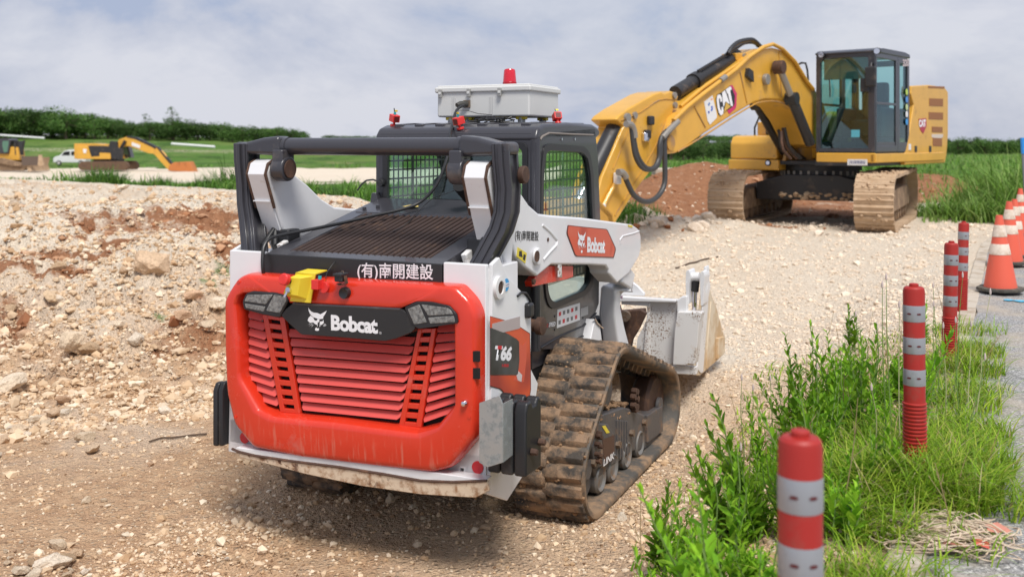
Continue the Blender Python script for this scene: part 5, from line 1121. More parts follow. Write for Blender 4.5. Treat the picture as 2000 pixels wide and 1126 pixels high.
# CAT badges
def catbadge(mapf, x):
    PX('badge_hexagon', MB().prism([mapf(a, b) for a, b in ((735,195),(790,180),(893,370),(880,650),(860,700),(725,820),(680,740),(770,690),(840,620),(850,420),(770,230))], 'x', x-.004, x), mat('badge_magenta', (.55,.03,.13), .4), boom)
    PX('badge_back', MB().prism([mapf(a, b) for a, b in ((740,200),(780,250),(845,430),(835,600),(790,660),(700,720),(660,740),(580,800),(530,855),(490,830),(440,640),(430,480),(460,390),(560,340),(650,270))], 'x', x-.007, x-.004), mat('badge_black', (.02,.02,.025), .4), boom)
    PX('badge_triangle', MB().prism([mapf(a, b) for a, b in ((640,560),(745,655),(590,780))], 'x', x-.014, x-.012), mat('badge_gold', (.62,.38,.07), .4), boom)
mp_ = lambda a, b: X.solve(1360+a/11.26, 150+b/11.26, x=-.305).yz[:]
catbadge(mp_, -.302)
def glyph(pts): PX('badge_letter', MB().prism([mp_(a, b) for a, b in pts], 'x', -.312, -.309), whitet, boom)
glyph([(560,540),(550,450),(520,392),(480,390),(450,430),(440,520),(460,680),(490,790),(530,850),(575,820),(590,760),(580,660),(545,670),(548,730),(530,745),(510,690),(490,560),(490,480),(505,470),(520,500),(525,560)])
glyph([(560,350),(620,300),(660,400),(725,600),(690,585),(650,550),(625,555),(605,640),(590,660),(575,560)])
glyph([(640,280),(745,212),(770,270),(735,310),(795,620),(785,650),(750,640),(690,380),(665,350)])
PX('poster', MB().prism([mp_(a, b) for a, b in ((172,552),(355,410),(450,830),(450,900),(300,1055),(250,970))], 'x', -.306, -.301), white_st, boom)
for c_, pts in (((.05,.12,.5),((320,650),(355,640),(360,720),(335,760),(310,740),(330,710))),((.04,.08,.35),((250,760),(285,750),(290,800),(265,820))),((.05,.15,.4),((250,610),(285,560),(300,580),(275,650))),((.75,.3,.1),((310,500),(340,470),(362,500),(330,520)))):
    PX('poster_mark', MB().prism([mp_(a, b) for a, b in pts], 'x', -.308, -.306), mat('poster_ink', c_, .5), boom)
# small side badge on the engine panel
EB = zm(1380, 60, 2.681)
PX('side_badge', MB().prism(X.side(EB((1112,462),(1150,458),(1152,500),(1135,538),(1120,520)), -1.386), 'x', -1.388, -1.38), mat('badge_maroon', (.40,.02,.05), .4), sdp)
xtext('badge_lettering', 'CAT', EB((1112,505))[0], EB((1148,503))[0], EB((1112,466))[0], whitet, -1.389, bold=.05)
xtext('model_number', '320', EB((1028,188))[0], EB((1060,186))[0], EB((1028,150))[0], mat('pale_ink', (.6,.5,.5), .5), -1.378, bold=.03)
# bucket resting behind the loader
q = X.solve(1085, 520, x=0)
bs = [(0,0),(-.25,.55),(-.75,.75),(-1.15,.45),(-1.25,.0),(-1.05,-.35),(-.95,-.3),(-1.1,0),(-1.0,.38),(-.72,.6),(-.3,.42)]
eb = PX('digger_bucket', MB().prism([(q.y+.55+a*.75, .30+b*.62) for a, b in bs], 'x', -.6, .6), yeldk, bevel=.02)
for s in (-.6,.57): PX('bucket_side', MB().prism([(q.y+.55+a*.75, .30+b*.62) for a, b in ((0,0),(-.25,.55),(-.75,.75),(-1.15,.45),(-1.25,0),(-1.05,-.35),(-.5,-.2))], 'x', s, s+.03), yeldk, eb)
# ------------------------------------------------------------------ far machines
D2 = Fr((213-1000)/F*102, 102, -.86, -90)
FT = thing('excavator', 'distant tracked excavator with black engine deck and rusty orange bucket at far left', 'excavator', D2.o, D2.th)
def PF(n, mb, m, parent=None, **k): return mb.obj(n, m, parent or FT, **k)
oran = mat('rusty_orange', (.50,.17,.045), .7, dirt=(.30,.10,.03), amt=.5, dscale=2)
ft = lambda pts, x: D2.side(F1(*pts), x)
for s in (1, -1):
    PF('track', MB().prism(rnd_poly([(-2.3,.05),(2.35,.05),(2.6,.45),(2.3,.95),(-2.2,.95),(-2.55,.5)], .3), 'x', s*.95, s*1.6), mat('brown_track', (.13,.075,.045), .9, dirt=(.06,.04,.03), amt=.5, dscale=4), bevel=.03)
PF('slew_base', MB().box(-1,1,-1.2,1.2,.7,1.25), blk, bevel=.05)
PF('rear_body', MB().prism(ft(((705,168),(815,165),(850,270),(930,225),(1030,230),(1030,290),(715,290)), 1.4), 'x', .9, 1.4), yelp, bevel=.05)
PF('engine_body', MB().prism([(-3.2,1.2),(-3.2,2.75),(-.9,2.75),(1.2,2.35),(1.5,1.2)], 'x', -1.35, .88), yelp, bevel=.06)
PF('dark_deck', MB().prism(ft(((820,165),(1010,168),(1025,120),(1085,125),(1090,180),(1140,200),(1130,290),(1040,290),(1025,232),(925,228),(925,262),(850,265)), 1.42), 'x', 1.0, 1.43), blk, bevel=.03)
for x_ in (835,900,960): PF('hood_hump', MB().prism(ft(((x_,165),(x_+55,165),(x_+50,150),(x_+8,150)), .8), 'x', .2, .8), yelp if x_ > 840 else blk)
cbn = PF('cab', MB().prism([(.5,1.3),(.5,2.95),(1.7,2.95),(2.1,1.3)], 'x', -1.35, -.4), dark, bevel=.05)
PF('cab_window', MB().prism([(.75,1.6),(.75,2.8),(1.55,2.8),(1.85,1.6)], 'x', -.405, -.39), mat('greenish_glass', (.10,.20,.14), .1), cbn)
PF('boom', MB().prism(ft(((1085,200),(1070,150),(1110,105),(1180,80),(1250,95),(1330,130),(1400,160),(1450,190),(1440,240),(1380,235),(1290,200),(1200,170),(1150,172)), .3), 'x', -.3, .3), yelp, bevel=.04)
PF('boom_cylinder', MB().tube([D2.solve(*F1((1085,260))[0], x=.45), D2.solve(*F1((1165,120))[0], x=.45)], .16, 12), blk)
PF('boom_black_top', MB().prism(ft(((1180,76),(1260,85),(1400,148),(1450,175),(1445,195),(1400,170),(1250,100),(1180,88)), .34), 'x', -.32, .34), blk)
PF('badge', MB().prism(ft(((1225,130),(1305,160),(1300,190),(1225,165)), .34), 'x', .3, .335), white_st)
PF('badge', MB().prism(ft(((770,195),(805,195),(800,235),(775,232)), 1.45), 'x', 1.4, 1.445), white_st)
PF('stick', MB().prism(ft(((1400,165),(1460,175),(1520,230),(1590,330),(1600,370),(1560,385),(1500,320),(1440,250),(1395,225)), .25), 'x', -.25, .25), yelp, bevel=.03)
PF('stick_black_top', MB().prism(ft(((1450,172),(1470,180),(1590,320),(1600,345),(1570,320),(1520,260)), .3), 'x', -.28, .3), blk)
PF('bucket', MB().prism(ft(((1590,335),(1620,318),(1760,312),(1808,410),(1720,408),(1600,402),(1560,395),(1570,350)), .7), 'x', -.7, .7), oran, bevel=.08)
# bulldozer
D3 = Fr((25-1000)/F*101, 101, -.88, -90)
DT = thing('bulldozer', 'distant yellow bulldozer with a wide muddy blade at the far left edge', 'bulldozer', D3.o, D3.th)
def PD(n, mb, m, **k): return mb.obj(n, m, DT, **k)
dt = lambda pts, x: D3.side(F1(*pts), x)
for s in (1, -1): PD('track', MB().prism(rnd_poly([(-2.4,.05),(1.9,.05),(2.2,.6),(-.6,1.35),(-2.4,.9)], .25), 'x', s*.8, s*1.4), mudtrack2, bevel=.03)
PD('body', MB().prism(dt(((-120,180),(-20,195),(0,235),(80,240),(85,175),(165,178),(180,250),(180,300),(0,300),(-120,290)), .6), 'x', -.6, .6), yelp, bevel=.05)
PD('cab', MB().prism(dt(((-60,110),(-20,98),(85,98),(100,110),(80,235),(40,240),(-60,235)), .8), 'x', -.8, .8), dark, bevel=.06)
PD('cab_window', MB().prism(dt(((25,120),(82,120),(68,225),(35,225),(20,160)), .82), 'x', .79, .815), mat('greenish_glass', (.10,.20,.14), .1))
for x_ in (140, 225): PD('lift_cylinder', MB().tube([D3.solve(*F1((x_,115))[0], x=.5), D3.solve(*F1((x_-25 if x_ > 200 else x_+10,250))[0], x=.5)], .12, 10), blk)
PD('front_frame', MB().prism(dt(((130,120),(175,120),(190,250),(150,250)), .4), 'x', -.4, .4), blk, bevel=.03)
PD('push_arm', MB().prism(dt(((-20,290),(130,310),(200,345),(200,355),(120,350),(-20,320)), 1.5), 'x', 1.4, 1.6), mudtrack2)
bl = PD('blade', MB().prism(dt(((195,258),(375,250),(402,345),(370,355),(210,352)), 1.9), 'x', -1.9, 1.9) if False else MB().prism([(2.45,.0),(2.85,.0),(2.65,.6),(2.85,1.35),(2.45,1.35),(2.3,.6)], 'x', -2.0, 1.9), mudtrack)
a_ = MB().prism(dt(((200,262),(360,262),(355,345),(210,350)), 2.0), 'x', 1.95, 2.06); PD('blade_face', a_, mat('dark_blade', (.12,.085,.065), .8))
PD('blade_edge', MB().prism(dt(((358,250),(378,250),(404,345),(372,356),(350,345)), 2.1), 'x', 1.8, 2.1), mudtrack)
# white van
D4 = Fr((143-1000)/F*126, 126, -.90, 90)
VT = thing('parked_van', 'small white van parked behind the distant excavator in the green field', 'van', D4.o, D4.th)
def PV(n, mb, m, parent=None, **k): return mb.obj(n, m, parent or VT, **k)
vb = [(-1.9,.35),(-1.9,1.75),(-1.6,1.95),(.3,1.98),(.75,1.85),(1.35,1.3),(1.95,1.12),(2.15,.9),(2.2,.4)]
vbody = PV('body', MB().prism(vb, 'x', -.82, .82), white, bevel=.08, seg=3)
PV('side_window', MB().prism([(.05,1.28),(.05,1.78),(.35,1.82),(.75,1.72),(1.15,1.28)], 'x', -.825, -.815), void); PV('side_window', MB().prism([(-1.7,1.28),(-1.7,1.75),(-.1,1.80),(-.1,1.28)], 'x', -.825, -.815), void)
for y_ in (1.45, -1.3):
    w = PV('wheel', MB().disc((-.86, y_, .33), 'x', .33, .2, 24), black, bevel=.03); PV('rim', MB().disc((-.865, y_, .33), 'x', .2, .01, 20), chrome, w)
PV('headlight', MB().box(-.80,-.55,2.12,2.18,.8,.95), chrome)
# pale pipes lying in the far field, and the pale block
for (x0, y0, x1, y1, yy, nm) in ((0,264,87,270,185,'long white pipe lying in the far left field'),(335,281,420,287,150,'shorter white pipe lying in the field behind the distant excavator')):
    a = Vector(((x0-1000)/F*yy, yy, HC+(280-y0)/F*yy)); b = Vector(((x1-1000)/F*yy, yy, HC+(280-y1)/F*yy))
    tag(MB().tube([a, a.lerp(b,.5), b], .20, 12).obj('drain_pipe', white_st), nm, 'pipe')
q = Fr(0,0,0,0).solve(1310, 343, z=.55)
blkx = Vector(((1308-1000)/F*26, 26, HC+(280-349)/F*26))
tag(MB().box(blkx.x-.42, blkx.x+.32, 25.7, 26.4, blkx.z-.2, blkx.z+.28).obj('concrete_block', conc, bevel=.03), 'pale concrete block in grass beyond the hoses of the big excavator', 'concrete block')

# ------------------------------------------------------------------ delineator posts
pr_ = mat('post_red', (.36,.018,.012), .50, dirt=(.27,.05,.035), amt=.45, dscale=9)
band = mat('reflective_band', (.34,.35,.37), .32, metal=.35, dirt=(.22,.22,.22), amt=.4, dscale=14)
bandk = mat('band_mark', (.10,.015,.015), .6)
def make_post(loc, label, tilt=(0,0)):
    t = thing('delineator_post', label, 'post', loc, 0, 'red and white road posts'); t.rotation_euler = (R(tilt[0]), R(tilt[1]), random.uniform(-.5,.5))
    pf = [(0,.0),(.10,.0),(.105,.006),(.075,.020),(.052,.030)]
    z = .045
    while z < .33:
        pf += [(.043,z),(.0475,z+.003),(.0475,z+.008),(.043,z+.011)]; z += .0155
    pf += [(.0425,.345),(.0425,.785),(.0400,.798),(.034,.804),(.0185,.806),(.0185,.815),(.014,.818),(0,.818)]
    MB().lathe([(r_, h_) for r_, h_ in pf], (0,0,0), 'z', 36).obj('shaft', pr_, t, ang=28)
    for z0 in (.405,.535,.665):
        bd = MB().lathe([(.0432,z0),(.0437,z0+.002),(.0437,z0+.064),(.0432,z0+.066)], (0,0,0), 'z', 36, cap=False).obj('reflective_band', band, t)
        for a in (-110, -62): 
            aa = R(a+random.uniform(-4,4)); MB().lathe([(.0,0),(.0045,0.0),(.0045,.0012),(0,.0012)], (0,0,0), 'x', 12).obj('rivet_mark', bandk, bd)
            o = bpy.data.objects[-1] if False else [x for x in bpy.data.objects if x.parent == bd][-1]
            o.scale = (1, 2.0, .8); o.location = (.0436*math.cos(aa), .0436*math.sin(aa), z0+.033); o.rotation_euler = (0,0,aa)
    return t
def at(px, py_, Y): return Vector(((px-1000)/F*Y, Y, HC+(280-py_)/F*Y))
pst = [(1563,838,1.94,'nearest red post with silver bands, its top close to the camera',(0,0)),
       (1787,553,4.07,'second red banded post, standing in the grass tufts near the camera',(0,-.3)),
       (1853,470,6.33,'third red banded post, its foot half hidden by tall weed stems',(0,1.2)),
       (1877,432,8.34,'fourth red banded post with its flared foot standing clear on the gravel',(0,2.2))]
for px, py_, Y, lb, tl in pst:
    p = at(px, py_, Y); o = make_post((p.x, p.y, p.z-.818), lb, tl); o.location.x -= .0
p = at(1958, 359, 20.5); make_post((p.x, p.y, p.z-.818), 'tiny farthest red banded post in front of the tall reeds')
# ------------------------------------------------------------------ traffic cones
cr_m = mat('cone_orange', (.72,.115,.065), .5, dirt=(.50,.16,.10), amt=.4, dscale=6, spots=(.25,.08,.05), spamt=.3, spscale=30)
cw_m = mat('cone_white_band', (.70,.60,.50), .5, dirt=(.52,.40,.30), amt=.6, dscale=10)
cb_m = mat('cone_base', (.07,.065,.055), .8, dirt=(.20,.17,.12), amt=.5, dscale=12)
def make_cone(loc, label, tilt=(0,0,0)):
    t = thing('traffic_cone', label, 'cone', loc, 0, 'traffic cones along the road'); t.rotation_euler = [R(a) for a in tilt]
    rr_ = lambda z: .145 - .117*(z-.03)/.67
    MB().lathe([(rr_(.03),.028),(rr_(.20),.20),(rr_(.70),.70),(rr_(.70)-.006,.70),(rr_(.70)-.008,.66),(0,.66)], (0,0,0), 'z', 32, cap=False).obj('body', cr_m, t)
    for z0, z1 in ((.335,.435),(.50,.61)):
        MB().lathe([(rr_(z0)+.0008,z0),(rr_(z0)+.003,z0+.003),(rr_(z1)+.003,z1-.003),(rr_(z1)+.0008,z1)], (0,0,0), 'z', 32, cap=False).obj('white_band', cw_m, t)
    b_ = [(.21*math.cos(a*math.tau/8+math.pi/8), .21*math.sin(a*math.tau/8+math.pi/8)) for a in range(8)]
    MB().prism(b_, 'z', 0, .032).obj('rubber_base', cb_m, t, bevel=.008)
for px, ytop, Y, lb, tl in ((1954,420,9.3,'nearest traffic cone, faded orange with two dirty white bands',(0,-1,5)),(1971,393,11.3,'second traffic cone, directly behind the nearest cone',(1,-1,20)),(1981,389,12.2,'third traffic cone, behind and right of the second',(0,1,40)),(1993,368,15.0,'farthest traffic cone, near the right picture edge',(0,0,10))):
    p = at(px, ytop, Y); make_cone((p.x, p.y, p.z-.70), lb, tl)
# second far cone pairs its shadow neighbour
# blue pole at the frame edge
a, b = at(1997, 272, 14), at(2004, 372, 14)
bp = thing('blue_pole', 'thin blue pole leaning at the right edge above the reeds', 'pole', (b.x, b.y, b.z))
MB().tube([(0,0,-.15), (a.x-b.x, 0, a.z-b.z)], .022, 10).obj('shaft', mat('pole_grey', (.2,.22,.26), .5), bp); MB().tube([((a.x-b.x)*.72,0,(a.z-b.z)*.72), (a.x-b.x, 0, a.z-b.z+.02)], .03, 10).obj('blue_sleeve', mat('bright_blue', (.03,.28,.75), .5), bp)
# ------------------------------------------------------------------ numpy mesh builder
def nmesh(name, co, faces, m, attr=None, smooth=False):
    """co (n,3), faces (m,k) all of one size"""
    me = bpy.data.meshes.new(name); co = np.asarray(co, np.float32); f = np.asarray(faces, np.int32); k = f.shape[1]
    me.vertices.add(len(co)); me.vertices.foreach_set('co', co.ravel()); me.loops.add(f.size); me.loops.foreach_set('vertex_index', f.ravel())
    me.polygons.add(len(f)); me.polygons.foreach_set('loop_start', np.arange(0, f.size, k, dtype=np.int32)); me.polygons.foreach_set('use_smooth', np.full(len(f), smooth)); me.update()
    if attr is not None:
        a = me.color_attributes.new('tint', 'FLOAT_COLOR', 'POINT'); a.data.foreach_set('color', np.concatenate([attr, np.ones((len(attr), 1))], 1).astype(np.float32).ravel())
    me.materials.append(m); return me
def tintmat(name, rough=.8, transl=0, spec=.3, bump=0, objrand=0):
    m = bpy.data.materials.new(name); m.use_nodes = True; t = m.node_tree; p = t.nodes['Principled BSDF']; lk = t.links.new; p.inputs['Roughness'].default_value = rough; p.inputs['Specular IOR Level'].default_value = spec
    v = t.nodes.new('ShaderNodeVertexColor'); v.layer_name = 'tint'; src = v.outputs[0]
    if objrand:
        oi = t.nodes.new('ShaderNodeObjectInfo'); hs = t.nodes.new('ShaderNodeHueSaturation'); mr = t.nodes.new('ShaderNodeMapRange'); mr.inputs[3].default_value = 1-objrand; mr.inputs[4].default_value = 1+objrand
        lk(oi.outputs['Random'], mr.inputs[0]); lk(mr.outputs[0], hs.inputs['Value']); lk(src, hs.inputs['Color']); src = hs.outputs[0]
    lk(src, p.inputs['Base Color'])
    if bump:
        tc = t.nodes.new('ShaderNodeTexCoord'); n = t.nodes.new('ShaderNodeTexNoise'); n.inputs['Scale'].default_value = bump; n.inputs['Detail'].default_value = 8; n.inputs['Roughness'].default_value = .7; lk(tc.outputs['Object'], n.inputs[0])
        b = t.nodes.new('ShaderNodeBump'); b.inputs['Strength'].default_value = .8; b.inputs['Distance'].default_value = .02; lk(n.outputs[0], b.inputs['Height']); lk(b.outputs[0], p.inputs['Normal'])
        mx = t.nodes.new('ShaderNodeMix'); mx.data_type = 'RGBA'; mx.blend_type = 'MULTIPLY'; mx.inputs[0].default_value = 1; rp = t.nodes.new('ShaderNodeMapRange'); rp.inputs[1].default_value = .3; rp.inputs[2].default_value = .6; rp.inputs[3].default_value = .68; rp.inputs[4].default_value = 1.1
        lk(n.outputs[0], rp.inputs[0]); lk(src, mx.inputs[6]); lk(rp.outputs[0], mx.inputs[7]); lk(mx.outputs[2], p.inputs['Base Color'])
    if transl:
        o = t.nodes['Material Output']; tr = t.nodes.new('ShaderNodeBsdfTranslucent'); ms = t.nodes.new('ShaderNodeMixShader'); ms.inputs[0].default_value = transl; lk(src, tr.inputs[0]); lk(p.outputs[0], ms.inputs[1]); lk(tr.outputs[0], ms.inputs[2]); lk(ms.outputs[0], o.inputs[0])
    return m
stone_m = tintmat('limestone', .92, spec=.15, bump=9, objrand=.10); peb_m = tintmat('gravel_stones', .92, spec=.15)
leaf_m = tintmat('weed_leaf', .6, .35, .15, objrand=.30); grass_m = tintmat('grass_blade', .55, .3, .25); crown_m = tintmat('tree_leaf', .6, .15, .2, objrand=.35)
stem_m = mat('green_stem', (.16,.25,.06), .6); bark = mat('tree_bark', (.12,.09,.065), .9)
ICO = np.array([(0,0,1),(.89,0,.45),(.28,.85,.45),(-.72,.53,.45),(-.72,-.53,.45),(.28,-.85,.45),(.72,.53,-.45),(-.28,.85,-.45),(-.89,0,-.45),(-.28,-.85,-.45),(.72,-.53,-.45),(0,0,-1)], float)
ICF = np.array([(0,1,2),(0,2,3),(0,3,4),(0,4,5),(0,5,1),(1,6,2),(2,7,3),(3,8,4),(4,9,5),(5,10,1),(6,7,2),(7,8,3),(8,9,4),(9,10,5),(10,6,1),(11,7,6),(11,8,7),(11,9,8),(11,10,9),(11,6,10)])
def subdiv(v, f):
    v = list(map(tuple, v)); cache = {}; nf = []
    def mid(a, b):
        k = (min(a, b), max(a, b))
        if k not in cache: p = np.array(v[a]) + np.array(v[b]); cache[k] = len(v); v.append(tuple(p/np.linalg.norm(p)))
        return cache[k]
    for a, b, c in f: ab, bc, ca = mid(a, b), mid(b, c), mid(c, a); nf += [(a, ab, ca), (b, bc, ab), (c, ca, bc), (ab, bc, ca)]
    return np.array(v), np.array(nf)
_v, _f = ICO/np.linalg.norm(ICO, axis=1)[:, None], ICF
for _ in range(3): _v, _f = subdiv(_v, _f)
def rock_mesh(seed, col, sq=.65):
    r_ = np.random.default_rng(seed); v = _v.copy(); d = np.ones(len(v))
    for _k in range(11):                 # broken faces
        n = r_.normal(size=3); n /= np.linalg.norm(n); c = r_.uniform(.50, .82); pr = v@n; d = np.where(pr*d > c, c/np.maximum(pr, 1e-6), d)
    v = v*d[:, None]
    o = r_.uniform(0, 50, 3)
    for a, sc in ((.10, 2.2), (.05, 5), (.03, 11)): v = v*(1 + a*2*(fbm(v[:, 0]*3+o[0]+v[:, 2]*2, v[:, 1]*3+o[1]-v[:, 2]*2, sc*.35, 3)[:, None]))
    v = v*np.array([1, r_.uniform(.65, 1), sq*r_.uniform(.8, 1.1)])
    t = np.array(col)[None]*(1 + .35*fbm(v[:, 0]*2+o[2], v[:, 1]*2+v[:, 2]*2, 1.3, 4)[:, None]*np.array([1, 1.1, 1.3])); return nmesh('rock', v, _f, stone_m, np.clip(t, 0, 1), smooth=False)
rocks = [rock_mesh(k, c_) for k, c_ in enumerate([(.72,.54,.37),(.76,.60,.43),(.62,.45,.29),(.78,.64,.48),(.66,.47,.31),(.64,.42,.27),(.78,.66,.52),(.54,.38,.24)])]
redrocks = [rock_mesh(40+k, (.40,.17,.08), .7) for k in range(2)]
def march(px, py):
    u, v = (px-1000)/F, (280-py)/F; Y = 1.5; 
    while Y < 60:
        if HC + v*Y < float(height(np.array(u*Y), np.array(Y))): break
        Y *= 1.01
    return u*Y, Y
def place_rock(x, y, size, label, grp, mesh=None, sink=.25, rs=None):
    rs = rs or random; me = mesh or rs.choice(rocks); o = bpy.data.objects.new('rock', me); COL.objects.link(o)
    z = float(height(np.array(x), np.array(y))); o.location = (x, y, z + size*(.55-sink)*.6); s_ = size/2; o.scale = (s_*rs.uniform(.85,1.2), s_*rs.uniform(.8,1.1), s_*rs.uniform(.75,1.1))
    o.rotation_euler = (rs.uniform(-.35,.35), rs.uniform(-.35,.35), rs.uniform(0,6.28)); tag(o, label, 'rock', grp); return o
rs = random.Random(21)
named = [(150,672,88,'largest pale boulder on the left rubble bank, pitted and jagged',1),(98,577,40,'grey brown angular rock lying on the upper left rubble',2),(110,525,34,'brownish flat rock just below the red soil patch at left',7),
         (302,520,74,'broad tan boulder half buried under the red soil',4),(428,470,0,'',0),(430,600,52,'pale boulder close to the left edge of the red tailgate',3),(356,632,48,'reddish tan boulder left of the loader at mid bank',5),(268,678,46,'cream rock right of the largest boulder',6),
         (22,752,60,'pale boulder at the left picture edge low on the bank',3),(322,802,34,'pitted cream stone at the foot of the bank',6),(66,822,34,'pale stone in a small cluster at the bank foot',3),(88,833,28,'tan stone at the right of the small cluster',1),
         (100,1098,74,'long cream rock in the bottom left corner heap',6),(150,1082,42,'roundish tan rock at the right end of the corner heap',4),(38,1112,50,'whitish rock at the bottom left corner',3),(112,1068,38,'jagged pale rock on top of the corner heap',1),(20,615,30,'small grey stone near the left edge',7),
         (405,640,36,'tan stone beside the loader left counterweight',1),(375,585,44,'ochre rock above the loader left counterweight',5),(230,640,30,'broken cream stone above the mid bank hollow',3),(1215,1010,26,'cream stone in front of the near rubber track',6),(1195,1040,16,'small pale stone near the weeds',3)]
for a, b, s_, lb, k in named:
    if not s_: continue
    x, y = march(a, b+s_*.2); place_rock(x, y, s_*y/F*1.05, lb, None, rocks[k], .30, rs)
GR = 'limestone rocks strewn over the left bank'
n = 0
while n < 125:
    u = rs.uniform(-.56, -.24); iy = rs.uniform(1/15, 1/5.2); y = 1/iy; x = u*y
    d, nn, lf_, ey = masks(np.array(x), np.array(y)); foot = 6.3 + .55*(x+4)*(x > -4)
    if y > ey-2 or y < foot-1.0 and rs.random() < .9 or x > -1.75-.42*(y-5): continue
    s_ = .062*math.exp(rs.gauss(0, .60))*(y/8)**.5; place_rock(x, y, min(s_, .34), 'small cream limestone rock in the rubble of the left bank', GR, None, .22, rs); n += 1
for k in range(28):                    # windrow at the lower left and behind the loader
    y = rs.uniform(2.6, 5.0); x = -1.05-.47*(5.0-y) + rs.gauss(0, .22)*(1) - .25; place_rock(x, y, .032*math.exp(rs.gauss(0, .5)), 'small pale stone in the brown wheel rut at lower left', 'stones in the wheel rut at lower left', None, .25, rs)
for k in range(60):
    a, b = rs.uniform(-30, 235), rs.uniform(1058, 1150)
    if a > 90 + (b-1058)*1.2 or rs.random() < .25*(b < 1075): continue
    x, y = march(a, b); place_rock(x, y, .030*math.exp(rs.gauss(0, .5)), 'small cream stone in the heap at the bottom left corner', 'stones of the corner heap', None, .15, rs)
palerocks = [rock_mesh(60+k, (.80,.68,.55), .75) for k in range(3)]
for k in range(74):                    # white and red lumps left of the digger track
    a = rs.gauss(1275, 70) if k % 5 else rs.uniform(1560, 1660); a = min(max(a, 1185), 1400 if k % 5 else 1660); y = rs.uniform(14.8, 17.0); x = (a-1000)/F*y
    place_rock(x, y, (.16 if a < 1450 else .07)*math.exp(rs.gauss(0, .40)), 'whitish rubble lump between the excavator tracks and the loader' if k % 6 else 'red earth lump among the whitish rubble by the excavator', 'whitish rubble by the excavator' if k % 6 else 'red lumps by the excavator', palerocks[k % 3] if k % 6 else redrocks[k % 2], .2, rs)
for a, b, s_ in ((240,373,24),(612,397,12)):
    x, y = march(a, b); place_rock(x, y, s_*y/F, 'pale stone on the rim of the gravel bench' + (', the larger at left' if a < 400 else ', the smaller at right'), None, rocks[6], .1, rs)
# ------------------------------------------------------------------ gravel
def gravel(name, N_, seed, ulim, y0, y1, size, cols, keep, kind='stuff', flat=.6):
    r_ = np.random.default_rng(seed); u = r_.uniform(*ulim, N_); y = 1/r_.uniform(1/y1, 1/y0, N_); x = u*y; k = keep(x, y, r_); x, y = x[k], y[k]; n = len(x)
    z = height(x, y); s_ = size(y, r_, n); ang = r_.uniform(0, 6.28, n); v = ICO[None]*r_.uniform(.50, 1.35, (n, 12, 3))*np.stack([np.ones(n), r_.uniform(.6,1,n), r_.uniform(.45,.85,n)*flat/.6], 1)[:, None]
    c, s2 = np.cos(ang)[:, None], np.sin(ang)[:, None]; vx = v[..., 0]*c - v[..., 1]*s2; vy = v[..., 0]*s2 + v[..., 1]*c
    co = np.stack([vx*s_[:, None] + x[:, None], vy*s_[:, None] + y[:, None], v[..., 2]*s_[:, None] + z[:, None] + s_[:, None]*.15], -1).reshape(-1, 3)
    f = (np.arange(n)[:, None, None]*12 + ICF[None]).reshape(-1, 3)
    cc = np.array(cols)[r_.integers(0, len(cols), n)]*r_.uniform(.85, 1.12, (n, 1)); pale = (ss(6, 8.5, y)*ss(-.6, .8, x)*.72*(name == 'gravel'))[:, None]; cc = cc*(1-pale) + np.array([(.76,.655,.53)])*r_.uniform(.88, 1.08, (n, 1))*pale; at_ = np.repeat(np.clip(cc, 0, .85), 12, 0)
    o = bpy.data.objects.new(name, nmesh(name, co, f, peb_m, at_)); COL.objects.link(o); o['kind'] = kind; return o
CREAM = [(.68,.52,.36),(.71,.57,.42),(.62,.45,.29),(.74,.62,.47),(.57,.40,.25),(.64,.47,.31),(.48,.32,.19),(.66,.50,.34)]
def keep_all(x, y, r_):
    d = dline(x, y); red_, gr, br = soil(x, y); lf_ = ss(1.2, -1.6, x + .12*(y-6)); foot = 6.3+.55*(x+4)*(x > -4); bank = lf_*ss(foot-.6, foot+.3, y)
    dens = .34 + .8*np.maximum(bank, ss(6.5, 9, y)*(1-lf_)) + .35*ss(-1.9, -1.3, d); patch = ss(-.12, .12, fbm(x, y, .9, 3)); dens = dens*(.35+.65*patch)
    dens = dens + .8*np.exp(-(((x+1.3+.47*(5.0-y)))/.28)**2)*(y < 5)
    return (r_.random(len(x)) < dens) & (d < -.16) & (gr < .5) & (y < np.where(x < 1.0, edge_y(x), 24)) & ((red_ < .5) | (r_.random(len(x)) < .25))
gravel('gravel', 230000, 1, (-.75,.62), 2.3, 24, lambda y, r_, n: np.clip(.0052*np.exp(r_.normal(0, .62, n)), .002, .03)*(.45+y/7), CREAM, keep_all)
gravel('coarse_gravel', 46000, 2, (-.72,-.10), 5.2, 15, lambda y, r_, n: np.clip(.0125*np.exp(r_.normal(0, .55, n)), .003, .065)*(.6+y/15), CREAM, lambda x, y, r_: (y > 5.9+.55*(x+4)*(x > -4)) & (x < -1.9-.1*(y-6)+.0*y) & (soil(x, y)[0] < .6) & (y < edge_y(x)-2.5) & (r_.random(len(x)) < .35+.65*ss(-.1, .08, fbm(x, y, .8, 3))))
gravel('dark_soil_crumbs', 26000, 3, (-.6,.45), 2.3, 7.5, lambda y, r_, n: np.clip(.005*np.exp(r_.normal(0, .5, n)), .002, .02), [(.22,.13,.075),(.30,.19,.11),(.36,.24,.15)], lambda x, y, r_: (dline(x, y) < -.2) & (r_.random(len(x)) < .12+np.exp(-(((x+.9+.47*(5.0-y)))/.35)**2)*.9 + .4*ss(-1.9,-1.5,dline(x,y))))
gravel('red_soil_clods', 10000, 5, (-.5,.45), 9, 27, lambda y, r_, n: .022*np.exp(r_.normal(0, .6, n)), [(.38,.18,.09),(.46,.26,.15),(.30,.13,.065),(.52,.34,.21)], lambda x, y, r_: soil(x, y)[0] > .45)
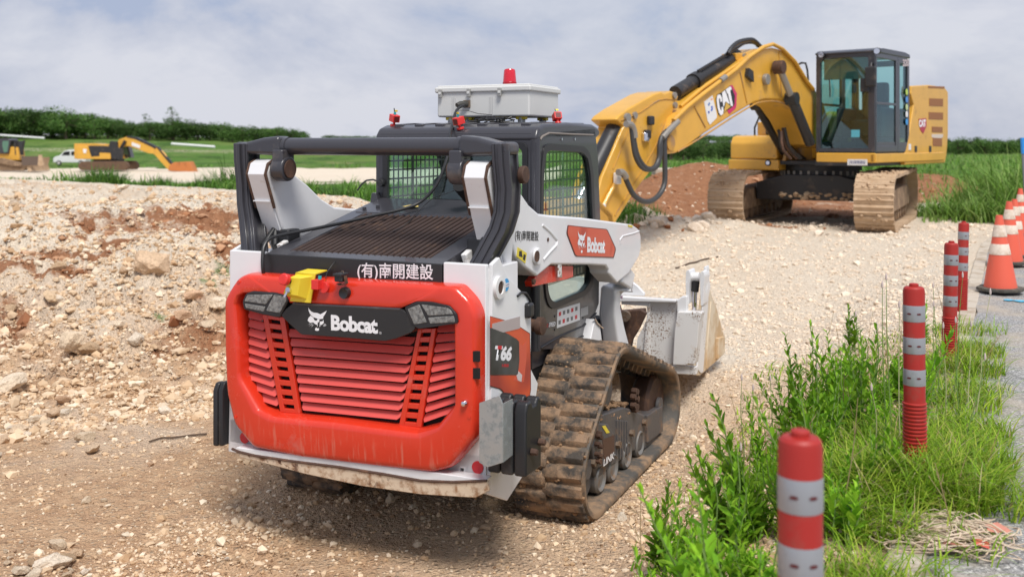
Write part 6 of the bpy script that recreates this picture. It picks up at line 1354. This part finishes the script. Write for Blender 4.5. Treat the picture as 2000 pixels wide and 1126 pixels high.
# ------------------------------------------------------------------ blades of grass
def blades(name, x, y, h, lean, width, cols, m, seed, segs=4, kind='stuff', drop=.45, z=None):
    r_ = np.random.default_rng(seed); n = len(x); z = height(x, y) - .005 if z is None else z; az = r_.uniform(0, 6.28, n); dx, dy = np.cos(az), np.sin(az); px_, py_ = -dy, dx
    t = np.linspace(0, 1, segs+1)[None]; L_ = h[:, None]; le = lean[:, None]; out_ = le*L_*(t**1.7); up = L_*(t - drop*le*t**2.4)
    cx = x[:, None] + dx[:, None]*out_; cy = y[:, None] + dy[:, None]*out_; cz = z[:, None] + up; w = width[:, None]*(1-t**1.6*.93)*.5
    A = np.stack([cx - px_[:, None]*w, cy - py_[:, None]*w, cz], -1); Bv = np.stack([cx + px_[:, None]*w, cy + py_[:, None]*w, cz], -1); co = np.stack([A, Bv], 2).reshape(-1, 3); k = (segs+1)*2
    b = np.arange(n)[:, None]*k + np.arange(segs)[None]*2; f = np.stack([b, b+1, b+3, b+2], -1).reshape(-1, 4)
    c0 = np.array(cols)[r_.integers(0, len(cols), n)]*r_.uniform(.8, 1.2, (n, 1)); at_ = np.repeat(c0, k, 0)
    o = bpy.data.objects.new(name, nmesh(name, co, f, m, np.clip(at_, 0, 1), True)); COL.objects.link(o)
    if kind: o['kind'] = kind
    return o
GREENS = [(.19,.34,.015),(.25,.42,.022),(.13,.26,.012),(.32,.46,.035),(.40,.46,.07),(.17,.30,.015)]; STRAW = [(.45,.36,.18),(.50,.42,.25),(.34,.26,.12)]
r_ = np.random.default_rng(33)
def tufts(cx, cy, rad, n): a = r_.uniform(0, 6.28, n); q = r_.random(n)**.6*rad; return cx+np.cos(a)*q, cy+np.sin(a)*q
xs, ys, hs, ls = [], [], [], []
for cx, cy, rad, n, h_, l_ in ((1.40,3.95,.26,1500,.25,.85),(1.66,3.92,.24,1500,.24,.85),(1.86,4.25,.26,1100,.22,.9),(1.30,3.60,.18,500,.20,1.0),(1.62,4.5,.3,1000,.22,.8),(2.10,4.75,.26,700,.18,1.0),(2.35,5.3,.25,500,.17,1.0),(1.05,3.1,.2,400,.18,.9),(2.75,6.1,.25,600,.18,.9),(3.05,6.6,.2,450,.16,.9),(.70,2.5,.2,350,.2,.8),(3.4,7.4,.25,250,.12,.9),(1.90,3.85,.2,260,.16,1.1),(1.5,3.5,.25,90,.14,1.1),(1.25,3.15,.2,80,.14,1.1),(2.6,5.6,.2,260,.14,1.1)):
    a, b = tufts(cx, cy, rad, n); xs.append(a); ys.append(b); hs.append(h_*r_.uniform(.45, 1.2, n)); ls.append(l_*r_.uniform(.5, 1.35, n))
xs, ys, hs, ls = map(np.concatenate, (xs, ys, hs, ls))
gz = np.where(dline(xs, ys) > -.08, .505, height(xs, ys) - .005)
blades('verge_grass', xs, ys, hs, ls, r_.uniform(.0038, .0085, len(xs)), GREENS*6 + STRAW, grass_m, 34, 5, z=gz)
n = 3000; ys = r_.uniform(2.2, 7.6, n); xs = edge_x(ys) - r_.uniform(.0, 1.5, n)*1.0; k = fbm(xs, ys, 1.5, 3) > -.06; xs, ys = xs[k], ys[k]
blades('low_weeds', xs, ys, .07*r_.uniform(.5, 1.5, len(xs)), r_.uniform(.4, 1.2, len(xs)), .010*r_.uniform(.6, 1.4, len(xs)), GREENS, grass_m, 35, 3)
# mid-distance grass beyond the gravel bench and behind the digger
n = 90000; u = r_.uniform(-.62, .62, n); y = 1/r_.uniform(1/120, 1/17.5, n); x = u*y; g_ = soil(x, y)[1]; k = (g_ > .42); x, y = x[k], y[k]; cl = .5+1.3*ss(-.15, .25, fbm(x, y, .30, 3))
cl = cl*np.where((u[k] > .40) & (y < 30), .8, 1)
blades('meadow_grass', x, y, .25*cl*r_.uniform(.35, 1.5, len(x))*(.85+y/140), r_.uniform(.3, 1.4, len(x)), (.010+y*.0009)*r_.uniform(.6, 1.4, len(x)), [(.10,.24,.03),(.14,.30,.04),(.085,.20,.028),(.17,.32,.05),(.20,.30,.07)], grass_m, 36, 3)
# taller clumps on the near rim of the green strip
xs, ys, hs = [], [], []
for a, h_ in ((215,.5),(330,.35),(420,.4),(460,.95),(500,.5),(560,.4),(640,.35),(700,.45),(760,.6),(820,.5),(610,.4),(1180,.5),(1230,.45)):
    yy = float(edge_y(np.array((a-1000)/F*22))) + 1.6 + rs.uniform(-.4, 1.6); cx = (a-1000)/F*yy; n = 700; aa, bb = tufts(cx, yy, .75, n); xs.append(aa); ys.append(bb); hs.append(h_*1.25*r_.uniform(.5, 1.15, n)*np.exp(-((aa-cx)/.6)**2))
xs, ys, hs = map(np.concatenate, (xs, ys, hs)); blades('tall_grass_clumps', xs, ys, hs*.85+.06, r_.uniform(.2, 1.2, len(xs)), .02*r_.uniform(.6, 1.4, len(xs)), [(.06,.15,.022),(.085,.19,.03),(.11,.22,.03)], grass_m, 37, 3)
# reeds at the far right
xs, ys, hs = [], [], []
for a_, h_, Y_ in ((1862,.55,18.5),(1890,.8,20),(1915,.6,18),(1938,1.25,20),(1962,1.0,18.6),(1985,1.55,20),(2012,1.3,18.5),(2050,1.5,20),(1825,.4,19),(1950,.5,17.6)):
    cx = (a_-1000)/F*Y_; n = 170; aa, bb = tufts(cx, Y_, .5, n); xs.append(aa); ys.append(bb); hs.append(h_*r_.uniform(.45, 1.2, n))
xs, ys, hs = map(np.concatenate, (xs, ys, hs)); blades('tall_reed_clumps', xs, ys, hs, r_.uniform(.3, 1.1, len(xs)), .035*r_.uniform(.5, 1.3, len(xs)), [(.17,.31,.05),(.22,.37,.07),(.27,.38,.11),(.12,.23,.04)], grass_m, 39, 6, drop=.45)
n = 3000; a = r_.uniform(1795, 2120, n); yy = r_.uniform(17.5, 27, n); xx = (a-1000)/F*yy; hh = (.15+.60*ss(1830, 1990, a))*r_.uniform(.4, 1.25, n)
blades('reeds', xx, yy, hh, r_.uniform(.15, .75, n), .030*r_.uniform(.5, 1.3, n), [(.15,.28,.05),(.19,.33,.06),(.25,.36,.10),(.12,.22,.04)], grass_m, 38, 6, drop=.35)
# ------------------------------------------------------------------ leafy weeds
def weed_meshes(seed, nst, hgt):
    r2_ = random.Random(seed); sv = MB(); lv, lf, lc = [], [], []
    for s_ in range(nst):
        a = r2_.uniform(0, 6.28); q = r2_.uniform(0, .05); b = Vector((q*math.cos(a), q*math.sin(a), 0)); h = hgt*r2_.uniform(.55, 1.1); ln = Vector((math.cos(a)*r2_.uniform(0,.22), math.sin(a)*r2_.uniform(0,.22), 1))
        pts = [b + ln*h*t + Vector((.012*math.sin(5*t+s_), .012*math.cos(4*t), 0)) for t in (0,.25,.5,.75,1)]
        sv.tube(pts, [.0035,.0032,.0028,.002,.0012], 5)
        nl = int(10 + h*52); g = r2_.uniform(0, 6)
        for k in range(nl):
            t = .06 + .94*k/nl; p = pts[0].lerp(pts[4], t); aa = g + k*2.4; el = .5 + .65*t + r2_.uniform(-.25,.25)
            L_ = (.075 - .050*t**1.5)*r2_.uniform(.75,1.25)*(1 if t > .12 else .7); wd = L_*r2_.uniform(.13,.20); d = Vector((math.cos(aa)*math.cos(el), math.sin(aa)*math.cos(el), math.sin(el))); sd_ = Vector((-math.sin(aa), math.cos(aa), 0)); up = d.cross(sd_)
            if up.z < 0: up = -up
            i0 = len(lv); bend = r2_.uniform(.0,.25)
            for tt, w in ((0,.15),(.3,.9),(.6,1),(.85,.5),(1,0.02)):
                c = p + d*L_*tt - Vector((0,0,1))*bend*L_*tt*tt
                lv += [tuple(c - sd_*wd*w + up*wd*.35*w), tuple(c), tuple(c + sd_*wd*w + up*wd*.35*w)]
            for m_ in range(4):
                for e in (0, 1): lf.append((i0+m_*3+e, i0+m_*3+e+1, i0+m_*3+e+4, i0+m_*3+e+3))
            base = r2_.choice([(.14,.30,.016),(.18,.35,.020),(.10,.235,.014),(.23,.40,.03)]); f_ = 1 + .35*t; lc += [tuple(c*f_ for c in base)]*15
    return sv, np.array(lv), np.array(lf), np.array(lc)
protos = []
for k in range(9):
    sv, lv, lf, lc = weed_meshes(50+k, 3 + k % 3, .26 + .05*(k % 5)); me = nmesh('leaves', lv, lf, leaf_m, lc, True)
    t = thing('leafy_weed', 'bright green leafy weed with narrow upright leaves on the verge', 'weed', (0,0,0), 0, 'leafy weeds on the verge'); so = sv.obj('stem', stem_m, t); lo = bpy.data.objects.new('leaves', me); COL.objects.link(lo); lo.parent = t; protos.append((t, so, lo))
used = set(); n = 0; rs = random.Random(77)
while n < 112:
    y = rs.uniform(2.15, 7.4); d = rs.uniform(-1.45, -.10)
    x = float(edge_x(y)) + d/.894; px_ = 1000 + F*x/y
    lim = -1.5 + .16*max(0, y-5.5)
    dens = ss(-1.45 + .12*(y-2.5), -.70, np.array(d))**1.4*(1 - .55*ss(6.0, 7.4, np.array(y)))*(1-.6*ss(-.35, -.1, np.array(d)))
    if rs.random() > float(dens) or fbm(np.array(x), np.array(y), 1.9, 2) < -.02: continue
    if x < .38 + (y-4.9)*.466 + .12 and y > 4.5: continue
    i = rs.randrange(9); t, so, lo = protos[i]
    if i in used:
        t2 = t.copy(); COL.objects.link(t2)
        for ch in (so, lo): c = ch.copy(); COL.objects.link(c); c.parent = t2
        t = t2
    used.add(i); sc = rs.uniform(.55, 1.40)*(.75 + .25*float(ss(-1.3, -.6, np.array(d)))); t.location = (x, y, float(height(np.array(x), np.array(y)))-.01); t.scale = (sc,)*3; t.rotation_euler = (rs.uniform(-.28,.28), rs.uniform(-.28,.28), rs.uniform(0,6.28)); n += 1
# slender flowering stalks round the second and third posts
fl_m = mat('seed_spike', (.55,.45,.42), .7); bud_m = mat('pale_bud', (.42,.42,.22), .7)
def stalk(px_, py_, ptop, Y, label):
    b = Vector(((px_-1000)/F*Y, Y, 0)); b.z = float(height(np.array(b.x), np.array(Y))); 
    if float(dline(b.x, Y)) > -.05: b.z = .5
    h = HC+(280-py_)/F*Y - b.z; tp = Vector(((ptop-1000)/F*Y - b.x, rs.uniform(-.05,.05), max(.15, h))); t = thing('flowering_stalk', label, 'weed', b, 0, 'slender flowering weed stalks'); pts = smooth([Vector((0,0,0)), tp*.35+Vector((rs.uniform(-.01,.01),0,0)), tp*.7+Vector((rs.uniform(-.01,.012),0,0)), tp], 3)
    MB().tube(pts, [.0034-.0022*k/(len(pts)-1) for k in range(len(pts))], 5).obj('stem', bud_m if rs.random() < .4 else stem_m, t)
    MB().lathe([(0,-.004),(.0045,.0),(.0055,.012),(.003,.026),(0,.032)], pts[-1], 'z', 8).obj('flower_spike', fl_m, t)
    lv, lf, lc = [], [], []
    for k in range(24):
        q = rs.random()**.8*.9; p = pts[0].lerp(pts[-1], q); aa = rs.uniform(0,6.28); L_ = rs.uniform(.02,.055)*(1-.6*q); d = Vector((math.cos(aa)*.6, math.sin(aa)*.6, .8)); s2 = Vector((-math.sin(aa), math.cos(aa), 0))*L_*.1; i0 = len(lv)
        lv += [tuple(p), tuple(p+d*L_*.5-s2), tuple(p+d*L_), tuple(p+d*L_*.5+s2)]; lf.append((i0, i0+1, i0+2, i0+3)); lc += [(.17,.30,.06)]*4
    o = bpy.data.objects.new('leaves', nmesh('leaves', lv, lf, leaf_m, np.array(lc), False)); COL.objects.link(o); o.parent = t
dry_m = mat('dry_stalk', (.34,.25,.13), .8)
def stalk_dry(x, Y, h):
    b = Vector((x, Y, float(height(np.array(x), np.array(Y)))))
    t = thing('dry_stalk', 'thin dry brown stalk among the green weeds of the verge', 'weed', b, 0, 'dry stalks in the verge'); tp = Vector((rs.uniform(-.12,.12), rs.uniform(-.1,.1), h)); pts = smooth([Vector((0,0,0)), tp*.5+Vector((rs.uniform(-.02,.02),0,.02)), tp], 3)
    sm = MB().tube(pts, [.0026-.0014*k/(len(pts)-1) for k in range(len(pts))], 5)
    for j in range(3): p = pts[rs.randrange(2, len(pts)-1)]; sm.tube([p, p+Vector((rs.uniform(-.06,.06), rs.uniform(-.05,.05), rs.uniform(.02,.08)))], [.0014,.0008], 4)
    sm.obj('stem', dry_m, t)
for a, b, c, Y in ((1735,560,1720,4.4),(1745,548,1738,4.5),(1760,600,1757,4.3),(1700,640,1712,4.7),(1690,620,1675,5.0),(1822,600,1830,5.2),(1835,560,1818,5.4),(1845,640,1842,5.0),(1860,540,1876,5.3),(1875,630,1868,4.9),(1900,575,1936,4.8),(1890,640,1905,5.0),(1815,700,1808,4.6),(1450,740,1447,4.8),(1465,760,1470,5.0),(1515,745,1508,5.2),(1600,720,1598,5.4),(1720,760,1700,4.2),(1880,700,1920,4.4),(1440,880,1448,3.9)):
    stalk(a, b, c, Y, 'slender pale green weed stalk with a small flower spike on the verge')
for k in range(26):
    Y = rs.uniform(3.4, 6.8); x = float(edge_x(Y)) + rs.uniform(-1.2, .2); a = 1000+F*x/Y; b = 280+F*1.42/Y; hh = rs.uniform(.25,.5)
    stalk(a, b, a+rs.uniform(-25,25), Y, 'slender pale green weed stalk with a small flower spike on the verge') if False else stalk_dry(x, Y, hh)
# ------------------------------------------------------------------ trees
def tree_meshes(seed, w, h, n=3600, leaf=.34, flat=False):
    q = np.random.default_rng(seed); nc = 44; a = q.uniform(0, 6.28, nc); rr_ = q.random(nc)**.5*w*.42; cz = (h*.80 + q.uniform(-.08, .08, nc)*h) if flat else h*(.10 + .76*q.random(nc)**.8*(1-.35*(rr_/(w*.5))**2))
    cen = np.stack([np.cos(a)*rr_, np.sin(a)*rr_, cz], 1); sz = q.uniform(.10, .20, nc)*w*(1.15 if not flat else 1); k = q.integers(0, nc, n); d = q.normal(size=(n, 3)); d /= np.linalg.norm(d, axis=1)[:, None]; d *= (q.random(n)**.35)[:, None]*np.array([1, 1, .30 if flat else .75]); p = cen[k] + d*sz[k][:, None]
    ax = q.normal(size=(n, 3)); ax /= np.linalg.norm(ax, axis=1)[:, None]; bx = np.cross(ax, q.normal(size=(n, 3))); bx /= np.linalg.norm(bx, axis=1)[:, None]; s_ = leaf*q.uniform(.5, 1.2, n)[:, None]
    co = np.stack([p-ax*s_*.5, p+bx*s_*.28, p+ax*s_*.5, p-bx*s_*.28], 1).reshape(-1, 3); f = np.arange(n*4).reshape(-1, 4)
    tone = q.uniform(.75, 1.3, nc)[k][:, None]; col = np.array([(.052,.115,.022),(.07,.15,.03),(.042,.09,.02),(.10,.17,.04)])[q.integers(0, 4, n)]*tone
    me = nmesh('crown', co, f, crown_m, np.repeat(np.clip(col, 0, 1), 4, 0)); mb = MB().tube([(0,0,-.3),(.1,0,h*.25),(.05,.1,h*.5),(0,0,h*.75)], [w*.035,w*.03,w*.02,w*.008], 7)
    for j in range(9): mb.tube([(0,0,h*(.2+.04*j)), tuple(cen[j]*.6+np.array([0,0,h*.15])), tuple(cen[j])], [w*.018,w*.010,w*.004], 5)
    return me, mb
def make_tree(proto, loc, sc, rz, label, grp):
    t = thing('tree', label, 'tree', loc, rz, grp); t.scale = sc
    for nm, me in (('crown', proto[0]), ('trunk', proto[1])): o = bpy.data.objects.new(nm, me); COL.objects.link(o); o.parent = t
    return t
tp = []
for k in range(5):
    me, mb = tree_meshes(100+k, 6.0, 6.0); tk = mb.obj('trunk', bark); tp.append((me, tk.data)); bpy.data.objects.remove(tk)
me, mb = tree_meshes(120, 7.5, 4.2, 2200, .26, True); tk = mb.obj('trunk', bark); flatp = (me, tk.data); bpy.data.objects.remove(tk)
me, mb = tree_meshes(130, 3.2, 7.5, 900, .28); tk = mb.obj('trunk', bark); tallp = (me, tk.data); bpy.data.objects.remove(tk)
top_l = [(-160,196),(0,200),(40,203),(90,208),(110,204),(160,214),(205,216),(240,232),(290,228),(340,226),(400,236),(440,234),(480,238),(540,238),(575,246),(596,262)]
rs = random.Random(5); k = 0
for row in range(2):
    a = -150
    while a < 588:
        Y = 196 + row*10 + rs.uniform(-4, 4); tpx = np.interp(a, [p[0] for p in top_l], [p[1] for p in top_l]) + rs.uniform(-4, 8) + row*2
        x = (a-1000)/F*Y; zb = float(height(np.array(x), np.array(Y), rough=False)); h = HC+(280-tpx)/F*Y - zb; w_ = h*rs.uniform(1.15, 1.6)/6
        make_tree(tp[rs.randrange(5)], (x, Y, zb), (w_, w_, max(.35, h/6.2)), rs.uniform(0, 6), 'dense dark green tree in the far windbreak at left', 'trees of the far windbreak at left'); a += rs.uniform(17, 27)*(1.0 + .4*row)
a = 336; Y = 197; x = (a-1000)/F*Y; zb = float(height(np.array(x), np.array(Y), rough=False)); make_tree(tallp, (x, Y, zb), (1, 1, (HC+(280-200)/F*Y-zb)/7.3), 1, 'single slender tree rising above the far windbreak', None)
a = 285; x = (a-1000)/F*Y; make_tree(tallp, (x, Y, float(height(np.array(x), np.array(Y), rough=False))), (.7, .7, .78), 2, 'thin tree showing faintly above the windbreak left of the slender one', None)
for a, tpx, Y, lb in ((1345,272,105,'leftmost flat topped tree under the raised boom'),(1385,263,112,'second flat topped tree under the boom, broad crown'),(1425,262,108,'third flat topped tree left of the digger tool box'),(1470,264,115,'flat topped tree behind the digger tool box'),(1310,280,100,'low tree at the left end of the group under the boom'),(1175,272,120,'dark tree just right of the loader cab')):
    x = (a-1000)/F*Y; zb = float(height(np.array(x), np.array(Y), rough=False)); h = HC+(280-tpx)/F*Y - zb; make_tree(flatp, (x, Y, zb), (.66, .66, h/3.9), rs.uniform(0, 6), lb, None)
for k in range(10):
    a = 1280+k*24+rs.uniform(-8,8); Y = rs.uniform(95, 104); x = (a-1000)/F*Y; zb = float(height(np.array(x), np.array(Y), rough=False)); make_tree(tp[k % 5], (x, Y, zb), (.45,.45,.34+rs.uniform(0,.12)), rs.uniform(0,6), 'low dark bush in the thicket under the raised boom', 'bushes under the raised boom')
for k in range(16):
    a = 1835+k*17+rs.uniform(-6,6) if k < 12 else 1130+(k-12)*30; Y = rs.uniform(130, 150); x = (a-1000)/F*Y; zb = float(height(np.array(x), np.array(Y), rough=False)); make_tree(tp[k % 5], (x, Y, zb-.3), (.6,.6,.40+rs.uniform(0,.12)), rs.uniform(0,6), 'small far tree on the horizon behind the reeds' if k < 12 else 'small far tree on the horizon by the loader cab', 'far trees behind the reeds' if k < 12 else 'far trees by the loader cab')
# low far bushes along the left horizon
for k in range(9):
    a = 640 + k*13 + rs.uniform(-4,4); Y = 230; x = (a-1000)/F*Y; zb = float(height(np.array(x), np.array(Y), rough=False)); make_tree(tp[k % 5], (x, Y, zb-.4), (.5,.5,.25), rs.uniform(0,6), 'tiny far bush on the horizon above the loader frame', 'tiny bushes on the horizon')
# ------------------------------------------------------------------ tangle of plastic strapping at the kerb
strap = mat('old_strap', (.60,.48,.36), .6, dirt=(.40,.28,.20), amt=.5, dscale=20); rs = random.Random(14)
cx, cy = 1.50, 3.50; mb = MB()
for k in range(62):
    ra, rb = rs.uniform(.08, .27), rs.uniform(.04, .12); ox_, oy_ = cx+rs.uniform(-.07, .09), cy+rs.uniform(-.07, .08); a0 = rs.uniform(0, 6.28); sp_ = rs.uniform(2.5, 6.0); rot = rs.gauss(-.15, .35); pts = []
    for j in range(14):
        a = a0 + sp_*j/13; lx, ly = ra*math.cos(a), rb*math.sin(a); pts.append((ox_+lx*math.cos(rot)-ly*math.sin(rot), oy_+lx*math.sin(rot)+ly*math.cos(rot), .522 + .035*rs.random()*math.exp(-((lx/.2)**2)) + .012*math.sin(a*2+k)))
    mb.tube(pts, .0032, 6, flat=.6)
mb.tube([(1.16,3.52,.53),(1.22,3.62,.56),(1.33,3.68,.56),(1.45,3.66,.54)], .0045, 6).tube([(1.15,3.50,.53),(1.25,3.58,.55),(1.38,3.60,.54)], .0045, 6)
tg_ = mb.obj('strap_tangle', strap); tag(tg_, 'tangled heap of dirty white plastic strapping in the grass at the kerb', 'strapping')
for k, (x, y, c_) in enumerate(((1.72,3.52,(.55,.22,.16)),(1.60,3.40,(.6,.10,.07)),(1.50,3.38,(.50,.20,.14)),(1.44,3.66,(.45,.22,.16)))):
    sp2 = MB().add([(-.045,-.02,0),(.02,-.03,.008),(.055,.0,.0),(.01,.035,.012),(-.04,.02,.004)], [(0,1,2,3,4)]); o = sp2.obj('plastic_scrap', mat('pink_scrap', c_, .6)); o.location = (x, y, .535); o.rotation_euler = (.15,.1,k*1.3)
    tag(o, ('pinkish plastic scrap at the right end of the strapping heap','red plastic scrap below the strapping heap','brownish scrap under the front of the strapping heap','dull pink scrap behind the strapping heap')[k], 'scrap')
bm = mat('blue_spray', (.10,.42,.62), .8); p = at(1980, 588, 8.85)
for x, y, a_ in ((4.42,8.85,.05),(4.50,8.80,.07),(4.62,8.86,.04)): 
    o = MB().prism([(a_*math.cos(t*.7)*random.uniform(.6,1.2), a_*math.sin(t*.7)*random.uniform(.6,1.2)) for t in range(9)], 'z', 0, .001).obj('blue_paint_mark', bm); o.location = (x, y, .5105); o['kind'] = 'structure'
# dry twigs and a fallen wire on the ground
tw = mat('dry_twig', (.10,.065,.045), .9)
for (a, b, c, d_, lb) in ((300,868,400,850,'thin dark twig on the brown soil left of the loader'),(1320,528,1400,505,'long dry root lying on the gravel beyond the bucket')):
    x0, y0 = march(a, b); x1, y1 = march(c, d_); pts = []
    for j in range(7): t_ = j/6; x_, y_ = x0+(x1-x0)*t_, y0+(y1-y0)*t_; pts.append((x_+rs.uniform(-.02,.02), y_+rs.uniform(-.03,.03), float(height(np.array(x_), np.array(y_)))+.012))
    tag(MB().tube(smooth(pts, 3), .006 if a < 500 else .012, 5).obj('twig', tw), lb, 'twig')
